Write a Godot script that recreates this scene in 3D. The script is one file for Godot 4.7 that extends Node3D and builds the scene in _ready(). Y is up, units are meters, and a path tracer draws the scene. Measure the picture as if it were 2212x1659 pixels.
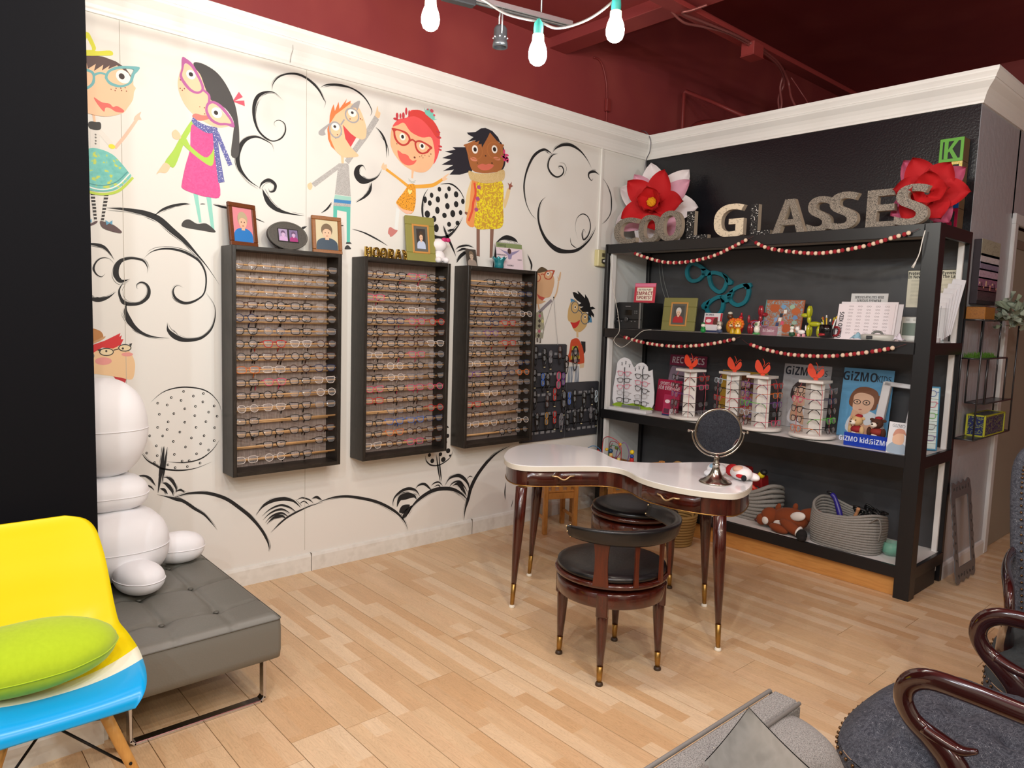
extends Node3D
# An optical shop corner: painted mural wall, display cases of eyeglasses, a shelving unit and a kidney desk. y up, metres.
# The mural wall is the plane x = 0, the black shelf wall the plane z = 0; the room lies at x > 0, z > 0.

var mats := {}
var rng := RandomNumberGenerator.new()
var taken := {}

# ---------- naming and tagging
func numbered(n: String) -> String:
	taken[n] = taken.get(n, -1) + 1
	return n if taken[n] == 0 else "%s_%03d" % [n, taken[n]]

func thing(called: String, label: String, category: String, at := Vector3.ZERO, turn := 0.0, group := "") -> Node3D:
	var o := Node3D.new()
	o.name = numbered(called)
	add_child(o)
	o.position = at
	o.rotation.y = turn
	return tag(o, label, category, group)

func tag(o, label: String, category: String, group := "", kind := ""):
	if label: o.set_meta("label", label)
	if category: o.set_meta("category", category)
	if group: o.set_meta("group", group)
	if kind: o.set_meta("kind", kind)
	return o

func obj(called: String, mesh, material: Material, parent: Node = self, at := Vector3.ZERO) -> MeshInstance3D:
	var o := MeshInstance3D.new()
	o.mesh = done(mesh) if mesh is SurfaceTool else mesh
	o.material_override = material
	o.name = numbered(called) if parent == self else called
	parent.add_child(o, true)
	o.position = at
	return o

func struct(called: String, mesh, material: Material, parent: Node = self) -> MeshInstance3D:
	var o := obj(called, mesh, material, parent)
	if parent == self: o.set_meta("kind", "structure")
	return o

func dup(o: Node3D, label := "", group := "") -> Node3D:
	var c: Node3D = o.duplicate()
	var base := String(o.name)
	var us := base.rfind("_")
	if us > 0 and base.substr(us + 1).is_valid_int(): base = base.substr(0, us)
	c.name = numbered(base)
	add_child(c)
	if label: c.set_meta("label", label)
	if group: c.set_meta("group", group)
	return c

# ---------- materials
func mt(hex: String, rough := 0.6, metal := 0.0, extra := {}) -> StandardMaterial3D:
	var key := "%s %s %s %s" % [hex, rough, metal, extra]
	if mats.has(key): return mats[key]
	var m := StandardMaterial3D.new()
	m.albedo_color = Color(hex)
	m.roughness = rough
	m.metallic = metal
	m.cull_mode = BaseMaterial3D.CULL_DISABLED
	for k in extra: m.set(k, extra[k])
	mats[key] = m
	return m

func noise_tex(freq: float, cols: Array, size := 256, octaves := 4, kind := FastNoiseLite.TYPE_SIMPLEX_SMOOTH, sd := 1, normal := 0.0) -> NoiseTexture2D:
	var key := "noise %s %s %s %s %s %s %s" % [freq, cols, size, octaves, kind, sd, normal]
	if mats.has(key): return mats[key]
	var n := FastNoiseLite.new()
	n.noise_type = kind
	n.frequency = freq
	n.fractal_octaves = octaves
	n.seed = sd
	var t := NoiseTexture2D.new()
	t.width = size
	t.height = size
	t.seamless = true
	t.noise = n
	if normal > 0.0:
		t.as_normal_map = true
		t.bump_strength = normal
	elif cols.size() > 1:
		var g := Gradient.new()
		var off := PackedFloat32Array()
		var cs := PackedColorArray()
		for i in cols.size():
			var e = cols[i]
			if e is Array:
				off.append(e[0])
				cs.append(Color(e[1]))
			else:
				off.append(float(i) / (cols.size() - 1))
				cs.append(Color(e))
		g.offsets = off
		g.colors = cs
		t.color_ramp = g
	mats[key] = t
	return t

# a material whose colour is a noise pattern laid on in three planes; scale = repeats per metre along x, y, z
func pat(cols: Array, freq: float, scale, rough := 0.7, metal := 0.0, octaves := 4, extra := {}, kind := FastNoiseLite.TYPE_SIMPLEX_SMOOTH, sd := 1, size := 256) -> StandardMaterial3D:
	var key := "pat %s %s %s %s %s %s %s" % [cols, freq, scale, rough, metal, extra, sd]
	if mats.has(key): return mats[key]
	var m := StandardMaterial3D.new()
	m.albedo_texture = noise_tex(freq, cols, size, octaves, kind, sd)
	m.roughness = rough
	m.metallic = metal
	m.uv1_triplanar = true
	m.cull_mode = BaseMaterial3D.CULL_DISABLED
	m.uv1_scale = scale if scale is Vector3 else Vector3.ONE * scale
	for k in extra: m.set(k, extra[k])
	mats[key] = m
	return m

# ---------- shapes; each adds triangles to a SurfaceTool, clockwise seen from outside
func st(smooth := true) -> SurfaceTool:
	var s := SurfaceTool.new()
	s.begin(Mesh.PRIMITIVE_TRIANGLES)
	s.set_smooth_group(0 if smooth else -1)
	return s

func done(s: SurfaceTool) -> ArrayMesh:
	s.generate_normals()
	return s.commit()

func tri(s: SurfaceTool, a: Vector3, b: Vector3, c: Vector3) -> void:
	s.add_vertex(a)
	s.add_vertex(b)
	s.add_vertex(c)

func quad(s: SurfaceTool, a: Vector3, b: Vector3, c: Vector3, d: Vector3) -> void:
	tri(s, a, b, c)
	tri(s, a, c, d)

func box(s: SurfaceTool, c: Vector3, size: Vector3, bevel := 0.0, rot := Basis.IDENTITY) -> SurfaceTool:
	s.set_smooth_group(-1)
	var h := size / 2
	var b := minf(bevel, minf(h.x, minf(h.y, h.z)) * 0.9)
	var ax := [Vector3.RIGHT, Vector3.UP, Vector3.BACK]
	var hs := [h.x, h.y, h.z]
	var P := func(v: Vector3) -> Vector3: return c + rot * v
	for i in 3:
		var j := (i + 1) % 3
		var k := (i + 2) % 3
		for sg in [1.0, -1.0]:
			var n: Vector3 = ax[i] * hs[i] * sg
			var u: Vector3 = ax[j] * (hs[j] - b)
			var v: Vector3 = ax[k] * (hs[k] - b)
			if sg > 0: quad(s, P.call(n - u - v), P.call(n - u + v), P.call(n + u + v), P.call(n + u - v))
			else: quad(s, P.call(n - u - v), P.call(n + u - v), P.call(n + u + v), P.call(n - u + v))
	if b > 0:
		for i in 3:
			var j := (i + 1) % 3
			var k := (i + 2) % 3
			for sj in [1.0, -1.0]:
				for sk in [1.0, -1.0]:
					var e: Vector3 = ax[i] * (hs[i] - b)
					var p1: Vector3 = ax[j] * hs[j] * sj + ax[k] * (hs[k] - b) * sk
					var p2: Vector3 = ax[j] * (hs[j] - b) * sj + ax[k] * hs[k] * sk
					if sj * sk > 0: quad(s, P.call(p1 - e), P.call(p2 - e), P.call(p2 + e), P.call(p1 + e))
					else: quad(s, P.call(p1 + e), P.call(p2 + e), P.call(p2 - e), P.call(p1 - e))
		for sx in [1.0, -1.0]:
			for sy in [1.0, -1.0]:
				for sz in [1.0, -1.0]:
					var a := Vector3(h.x * sx, (h.y - b) * sy, (h.z - b) * sz)
					var bb := Vector3((h.x - b) * sx, h.y * sy, (h.z - b) * sz)
					var cc := Vector3((h.x - b) * sx, (h.y - b) * sy, h.z * sz)
					if sx * sy * sz > 0: tri(s, P.call(a), P.call(cc), P.call(bb))
					else: tri(s, P.call(a), P.call(bb), P.call(cc))
	return s

# grid of points rows x cols; wrap joins last column to first
func skin(s: SurfaceTool, g: Array, wrap := false) -> void:
	var n: int = g[0].size()
	for i in g.size() - 1:
		for j in (n if wrap else n - 1):
			var k := (j + 1) % n
			quad(s, g[i][j], g[i + 1][j], g[i + 1][k], g[i][k])

# a tube along points; r is a number or one radius per point; flat = squash of the second axis
func tube(s: SurfaceTool, pts: Array, r, sides := 8, closed := false, caps := true, flat := 1.0, up := Vector3.UP) -> SurfaceTool:
	s.set_smooth_group(0)
	var n := pts.size()
	var rings := []
	var prev := Vector3.ZERO
	for i in n:
		var t: Vector3
		if closed: t = (pts[(i + 1) % n] - pts[(i - 1 + n) % n]).normalized()
		else: t = (pts[mini(i + 1, n - 1)] - pts[maxi(i - 1, 0)]).normalized()
		var a: Vector3
		if i == 0:
			a = up.cross(t)
			if a.length() < 0.05: a = Vector3.RIGHT.cross(t)
			if a.length() < 0.05: a = Vector3.BACK.cross(t)
		else: a = prev - t * prev.dot(t)
		a = a.normalized()
		prev = a
		var b := t.cross(a)
		var rr: float = r[i] if r is Array else r
		var ring := []
		for j in sides:
			var an := TAU * j / sides
			ring.append(pts[i] + a * cos(an) * rr + b * sin(an) * rr * flat)
		rings.append(ring)
	if closed: rings.append(rings[0])
	skin(s, rings, true)
	if caps and not closed:
		for e in [0, n - 1]:
			var ring: Array = rings[e]
			for j in range(1, sides - 1):
				if e == 0: tri(s, ring[0], ring[j], ring[j + 1])
				else: tri(s, ring[0], ring[j + 1], ring[j])
	return s

# turned about y: profile of Vector2(radius, height) from bottom to top
func lathe(s: SurfaceTool, prof: Array, segs := 24, at := Vector3.ZERO, rot := Basis.IDENTITY, sq := Vector2.ONE) -> SurfaceTool:
	s.set_smooth_group(0)
	var rows := []
	for p in prof:
		var ring := []
		for j in segs:
			var a := TAU * j / segs
			ring.append(at + rot * Vector3(cos(a) * p.x * sq.x, p.y, sin(a) * p.x * sq.y))
		rows.append(ring)
	rows.reverse()
	skin(s, rows, true)
	return s

func ball(s: SurfaceTool, at: Vector3, r, segs := 16, rot := Basis.IDENTITY, pw := 1.0) -> SurfaceTool:
	s.set_smooth_group(0)
	var rv: Vector3 = r if r is Vector3 else Vector3.ONE * r
	var rows := []
	var nr := maxi(4, segs / 2)
	for i in nr + 1:
		var th := PI * i / nr
		var ring := []
		for j in segs:
			var a := -TAU * j / segs
			var d := Vector3(sin(th) * cos(a), cos(th), sin(th) * sin(a))
			if pw != 1.0: d = Vector3(signf(d.x) * pow(absf(d.x), pw), signf(d.y) * pow(absf(d.y), pw), signf(d.z) * pow(absf(d.z), pw))
			ring.append(at + rot * (d * rv))
		rows.append(ring)
	rows.reverse()
	skin(s, rows, true)
	return s

# polygon in 2D (x right, y up) pushed out to depth along +z of xf; holes = Array of polygons
func slab(s: SurfaceTool, poly: PackedVector2Array, depth: float, xf := Transform3D.IDENTITY, smooth := false, back := true) -> SurfaceTool:
	s.set_smooth_group(-1)
	if Geometry2D.is_polygon_clockwise(poly): poly.reverse()
	var idx := Geometry2D.triangulate_polygon(poly)
	for i in range(0, idx.size(), 3):
		var a := poly[idx[i]]
		var b := poly[idx[i + 1]]
		var c := poly[idx[i + 2]]
		if (b - a).cross(c - a) > 0:
			var q := b
			b = c
			c = q
		tri(s, xf * Vector3(a.x, a.y, depth), xf * Vector3(b.x, b.y, depth), xf * Vector3(c.x, c.y, depth))
		if back and depth != 0.0: tri(s, xf * Vector3(a.x, a.y, 0), xf * Vector3(c.x, c.y, 0), xf * Vector3(b.x, b.y, 0))
	if depth != 0.0:
		wall_round(s, poly, 0.0, depth, xf, smooth)
	return s

func wall_round(s: SurfaceTool, poly: PackedVector2Array, d0: float, d1: float, xf: Transform3D, smooth := false) -> void:
	if smooth: s.set_smooth_group(1)
	else: s.set_smooth_group(-1)
	for i in poly.size():
		var a := poly[i]
		var b := poly[(i + 1) % poly.size()]
		quad(s, xf * Vector3(a.x, a.y, d1), xf * Vector3(b.x, b.y, d1), xf * Vector3(b.x, b.y, d0), xf * Vector3(a.x, a.y, d0))

# ring between two outlines with the same number of points
func band(s: SurfaceTool, outer: PackedVector2Array, inner: PackedVector2Array, depth: float, xf := Transform3D.IDENTITY) -> SurfaceTool:
	s.set_smooth_group(-1)
	var n := outer.size()
	for i in n:
		var j := (i + 1) % n
		for z in [depth, 0.0]:
			quad(s, xf * Vector3(outer[i].x, outer[i].y, z), xf * Vector3(inner[i].x, inner[i].y, z), xf * Vector3(inner[j].x, inner[j].y, z), xf * Vector3(outer[j].x, outer[j].y, z))
	wall_round(s, outer, 0.0, depth, xf, true)
	wall_round(s, inner, 0.0, depth, xf, true)
	return s

func pts2(text: String, k := 1.0) -> PackedVector2Array:
	var out := PackedVector2Array()
	for w in text.split(" ", false):
		var p := w.split(",")
		out.append(Vector2(float(p[0]), float(p[1])) * k)
	return out

func curve2(p: PackedVector2Array, n := 4, closed := true) -> PackedVector2Array:
	var out := PackedVector2Array()
	var m := p.size()
	for i in (m if closed else m - 1):
		var a := p[(i - 1 + m) % m] if closed else p[maxi(i - 1, 0)]
		var b := p[i]
		var c := p[(i + 1) % m]
		var d := p[(i + 2) % m] if closed else p[mini(i + 2, m - 1)]
		for k in n: out.append(b.cubic_interpolate(c, a, d, float(k) / n))
	if not closed: out.append(p[m - 1])
	return out

func curve3(p: Array, n := 4, closed := false) -> Array:
	var out := []
	var m := p.size()
	for i in (m if closed else m - 1):
		var a: Vector3 = p[(i - 1 + m) % m] if closed else p[maxi(i - 1, 0)]
		var b: Vector3 = p[i]
		var c: Vector3 = p[(i + 1) % m]
		var d: Vector3 = p[(i + 2) % m] if closed else p[mini(i + 2, m - 1)]
		for k in n: out.append(b.cubic_interpolate(c, a, d, float(k) / n))
	if not closed: out.append(p[m - 1])
	return out

func ring2(rx: float, ry: float, n := 24, c := Vector2.ZERO, pw := 1.0) -> PackedVector2Array:
	var out := PackedVector2Array()
	for i in n:
		var a := TAU * i / n
		out.append(c + Vector2(signf(cos(a)) * pow(absf(cos(a)), pw) * rx, signf(sin(a)) * pow(absf(sin(a)), pw) * ry))
	return out

func rrect(w: float, h: float, r: float, n := 4) -> PackedVector2Array:
	var out := PackedVector2Array()
	for q in 4:
		var c := Vector2((w / 2 - r) * [1, -1, -1, 1][q], (h / 2 - r) * [1, 1, -1, -1][q])
		for i in n + 1:
			var a := PI / 2 * (q + float(i) / n)
			out.append(c + Vector2(cos(a), sin(a)) * r)
	return out

func rot_y(d: float) -> Basis: return Basis(Vector3.UP, deg_to_rad(d))

# lettering: flat, standing in the xy plane, facing +z, centred on 0
func letters(text: String, size: float, depth := 0.0006, bold := true, family := "Droid Sans", width := 0.0) -> Mesh:
	var key := "text %s %s %s %s %s %s" % [text, size, depth, bold, family, width]
	if mats.has(key): return mats[key]
	var f := SystemFont.new()
	f.font_names = PackedStringArray([family])
	f.font_weight = 700 if bold else 400
	var t := TextMesh.new()
	t.font = f
	t.text = text
	t.font_size = 64
	t.pixel_size = size / 46.0
	t.curve_step = 3.0
	t.depth = depth
	mats[key] = t
	return t

func write(text: String, size: float, material: Material, parent: Node, at: Vector3, rot := Basis.IDENTITY, squeeze := 1.0, bold := true, depth := 0.0006, called := "lettering", family := "Droid Sans") -> MeshInstance3D:
	var o := obj(called, letters(text, size, depth, bold, family), material, parent)
	o.transform = Transform3D(rot * Basis.from_scale(Vector3(squeeze, 1, 1)), at)
	return o

# ---------- the scene
func _ready() -> void:
	rng.seed = 7
	make_camera()
	make_lights()
	make_shell()
	make_floor()
	make_mural(get_node("wall_left"))
	make_furniture()
	make_eyewear()
	make_goods()
	make_overhead()
	make_side_wall()

func make_camera() -> void:
	var c := Camera3D.new()
	c.name = "camera"
	add_child(c)
	c.fov = 56.2
	c.near = 0.02
	c.far = 60.0
	c.transform = Transform3D(Basis(Vector3(0.66476, 0.03179, -0.74638), Vector3(-0.093, 0.99484, -0.04046), Vector3(0.74125, 0.09631, 0.66429)), Vector3(3.865, 1.55, 4.885))
	c.current = true
	var e := Environment.new()
	e.background_mode = Environment.BG_COLOR
	e.background_color = Color(0.02, 0.02, 0.022)
	e.tonemap_mode = Environment.TONE_MAPPER_LINEAR
	e.tonemap_exposure = 1.0
	e.sdfgi_enabled = true
	e.ssao_enabled = true
	e.ssil_enabled = true
	var w := WorldEnvironment.new()
	w.name = "world"
	w.environment = e
	add_child(w)

const WARM := Color(1.0, 0.965, 0.885)
const COOL := Color(0.925, 0.975, 1.0)

func make_lights() -> void:
	# the string of lamps under the ceiling: three hang in view, the rest of the string and the shop's other lamps hang behind the camera
	var seen := [[Vector3(1.618, 2.613, 3.324), WARM, "warm white light bulb left of the track spotlight"],
		[Vector3(1.888, 2.5, 3.04), COOL, "cool white light bulb hanging lowest, under the end of the metal track"],
		[Vector3(2.066, 2.593, 2.827), WARM, "warm white light bulb hanging rightmost, in front of the red beam"]]
	for b in seen: bulb(b[0], b[1], b[2], 0.5)
	var hidden := [Vector3(1.25, 2.75, 3.9), Vector3(2.7, 2.75, 4.9), Vector3(3.4, 2.75, 3.4), Vector3(4.3, 2.75, 2.4), Vector3(4.7, 2.75, 4.2), Vector3(3.6, 2.75, 5.8), Vector3(5.6, 2.75, 5.4), Vector3(2.2, 2.75, 6.2), Vector3(5.6, 2.75, 3.2), Vector3(3.0, 2.75, 4.2), Vector3(4.0, 2.75, 5.0), Vector3(4.6, 2.75, 6.4)]
	for i in hidden.size():
		bulb(hidden[i], WARM if i % 2 == 0 else COOL, ["warm white", "cool white"][i % 2] + " light bulb outside the picture, " + ["behind the black partition", "straight above the camera's left", "over the grey sofa", "above the patterned armchairs", "right of the sofa", "behind the camera", "far behind the camera at the right", "far behind the camera at the left", "at the far right of the shop", "left of the sofa", "just above the camera", "at the back of the shop"][i], 0.4 if i == 0 else 1.15)

func bulb(at: Vector3, c: Color, label: String, power: float) -> void:
	var t := thing("light_bulb", label, "light bulb", at, 0.0, "bulbs on the string of lights")
	t.scale = Vector3.ONE * 1.12
	var s := st()
	lathe(s, [Vector2(0.0001, -0.045), Vector2(0.014, -0.043), Vector2(0.024, -0.035), Vector2(0.0295, -0.02), Vector2(0.03, -0.006), Vector2(0.027, 0.01), Vector2(0.021, 0.026)], 20)
	var g := mt("ffffff", 0.4, 0.0, {"emission_enabled": true, "emission": c, "emission_energy_multiplier": 14.0})
	obj("globe", s, g, t)
	s = st()
	lathe(s, [Vector2(0.021, 0.026), Vector2(0.0195, 0.03), Vector2(0.0185, 0.05), Vector2(0.0001, 0.052)], 20)
	obj("collar", s, mt("f3efe2", 0.5, 0.0, {"emission_enabled": true, "emission": Color(0.9, 0.85, 0.7), "emission_energy_multiplier": 0.7}), t)
	s = st()
	lathe(s, [Vector2(0.0155, 0.048), Vector2(0.016, 0.07), Vector2(0.0145, 0.085), Vector2(0.009, 0.093), Vector2(0.004, 0.1), Vector2(0.0001, 0.101)], 16)
	obj("socket", s, mt("2f8f86", 0.45), t)
	var l := OmniLight3D.new()
	l.name = "light"
	l.light_color = c
	l.light_energy = power
	l.omni_range = 20.0
	l.omni_attenuation = 2.0
	l.light_size = 0.03
	l.shadow_enabled = true
	t.add_child(l, true)

func make_shell() -> void:
	var white := mt("e4e2dd", 0.7)
	var s: SurfaceTool
	# mural wall: a partition 3.03 m high, its plane at x = 0
	s = box(st(false), Vector3(-0.06, 1.515, 4.0), Vector3(0.12, 3.03, 8.2))
	var mw := struct("wall_left", s, white)
	tag(mw, "white mural wall painted with clouds and hills behind the display cases", "")
	# the hairline joint between two wallboards
	for z in [3.02, 3.955]:
		s = box(st(false), Vector3(0.0003, 1.5, z), Vector3(0.0012, 2.74, 0.0022))
		obj("joint", s, mt("b3aea4", 0.9), mw)
	# black shelf wall
	var gloss := mt("101117", 0.3, 0.0, {"normal_enabled": true, "normal_texture": noise_tex(0.05, [], 512, 3, FastNoiseLite.TYPE_SIMPLEX_SMOOTH, 4, 4.0), "normal_scale": 0.16, "uv1_triplanar": true, "uv1_scale": Vector3(2.2, 2.2, 2.2)})
	s = box(st(false), Vector3(1.156, 1.515, -0.06), Vector3(2.312, 3.03, 0.12))
	box(s, Vector3(2.37, 1.515, -0.002), Vector3(0.116, 3.03, 0.004))
	tag(struct("wall_back", s, gloss), "glossy black wall behind the shelving unit and letters", "")
	# grey wall running away at the right end of the black wall
	var grey := mt("a3a4ab", 0.3, 0.0, {"normal_enabled": true, "normal_texture": noise_tex(0.02, [], 512, 3, FastNoiseLite.TYPE_SIMPLEX_SMOOTH, 9, 4.0), "normal_scale": 0.25, "uv1_triplanar": true, "uv1_scale": Vector3(1.2, 1.2, 1.2)})
	s = box(st(false), Vector3(2.371, 1.515, -0.4175), Vector3(0.118, 3.03, 0.825))
	box(s, Vector3(2.371, 2.66, -2.0), Vector3(0.118, 0.74, 2.4))
	box(s, Vector3(2.371, 1.515, -3.4), Vector3(0.118, 3.03, 1.4))
	tag(struct("wall_right", s, grey), "glossy grey side wall with a canvas and wire shelf on it", "")
	# door in that wall
	s = box(st(false), Vector3(2.39, 1.12, -1.75), Vector3(0.05, 2.24, 1.7), 0.004)
	var door := struct("door_1", s, mt("8f887c", 0.55))
	tag(door, "plain beige grey door behind the wire wall shelf", "")
	s = box(st(false), Vector3(2.418, 2.14, -1.75), Vector3(0.012, 0.06, 1.7), 0.003)
	obj("kick_rail", s, mt("6f655a", 0.5), door)
	s = box(st(false), Vector3(2.437, 1.13, -0.86), Vector3(0.03, 2.26, 0.075), 0.006)
	box(s, Vector3(2.437, 2.29, -1.75), Vector3(0.03, 0.075, 1.86), 0.006)
	tag(struct("trim_1", s, mt("c9c9cb", 0.4)), "pale door casing at the end of the grey wall", "")
	# stub partition at the far left, black, with its white baseboard
	s = box(st(false), Vector3(0.5655, 1.515, 5.4), Vector3(1.131, 3.03, 2.15))
	tag(struct("wall_front", s, mt("07070b", 0.75, 0.0, {"metallic_specular": 0.25})), "black partition filling the left edge behind the yellow chair", "")
	s = st(false)
	base_run(s, Vector3(1.131, 0, 6.4), Vector3(1.131, 0, 4.325), 0.1)
	base_run(s, Vector3(1.131, 0, 4.325), Vector3(0.0, 0, 4.325), 0.1)
	tag(struct("baseboard_front", s, mt("dcd8cf", 0.45)), "white baseboard along the foot of the black partition", "")
	# baseboards
	s = st(false)
	base_run(s, Vector3(0, 0, 4.325), Vector3(0, 0, 0), 0.105)
	var bb := struct("baseboard_left", s, pat(["d9d7d0", "e4e2dc", "cfccc4"], 0.02, 1.5, 0.4))
	tag(bb, "scuffed white baseboard under the mural wall", "")
	for z in [1.77, 2.985]:
		s = box(st(false), Vector3(0.0085, 0.053, z), Vector3(0.0185, 0.108, 0.004))
		obj("joint", s, mt("6f6a60", 0.9), bb)
	s = st(false)
	base_run(s, Vector3(2.43, 0, 0.0), Vector3(2.43, 0, -0.82), 0.1)
	tag(struct("baseboard_right", s, mt("d6d6d6", 0.4)), "white baseboard under the grey wall", "")
	# crown mouldings
	var crown := mt("efedea", 0.35)
	s = st(true)
	crown_run(s, Vector3(0, 2.87, 7.5), Vector3(0, 2.87, 0), 0.0, 1.0)
	var cl := struct("trim_2", s, crown)
	tag(cl, "white crown moulding along the top of the mural wall", "")
	s = st(false)
	tube(s, [Vector3(0.021, 2.868, 3.125), Vector3(0.036, 2.9, 3.127), Vector3(0.046, 2.93, 3.121), Vector3(0.062, 2.955, 3.13), Vector3(0.083, 2.985, 3.125), Vector3(0.1, 3.03, 3.122)], 0.0012, 5)
	obj("joint", s, mt("8d8a84", 0.9), cl)
	s = st(true)
	crown_run(s, Vector3(0, 2.87, 0), Vector3(2.43, 2.87, 0), 1.0, -1.0)
	tag(struct("trim_3", s, crown), "white crown moulding above the black shelf wall", "")
	s = st(true)
	crown_run(s, Vector3(2.43, 2.87, 0), Vector3(2.43, 2.87, -4.0), -1.0, 0.0)
	tag(struct("trim_4", s, crown), "white crown moulding turning along the grey wall", "")
	# dark red upper walls and ceiling
	var red := pat(["9a423e", "923b3c", "a04844"], 0.008, 0.4, 0.55)
	s = box(st(false), Vector3(-0.28, 2.2, 2.2), Vector3(0.18, 4.4, 12.4))
	tag(struct("wall_upper", s, red), "dark red upper wall rising behind the mural partition", "")
	s = box(st(false), Vector3(3.6, 3.68, 4.8), Vector3(7.8, 0.12, 8.0))
	tag(struct("ceiling", s, red), "dark red painted ceiling over the shop", "")
	s = box(st(false), Vector3(3.6, 3.9, 0.895), Vector3(7.8, 0.7, 0.19), 0.004)
	tag(struct("beam", s, red), "dark red soffit beam crossing the ceiling", "")
	s = box(st(false), Vector3(3.6, 4.36, -1.7), Vector3(7.8, 0.12, 5.2))
	tag(struct("ceiling_far", s, red), "dark red recessed ceiling beyond the soffit beam", "")
	s = box(st(false), Vector3(3.6, 2.2, -4.06), Vector3(7.8, 4.4, 0.12))
	tag(struct("wall_far", s, red), "dark red far wall above the black wall", "")
	# the rest of the shop, behind and beside the camera
	var cream := mt("cfc8bb", 0.8)
	s = box(st(false), Vector3(7.3, 2.2, 2.2), Vector3(0.12, 4.4, 12.4))
	tag(struct("wall_side", s, cream), "plain cream wall on the far side of the shop", "")
	s = box(st(false), Vector3(3.6, 2.2, 8.3), Vector3(7.8, 4.4, 0.12))
	tag(struct("wall_rear", s, cream), "plain cream wall behind the camera", "")

func base_run(s: SurfaceTool, a: Vector3, b: Vector3, h: float) -> void:
	# a baseboard whose room side lies to the left when walking from a to b
	var d := (b - a).normalized()
	var n := Vector3.UP.cross(d)
	n = -n if n.dot(Vector3(3, 0, 3) - (a + b) / 2) < 0 else n
	var pr := [Vector2(0, 0), Vector2(0.017, 0), Vector2(0.017, h - 0.018), Vector2(0.011, h - 0.004), Vector2(0.006, h), Vector2(0, h)]
	for i in pr.size() - 1:
		var p: Vector3 = n * pr[i].x + Vector3.UP * pr[i].y
		var q: Vector3 = n * pr[i + 1].x + Vector3.UP * pr[i + 1].y
		quad(s, a + p, a + q, b + q, b + p)
	for e in [a, b]:
		for i in range(1, pr.size() - 1): tri(s, e + n * pr[0].x, e + n * pr[i].x + Vector3.UP * pr[i].y, e + n * pr[i + 1].x + Vector3.UP * pr[i + 1].y)

func crown_run(s: SurfaceTool, a: Vector3, b: Vector3, ma: float, mb: float) -> void:
	# mitred ends: m = +1 keeps the foot and shortens the crest (inner corner), -1 lengthens it (outer corner)
	var d := (b - a).normalized()
	var n := Vector3.UP.cross(d)
	n = -n if d.z < 0 and n.x < 0 or d.x > 0 and n.z < 0 else n
	var pr := [Vector2(0.0, -0.012), Vector2(0.012, -0.012), Vector2(0.014, 0.0), Vector2(0.018, 0.008), Vector2(0.022, 0.022), Vector2(0.03, 0.042), Vector2(0.044, 0.064), Vector2(0.062, 0.082), Vector2(0.074, 0.094), Vector2(0.078, 0.104), Vector2(0.082, 0.104), Vector2(0.083, 0.112), Vector2(0.09, 0.126), Vector2(0.098, 0.138), Vector2(0.1, 0.145), Vector2(0.1, 0.16), Vector2(-0.1, 0.16)]
	s.set_smooth_group(-1)
	for i in pr.size() - 1:
		var o := []
		for k in [i, i + 1]:
			o.append(a + n * pr[k].x + Vector3.UP * pr[k].y + d * (pr[k].x * ma))
			o.append(b + n * pr[k].x + Vector3.UP * pr[k].y - d * (pr[k].x * mb))
		quad(s, o[0], o[2], o[3], o[1])

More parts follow.
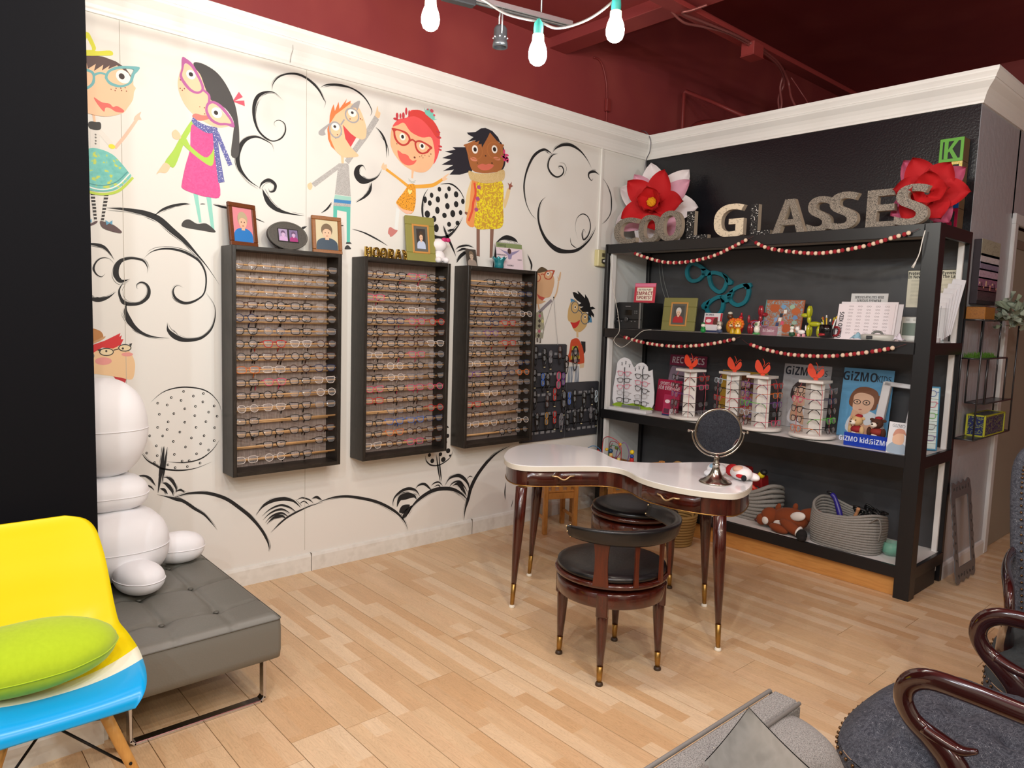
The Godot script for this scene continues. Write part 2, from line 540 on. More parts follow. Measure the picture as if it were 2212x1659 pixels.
# ---------- floor: laminate boards laid along x, each a piece of its own
func make_floor() -> void:
	var s := box(st(false), Vector3(3.4, -0.06, 2.2), Vector3(8.0, 0.1, 12.4))
	var fl := struct("floor", s, mt("3a2c1c", 0.9))
	tag(fl, "pale maple laminate floor boards", "")
	var W := 1024
	var H := 1024
	var img := Image.create(W, H, true, Image.FORMAT_RGB8)
	var gn := FastNoiseLite.new()
	gn.seed = 3
	gn.frequency = 0.012
	gn.fractal_octaves = 3
	var fn := FastNoiseLite.new()
	fn.seed = 8
	fn.frequency = 0.06
	fn.fractal_octaves = 2
	var tones := [Color("dabd97"), Color("d6b68e"), Color("dec39f"), Color("d0ac82"), Color("dabb95"), Color("e1c8a6"), Color("d3b189"), Color("d7b891")]
	var rowh := H / 8
	for b in 8:
		for k in 3:
			var cuts := []
			var x := -rng.randf_range(0, 300)
			while x < W:
				var l := rng.randf_range(260, 520)
				cuts.append([x, x + l, tones[rng.randi() % tones.size()], rng.randf_range(0, 9000)])
				x += l
			var y0: int = b * rowh + k * rowh / 3
			var y1: int = b * rowh + (k + 1) * rowh / 3
			var ci := 0
			for px in W:
				while px >= cuts[ci][1]: ci += 1
				var base: Color = cuts[ci][2]
				var o: float = cuts[ci][3]
				for py in range(y0, y1):
					var g := gn.get_noise_2d(px * 0.22 + o, py * 2.2 + o)
					var ring := absf(fposmod(g * 7.0 + py * 0.045, 1.0) - 0.5) * 2.0
					var f := fn.get_noise_2d(px * 0.12 + o, py * 3.5)
					var v := 1.0 - 0.075 * pow(ring, 6.0) + f * 0.035 + g * 0.03
					img.set_pixel(px, py, Color(base.r * v, base.g * v * (1.0 - 0.015 * ring), base.b * v * (1.0 - 0.03 * ring)))
	img.generate_mipmaps()
	var m := StandardMaterial3D.new()
	m.albedo_texture = ImageTexture.create_from_image(img)
	m.roughness = 0.33
	var BL := 1.26
	var BW := 0.192
	var kinds := []
	for v in 16:
		var t := SurfaceTool.new()
		t.begin(Mesh.PRIMITIVE_TRIANGLES)
		t.set_smooth_group(-1)
		var lx := BL - 0.002
		var lz := BW - 0.0026
		var q := [Vector3(0, 0, 0), Vector3(lx, 0, 0), Vector3(lx, 0, lz), Vector3(0, 0, lz)]
		var u0 := 0.0 if v < 8 else 1.0
		var u1 := 1.0 - u0
		var v0 := (v % 8) / 8.0 + 0.002
		var v1 := (v % 8 + 1) / 8.0 - 0.002
		var uv := [Vector2(u0, v0), Vector2(u1, v0), Vector2(u1, v1), Vector2(u0, v1)]
		for i in [0, 1, 2, 0, 2, 3]:
			t.set_uv(uv[i])
			t.add_vertex(q[i])
		for i in 4:
			var a: Vector3 = q[i]
			var c: Vector3 = q[(i + 1) % 4]
			for p in [[a, 0], [a, 1], [c, 1], [a, 0], [c, 1], [c, 0]]:
				t.set_uv(uv[i])
				t.add_vertex(p[0] + Vector3(0, -0.008 * p[1], 0))
		kinds.append(done(t))
	var r := 0
	var z := -2.9
	while z < 6.2:
		var x := -0.2 - rng.randf_range(0.0, BL)
		while x < 5.2:
			# only where the picture, or a step to its side, can see the floor
			if (z > -0.1 or x > 1.2) and x + z * 0.5 < 6.3 and (z < 5.3 or x > 1.0):
				var o := obj("plank", kinds[rng.randi() % 16], m, fl)
				o.position = Vector3(x, 0.0, z)
			x += BL
		z += BW
		r += 1

# ---------- the mural: flat decals and brush painting on the plane x = 0; outlines in millimetres, (-z, y)
var lay := 0

func on_wall(height := 0.0) -> Transform3D:
	return Transform3D(Basis(Vector3(0, 0, -1), Vector3.UP, Vector3(1, 0, 0)), Vector3(height, 0, 0))

func decal_mat(c: String) -> Material:
	match c:
		"#teal": return pat([[0.0, "5fb3ad"], [0.55, "74c4bc"], [0.66, "74c4bc"], [0.7, "b9cf66"], [1.0, "cdd65a"]], 0.03, 3.0, 0.6)
		"#pink": return pat(["c93d82", "dd5396", "d3458b", "e06aa4"], 0.04, 3.0, 0.6)
		"#navy": return pat([[0.0, "53579a"], [0.68, "5d61a4"], [0.72, "e6e4ee"], [1.0, "f4f2f6"]], 0.11, 4.0, 0.6)
		"#glitter": return pat([[0.0, "8d8a88"], [0.42, "a5a3a1"], [0.5, "e4e3e2"], [0.58, "b2b0ae"], [1.0, "9a9896"]], 0.2, 4.0, 0.5)
		"#gold": return pat([[0.0, "c0a066"], [0.45, "d9bd84"], [0.52, "f3e6c4"], [0.6, "cfae72"], [1.0, "b89758"]], 0.2, 4.0, 0.5)
		"#orange": return pat([[0.0, "e59a26"], [0.66, "efa835"], [0.72, "7a4a22"], [1.0, "6a3a1c"]], 0.09, 4.0, 0.6)
		"#floral": return pat([[0.0, "c79a3a"], [0.38, "d2a63c"], [0.46, "f0e02a"], [0.6, "f2e52e"], [0.66, "d4a93c"], [1.0, "cfa23c"]], 0.035, 3.0, 0.6, 0.0, 2)
		"#argyle": return pat(["8f9079", "a6a690", "8a8a72"], 0.06, 4.0, 0.7)
		"#plaid": return pat(["8b97a6", "c4cad0", "6f7c8e", "b5bcc4"], 0.02, Vector3(5, 1.2, 9), 0.7, 0.0, 1)
	return mt(c, 0.62)

func flat(k: Node, part: String, c: String, text: String, smooth: int) -> void:
	lay += 1
	var p := pts2(text, 0.001)
	if smooth and not Geometry2D.triangulate_polygon(curve2(p, 4)).is_empty(): p = curve2(p, 4)
	if Geometry2D.triangulate_polygon(p).is_empty(): print("bad outline ", part, " ", text.left(20))
	var s := st(false)
	slab(s, p, 0.00008, on_wall(0.0006 + 0.0001 * lay), false, false)
	obj(part, s, decal_mat(c), k)

func hoop(k: Node, part: String, c: String, a: String, b: String) -> void:
	lay += 1
	var s := st(false)
	band(s, curve2(pts2(a, 0.001), 4), curve2(pts2(b, 0.001), 4), 0.00008, on_wall(0.0006 + 0.0001 * lay))
	obj(part, s, decal_mat(c), k)

func ellipses(text: String) -> Array:
	var out := []
	for w in text.split(" ", false):
		var q := w.split(",")
		out.append(ring2(float(q[2]) * 0.001, float(q[3]) * 0.001, 20, Vector2(float(q[0]), float(q[1])) * 0.001))
	return out

func hoop_round(k: Node, part: String, c: String, text: String) -> void:
	lay += 1
	var e := ellipses(text)
	var s := st(false)
	band(s, e[0], e[1], 0.00008, on_wall(0.0006 + 0.0001 * lay))
	obj(part, s, decal_mat(c), k)

func spots(k: Node, part: String, c: String, text: String) -> void:
	lay += 1
	for e in ellipses(text):
		var s := st(false)
		slab(s, e, 0.00008, on_wall(0.0006 + 0.0001 * lay), false, false)
		obj(part, s, decal_mat(c), k)

func ribbon(s: SurfaceTool, mid: PackedVector2Array, wid: Array, xf: Transform3D, shift := 0.0, thin := 1.0, from := 0.0, to := 1.0) -> void:
	var n := mid.size()
	var i0 := int(from * (n - 1))
	var i1 := int(to * (n - 1))
	var prev := []
	for i in range(i0, i1 + 1):
		var t := (mid[mini(i + 1, n - 1)] - mid[maxi(i - 1, 0)]).normalized()
		var nn := Vector2(-t.y, t.x)
		var w: float = wid[i]
		var c := mid[i] + nn * w * shift
		var e := 1.0 if thin == 1.0 else sin(PI * clampf((i - i0 + 0.3) / maxf(1.0, i1 - i0 + 0.6), 0, 1))
		var pr := [c + nn * w * 0.5 * thin * e, c - nn * w * 0.5 * thin * e]
		if prev: quad(s, xf * Vector3(prev[0].x, prev[0].y, 0), xf * Vector3(pr[0].x, pr[0].y, 0), xf * Vector3(pr[1].x, pr[1].y, 0), xf * Vector3(prev[1].x, prev[1].y, 0))
		prev = pr

func strokes(text: String, n := 6) -> Array:
	var p := PackedVector2Array()
	var w := PackedVector2Array()
	for q in text.split(" ", false):
		var v := q.split(",")
		p.append(Vector2(float(v[0]), float(v[1])) * 0.001)
		w.append(Vector2(float(v[2]) * 0.001, 0))
	var wid := []
	for v in curve2(w, n, false): wid.append(maxf(v.x, 0.0004))
	return [curve2(p, n, false), wid]

func strip(k: Node, part: String, c: String, text: String) -> void:
	lay += 1
	var q := strokes(text)
	var s := st(false)
	ribbon(s, q[0], q[1], on_wall(0.0008 + 0.0001 * lay))
	obj(part, s, decal_mat(c), k)

func ink(wall: Node, called: String, label: String, lines: Array, dots: String) -> void:
	var s := st(false)
	for t in lines:
		var q := strokes(t, 8)
		var one := rng.randf() < 0.5
		ribbon(s, q[0], q[1], on_wall(0.0006), 0.08 if one else -0.08, 0.95 + 0.2 * rng.randf())
		for k in 16:
			# dry bristles that trail beside the wet stroke
			var a := rng.randf_range(0.0, 0.85)
			var off := rng.randf_range(0.3, 0.62) * (-1.0 if one else 1.0)
			if k > 11: off = rng.randf_range(-0.56, 0.56)
			ribbon(s, q[0], q[1], on_wall(0.0007), off, rng.randf_range(0.03, 0.09), a, minf(1.0, a + rng.randf_range(0.06, 0.3)))
	for e in ellipses(dots):
		slab(s, e, 0.0, on_wall(0.0007))
	var o := obj(called, s, mt("1c1c1e", 0.7), wall)
	o.set_meta("label", label)
	if dots and label.contains("ring"):
		s = st(false)
		for e in ellipses(dots):
			var c := Vector2.ZERO
			for v in e: c += v / e.size()
			var small := PackedVector2Array()
			for v in e: small.append(c + (v - c) * 0.42 + Vector2(0.001, 0.0))
			slab(s, small, 0.0, on_wall(0.0010))
		obj("ring_core", s, mt("e9e6df", 0.75), o)

func make_mural(wall: Node) -> void:
	var k: Node3D
	k = thing("wall_decal", "girl in teal glasses, yellow hat and teal skirt, cut off by the black partition", "wall decal", Vector3.ZERO, 0.0, "decals of children in glasses")
	lay = 0
	flat(k, "neck", "f0c2a0", "-4077,2412 -4065,2414 -4061,2369 -4070,2367", 0)
	flat(k, "sleeve", "e0dcd5", "-4045,2343 -4032,2338 -3989,2287 -4000,2270 -4014,2282 -4046,2321", 1)
	flat(k, "sleeve", "e0dcd5", "-4086,2333 -4120,2351 -4134,2341 -4109,2325 -4087,2321", 1)
	strip(k, "forearm", "f0bfa8", "-3984,2271,13.9 -3940,2334,14.0 -3890,2416,12.7")
	flat(k, "hand", "f0bfa8", "-3900,2416 -3896,2432 -3884,2447 -3867,2461 -3875,2440 -3866,2425 -3881,2420 -3890,2408", 1)
	spots(k, "cuff", "e3dc3a", "-3997,2276,14.5,10.8")
	flat(k, "blouse", "dedad4", "-4086,2338 -4045,2345 -4047,2253 -4088,2246", 0)
	spots(k, "button", "77736f", "-4064,2318,3.9,4.2 -4064,2305,3.9,4.3 -4064,2290,3.9,4.3 -4065,2277,3.9,4.3")
	flat(k, "collar", "33302e", "-4092,2366 -4079,2375 -4062,2375 -4044,2377 -4040,2362 -4045,2344 -4070,2338 -4090,2344", 1)
	flat(k, "leg", "e9e6e0", "-4092,2051 -4073,2054 -4065,1924 -4077,1923", 0)
	flat(k, "leg", "e9e6e0", "-4033,2053 -4014,2056 -4039,1927 -4050,1926", 0)
	flat(k, "stripe", "2e2a2a", "-4091,2049 -4073,2051 -4072,2041 -4090,2039", 0)
	flat(k, "stripe", "2e2a2a", "-4034,2052 -4014,2054 -4017,2044 -4034,2042", 0)
	flat(k, "stripe", "2e2a2a", "-4090,2033 -4072,2035 -4072,2025 -4089,2023", 0)
	flat(k, "stripe", "2e2a2a", "-4035,2036 -4017,2038 -4020,2028 -4037,2026", 0)
	flat(k, "stripe", "2e2a2a", "-4088,2018 -4071,2020 -4071,2010 -4087,2008", 0)
	flat(k, "stripe", "2e2a2a", "-4037,2020 -4020,2022 -4023,2011 -4039,2009", 0)
	flat(k, "stripe", "2e2a2a", "-4086,2002 -4070,2004 -4070,1994 -4085,1992", 0)
	flat(k, "stripe", "2e2a2a", "-4040,2004 -4023,2006 -4025,1995 -4041,1993", 0)
	flat(k, "stripe", "2e2a2a", "-4084,1987 -4069,1988 -4069,1978 -4083,1977", 0)
	flat(k, "stripe", "2e2a2a", "-4042,1987 -4027,1989 -4028,1979 -4043,1977", 0)
	flat(k, "stripe", "2e2a2a", "-4083,1971 -4069,1973 -4068,1963 -4082,1961", 0)
	flat(k, "stripe", "2e2a2a", "-4044,1971 -4030,1973 -4032,1963 -4045,1961", 0)
	flat(k, "stripe", "2e2a2a", "-4081,1955 -4068,1957 -4068,1947 -4080,1946", 0)
	flat(k, "stripe", "2e2a2a", "-4046,1955 -4033,1957 -4035,1946 -4047,1945", 0)
	flat(k, "stripe", "2e2a2a", "-4079,1940 -4067,1941 -4067,1931 -4078,1930", 0)
	flat(k, "stripe", "2e2a2a", "-4048,1939 -4036,1940 -4038,1930 -4050,1929", 0)
	flat(k, "skirt", "#teal", "-4088,2252 -4047,2255 -3995,2239 -3956,2202 -3928,2167 -3919,2148 -3971,2089 -4018,2066 -4077,2060 -4121,2069 -4158,2086 -4150,2171 -4121,2228", 1)
	strip(k, "hem", "4f9a9a", "-4139,2104,4.7 -4076,2089,4.8 -4024,2094,4.8 -3977,2119,4.9 -3931,2171,4.9")
	strip(k, "hem", "f0eee8", "-4140,2089,5.3 -4070,2071,5.5 -4018,2077,5.5 -3971,2105,5.6 -3924,2162,5.7")
	strip(k, "hem", "b9d24a", "-4146,2067,10.7 -4077,2050,11.6 -4018,2055,11.8 -3965,2081,11.9 -3909,2146,10.0")
	flat(k, "shoe", "5b4648", "-4052,1926 -4039,1924 -4000,1914 -3965,1888 -3968,1877 -4002,1881 -4041,1893 -4053,1912", 1)
	flat(k, "shoe", "5b4648", "-4068,1925 -4070,1912 -4106,1893 -4157,1882 -4157,1894 -4106,1903", 1)
	flat(k, "bow", "5f9fc0", "-4031,1932 -4016,1922 -4002,1934 -4003,1912 -4014,1919 -4028,1909", 0)
	flat(k, "bow", "5f9fc0", "-4105,1931 -4096,1922 -4089,1932 -4089,1914 -4099,1918 -4113,1912", 0)
	flat(k, "face", "f4c4a0", "-4153,2598 -4089,2654 -4000,2663 -3934,2644 -3903,2605 -3900,2577 -3890,2565 -3898,2545 -3904,2508 -3927,2467 -3949,2438 -4010,2410 -4069,2405 -4117,2413 -4157,2426", 1)
	flat(k, "mouth", "dd6a62", "-4068,2484 -4036,2469 -4004,2469 -3989,2457 -3972,2465 -3944,2452 -3949,2440 -3978,2438 -3995,2446 -4009,2450 -4022,2446 -4028,2428 -4054,2456", 1)
	spots(k, "freckle", "8a4a3a", "-3996,2536,2.6,2.8 -3979,2534,2.6,2.8 -3975,2545,2.6,2.8 -3955,2550,2.7,2.9 -3936,2557,2.7,2.9 -3931,2542,2.7,2.9 -3952,2540,2.7,2.9 -4110,2527,2.5,2.8")
	flat(k, "hair", "5b4644", "-4151,2652 -4089,2669 -4025,2675 -3974,2667 -3933,2647 -3900,2601 -3934,2633 -3969,2650 -4007,2624 -4000,2642 -4032,2612 -4026,2639 -4065,2602 -4057,2635 -4090,2605 -4095,2636 -4120,2610 -4153,2591", 0)
	spots(k, "eye", "f5f2ee", "-3944,2605,30.8,30.0")
	spots(k, "pupil", "3a2c2c", "-3950,2605,12.7,13.5")
	hoop(k, "glasses", "6fb0b5", "-4021,2588 -4007,2618 -3974,2643 -3934,2656 -3874,2666 -3879,2646 -3894,2625 -3907,2586 -3936,2561 -3969,2551 -4002,2556 -4018,2574", "-4009,2591 -3998,2613 -3969,2632 -3930,2645 -3899,2648 -3901,2637 -3909,2620 -3919,2587 -3940,2570 -3965,2563 -3994,2568 -4007,2579")
	hoop(k, "glasses", "6fb0b5", "-4061,2576 -4068,2598 -4097,2605 -4128,2597 -4159,2569 -4161,2521 -4130,2504 -4092,2515 -4066,2543", "-4071,2573 -4077,2589 -4100,2593 -4125,2587 -4150,2565 -4151,2527 -4127,2517 -4097,2525 -4077,2546")
	strip(k, "glasses", "6fb0b5", "-4067,2582,9.3 -4040,2599,9.4 -4011,2596,9.5")
	flat(k, "hat", "d6d640", "-4127,2658 -4123,2688 -4096,2760 -4088,2766 -4078,2759 -4055,2708 -4056,2692 -3999,2709 -3985,2702 -3990,2690 -4032,2678 -4076,2666", 1)
	flat(k, "hat_gap", "e9e6df", "-4111,2682 -4091,2741 -4072,2703 -4071,2693", 0)
	k = thing("wall_decal", "girl with tilted head, magenta glasses, black ponytail and pink dress", "wall decal", Vector3.ZERO, 0.0, "decals of children in glasses")
	lay = 0
	flat(k, "leg", "8fcfc0", "-3630,2107 -3608,2107 -3591,1968 -3604,1966", 0)
	flat(k, "leg", "8fcfc0", "-3567,2101 -3543,2103 -3527,1936 -3543,1936", 0)
	flat(k, "shoe", "3a3735", "-3689,1940 -3679,1966 -3651,1976 -3613,1959 -3568,1965 -3526,1936 -3529,1923 -3592,1927 -3660,1932", 1)
	flat(k, "scarf", "#navy", "-3514,2448 -3500,2431 -3432,2281 -3454,2271 -3519,2419", 0)
	flat(k, "face", "f4c6a2", "-3694,2665 -3681,2708 -3651,2739 -3610,2734 -3573,2671 -3543,2601 -3496,2553 -3433,2495 -3461,2469 -3509,2456 -3556,2466 -3617,2492 -3661,2529 -3690,2582 -3699,2627", 1)
	flat(k, "mouth", "e07a70", "-3632,2489 -3616,2504 -3585,2502 -3554,2506 -3549,2492 -3586,2475 -3617,2474", 1)
	flat(k, "hair", "454343", "-3619,2751 -3576,2754 -3515,2732 -3468,2687 -3428,2618 -3408,2551 -3396,2451 -3401,2333 -3439,2329 -3427,2445 -3425,2504 -3469,2561 -3538,2585 -3568,2641 -3590,2697 -3619,2728", 1)
	flat(k, "bow", "e0566a", "-3426,2609 -3397,2658 -3376,2636 -3420,2607 -3369,2620 -3366,2592 -3422,2601", 0)
	spots(k, "eye", "f5f2ee", "-3636,2688,22.5,22.6 -3511,2529,26.7,26.4")
	spots(k, "pupil", "2f2524", "-3636,2689,10.5,10.6 -3515,2528,11.0,10.9")
	spots(k, "freckle", "8a4a3a", "-3686,2651,3.7,3.7 -3688,2610,2.9,3.0 -3678,2603,3.0,3.0 -3668,2613,3.0,3.0 -3572,2541,3.1,3.1 -3571,2511,3.1,3.1 -3595,2541,2.3,2.3")
	hoop(k, "glasses", "b4609c", "-3677,2760 -3657,2759 -3628,2742 -3605,2709 -3583,2668 -3573,2631 -3600,2603 -3638,2605 -3671,2632 -3690,2666 -3681,2705", "-3666,2731 -3654,2736 -3634,2724 -3616,2699 -3594,2661 -3586,2630 -3605,2613 -3633,2618 -3660,2643 -3678,2672 -3672,2706")
	hoop(k, "glasses", "b4609c", "-3568,2542 -3555,2572 -3524,2584 -3484,2569 -3445,2530 -3424,2495 -3424,2472 -3461,2476 -3501,2469 -3540,2481 -3564,2511", "-3556,2541 -3546,2563 -3524,2571 -3492,2555 -3457,2521 -3438,2495 -3443,2488 -3469,2487 -3499,2482 -3533,2494 -3551,2518")
	strip(k, "glasses", "b4609c", "-3579,2628,12.2 -3550,2607,12.3 -3549,2569,12.4")
	flat(k, "sleeve", "a9cf4e", "-3636,2465 -3625,2446 -3669,2358 -3715,2234 -3740,2224 -3764,2240 -3723,2307 -3693,2367", 1)
	flat(k, "hand", "f4c6a2", "-3763,2239 -3740,2224 -3759,2191 -3788,2188 -3804,2177 -3782,2215", 1)
	flat(k, "hand", "f4c6a2", "-3729,2389 -3713,2407 -3695,2395 -3687,2371 -3708,2360 -3725,2367", 1)
	flat(k, "dress", "#pink", "-3635,2446 -3579,2423 -3531,2421 -3529,2356 -3517,2264 -3496,2117 -3551,2099 -3621,2107 -3681,2125 -3685,2153 -3667,2240 -3644,2328", 1)
	flat(k, "sleeve", "a9cf4e", "-3663,2372 -3639,2337 -3573,2296 -3541,2319 -3527,2348 -3534,2264 -3581,2272 -3680,2343", 1)
	flat(k, "scarf", "#navy", "-3627,2482 -3600,2466 -3556,2455 -3510,2454 -3519,2431 -3556,2418 -3608,2437 -3634,2458", 1)
	flat(k, "scarf", "#navy", "-3534,2428 -3512,2432 -3497,2314 -3474,2187 -3506,2178 -3523,2310", 0)
	k = thing("wall_decal", "red haired boy in grey cat-eye glasses pointing up, teal trousers", "wall decal", Vector3.ZERO, 0.0, "decals of children in glasses")
	lay = 0
	strip(k, "sleeve", "#glitter", "-2769,2400,31.2 -2711,2486,33.1 -2644,2579,35.1 -2572,2693,35.6")
	flat(k, "hand", "f6c9a0", "-2585,2696 -2577,2731 -2570,2761 -2562,2731 -2548,2724 -2558,2692", 1)
	flat(k, "neck", "f6c9a0", "-2807,2433 -2789,2436 -2787,2384 -2802,2382", 0)
	flat(k, "trousers", "5fc0b0", "-2852,2145 -2742,2151 -2743,1944 -2764,1942 -2767,2117 -2828,2120 -2834,1909 -2853,1908", 0)
	flat(k, "shoe", "3a3a3c", "-2777,1901 -2770,1919 -2755,1925 -2735,1906 -2755,1901", 1)
	flat(k, "shoe", "3a3a3c", "-2770,1931 -2767,1942 -2740,1944 -2730,1935", 0)
	flat(k, "sweater", "#glitter", "-2822,2386 -2764,2395 -2755,2382 -2741,2210 -2843,2209", 0)
	flat(k, "sleeve", "#glitter", "-2820,2385 -2816,2358 -2967,2232 -2991,2249", 0)
	flat(k, "hand", "f6c9a0", "-3013,2239 -2992,2254 -2983,2232 -2995,2212 -3009,2219", 1)
	flat(k, "stripe", "9fd0c4", "-2843,2205 -2741,2207 -2739,2186 -2849,2180", 0)
	flat(k, "stripe", "3f86c0", "-2849,2180 -2739,2184 -2741,2165 -2850,2161", 0)
	flat(k, "stripe", "#glitter", "-2851,2161 -2741,2165 -2742,2148 -2852,2142", 0)
	flat(k, "face", "f6c9a0", "-2878,2606 -2845,2659 -2797,2705 -2747,2737 -2697,2726 -2662,2671 -2643,2616 -2647,2564 -2673,2547 -2715,2548 -2743,2494 -2694,2455 -2710,2441 -2777,2426 -2812,2433 -2850,2462 -2877,2507 -2887,2555", 1)
	flat(k, "hair", "e8804a", "-2882,2596 -2879,2642 -2868,2683 -2855,2710 -2848,2673 -2825,2729 -2819,2691 -2772,2757 -2782,2728 -2748,2752 -2749,2736 -2788,2702 -2843,2655 -2872,2607", 0)
	flat(k, "hair", "e8804a", "-2894,2567 -2880,2600 -2874,2514 -2850,2468 -2843,2455 -2869,2473 -2889,2511", 0)
	flat(k, "mouth", "d5484e", "-2797,2607 -2746,2568 -2710,2551 -2745,2491 -2780,2532", 0)
	spots(k, "eye", "f5f2ee", "-2844,2588,25.0,22.1 -2737,2687,27.5,23.8")
	spots(k, "pupil", "3a3130", "-2848,2587,8.9,7.8 -2737,2687,9.2,7.9")
	spots(k, "freckle", "8a4a3a", "-2862,2537,4.0,3.6 -2842,2524,4.0,3.6 -2831,2545,4.1,3.6 -2805,2554,4.1,3.6 -2683,2663,4.2,3.6 -2672,2659,3.4,2.9 -2704,2648,4.2,3.6 -2751,2649,4.2,3.6")
	hoop_round(k, "glasses", "a9a7a8", "-2843,2570,42.0,47.1 -2843,2570,32.3,38.6")
	hoop_round(k, "glasses", "a9a7a8", "-2738,2671,48.3,43.4 -2738,2671,38.3,34.7")
	flat(k, "glasses", "a9a7a8", "-2946,2542 -2908,2578 -2875,2603 -2886,2584 -2911,2552 -2906,2531 -2939,2523", 1)
	flat(k, "glasses", "a9a7a8", "-2750,2714 -2722,2746 -2689,2764 -2694,2731 -2707,2703 -2714,2719", 1)
	strip(k, "glasses", "a9a7a8", "-2810,2604,9.2 -2788,2639,9.2")
	k = thing("wall_decal", "girl with red hair, tiny crown, red glasses and orange top, arms outstretched", "wall decal", Vector3.ZERO, 0.0, "decals of children in glasses")
	lay = 0
	flat(k, "leg", "e7ecec", "-2427,2183 -2402,2172 -2413,2049 -2438,2046", 0)
	flat(k, "foot", "c97f7a", "-2483,2023 -2477,2053 -2461,2059 -2437,2049 -2414,2044 -2444,2012 -2465,2001 -2472,2012", 1)
	strip(k, "neck", "f6c39c", "-2309,2430,22.6 -2313,2402,13.6 -2314,2376,15.1")
	strip(k, "collar", "9fb0a4", "-2342,2369,2.2 -2317,2356,2.3 -2287,2366,2.3")
	strip(k, "collar", "9fb0a4", "-2340,2360,2.3 -2315,2348,2.3 -2292,2356,2.3")
	strip(k, "sleeve", "e8a940", "-2504,2402,17.3 -2415,2360,16.2 -2343,2323,19.5")
	strip(k, "sleeve", "e8a940", "-2300,2327,22.7 -2207,2343,23.2 -2147,2361,21.9 -2079,2405,17.5")
	flat(k, "hand", "f0c9a4", "-2537,2409 -2523,2438 -2514,2425 -2504,2432 -2498,2418 -2504,2400 -2526,2396", 1)
	flat(k, "hand", "f0c9a4", "-2085,2408 -2060,2431 -2028,2449 -2055,2418 -2042,2413 -2072,2394", 1)
	flat(k, "top", "#orange", "-2341,2334 -2295,2340 -2285,2289 -2287,2220 -2303,2169 -2338,2155 -2379,2167 -2420,2201 -2426,2221 -2381,2277 -2353,2315", 1)
	flat(k, "heart", "ffe38a", "-2346,2298 -2336,2306 -2329,2299 -2318,2304 -2314,2294 -2332,2275", 1)
	flat(k, "underskirt", "f5c0a4", "-2422,2204 -2379,2179 -2303,2173 -2334,2156 -2357,2154 -2402,2178", 1)
	flat(k, "face", "f6bf94", "-2476,2596 -2465,2657 -2422,2707 -2341,2721 -2180,2650 -2142,2574 -2146,2518 -2175,2463 -2226,2426 -2293,2421 -2377,2445 -2442,2495 -2472,2544", 1)
	flat(k, "hair", "ee5a5c", "-2463,2663 -2422,2712 -2358,2737 -2333,2784 -2269,2793 -2190,2772 -2128,2708 -2108,2635 -2120,2550 -2154,2487 -2146,2545 -2157,2606 -2180,2650 -2248,2636 -2332,2655 -2382,2699 -2426,2677", 1)
	flat(k, "hair_ruff", "d9453f", "-2339,2774 -2285,2797 -2218,2788 -2146,2739 -2110,2682 -2137,2657 -2181,2697 -2242,2739 -2301,2753 -2342,2745", 1)
	spots(k, "tuft", "c9404a", "-2432,2732,9.5,17.1 -2408,2735,7.2,15.8 -2387,2741,9.7,19.8 -2367,2771,8.1,22.5 -2346,2760,6.5,22.6 -2440,2710,19.0,7.9 -2118,2660,19.2,7.6 -2106,2606,15.8,6.2 -2124,2692,17.4,6.9 -2107,2585,14.0,5.6")
	flat(k, "crown", "7fcfc0", "-2236,2823 -2225,2805 -2215,2817 -2202,2822 -2169,2805 -2153,2785 -2154,2768 -2133,2771 -2166,2756 -2226,2783", 0)
	spots(k, "jewel", "d9566a", "-2177,2812,13.7,10.9 -2158,2789,8.6,6.8 -2208,2814,6.8,5.4")
	flat(k, "mouth", "ec6a5e", "-2425,2528 -2390,2514 -2370,2514 -2348,2508 -2335,2492 -2312,2483 -2285,2492 -2306,2463 -2352,2448 -2395,2462 -2418,2492", 1)
	spots(k, "eye", "f7f4ee", "-2391,2614,21.8,21.3 -2245,2583,22.7,20.4")
	spots(k, "pupil", "2f2a28", "-2391,2614,10.5,11.3 -2245,2584,10.9,11.6")
	spots(k, "freckle", "7a3a30", "-2300,2505,7.5,6.1 -2431,2565,4.0,3.3 -2262,2516,3.4,2.7 -2247,2523,3.4,2.7 -2237,2513,3.4,2.7 -2223,2531,3.4,2.7 -2178,2546,4.3,3.4 -2191,2531,3.4,2.7")
	hoop(k, "glasses", "c23f3a", "-2470,2651 -2429,2654 -2364,2647 -2333,2615 -2346,2579 -2387,2559 -2429,2571 -2452,2600 -2458,2632", "-2443,2638 -2425,2645 -2372,2636 -2347,2612 -2357,2585 -2387,2570 -2420,2581 -2438,2604 -2444,2627")
	hoop(k, "glasses", "c23f3a", "-2299,2601 -2264,2616 -2213,2607 -2167,2588 -2185,2569 -2203,2549 -2246,2533 -2281,2543 -2300,2574", "-2287,2597 -2264,2605 -2217,2597 -2189,2582 -2201,2572 -2214,2556 -2244,2544 -2271,2552 -2288,2576")
	strip(k, "glasses", "c23f3a", "-2340,2598,10.4 -2318,2609,10.5 -2294,2598,10.5")
	k = thing("wall_decal", "girl with dark brown skin, flying black hair and yellow flowered dress", "wall decal", Vector3.ZERO, 0.0, "decals of children in glasses")
	lay = 0
	flat(k, "leg", "8a6658", "-1790,2133 -1761,2136 -1754,1935 -1783,1938", 0)
	flat(k, "leg", "8a6658", "-1669,2146 -1636,2149 -1642,1936 -1667,1934", 0)
	flat(k, "hair_tail", "26242e", "-1865,2643 -2007,2619 -1982,2607 -2068,2581 -2003,2578 -2087,2537 -2017,2539 -2091,2494 -1998,2506 -2081,2455 -1991,2479 -2026,2441 -1943,2453 -1841,2491 -1824,2570", 0)
	flat(k, "hair", "26242e", "-1604,2725 -1560,2673 -1550,2584 -1587,2535 -1610,2605", 1)
	flat(k, "sleeve", "e8cf9a", "-1841,2431 -1854,2206 -1890,2217 -1883,2329 -1857,2406", 1)
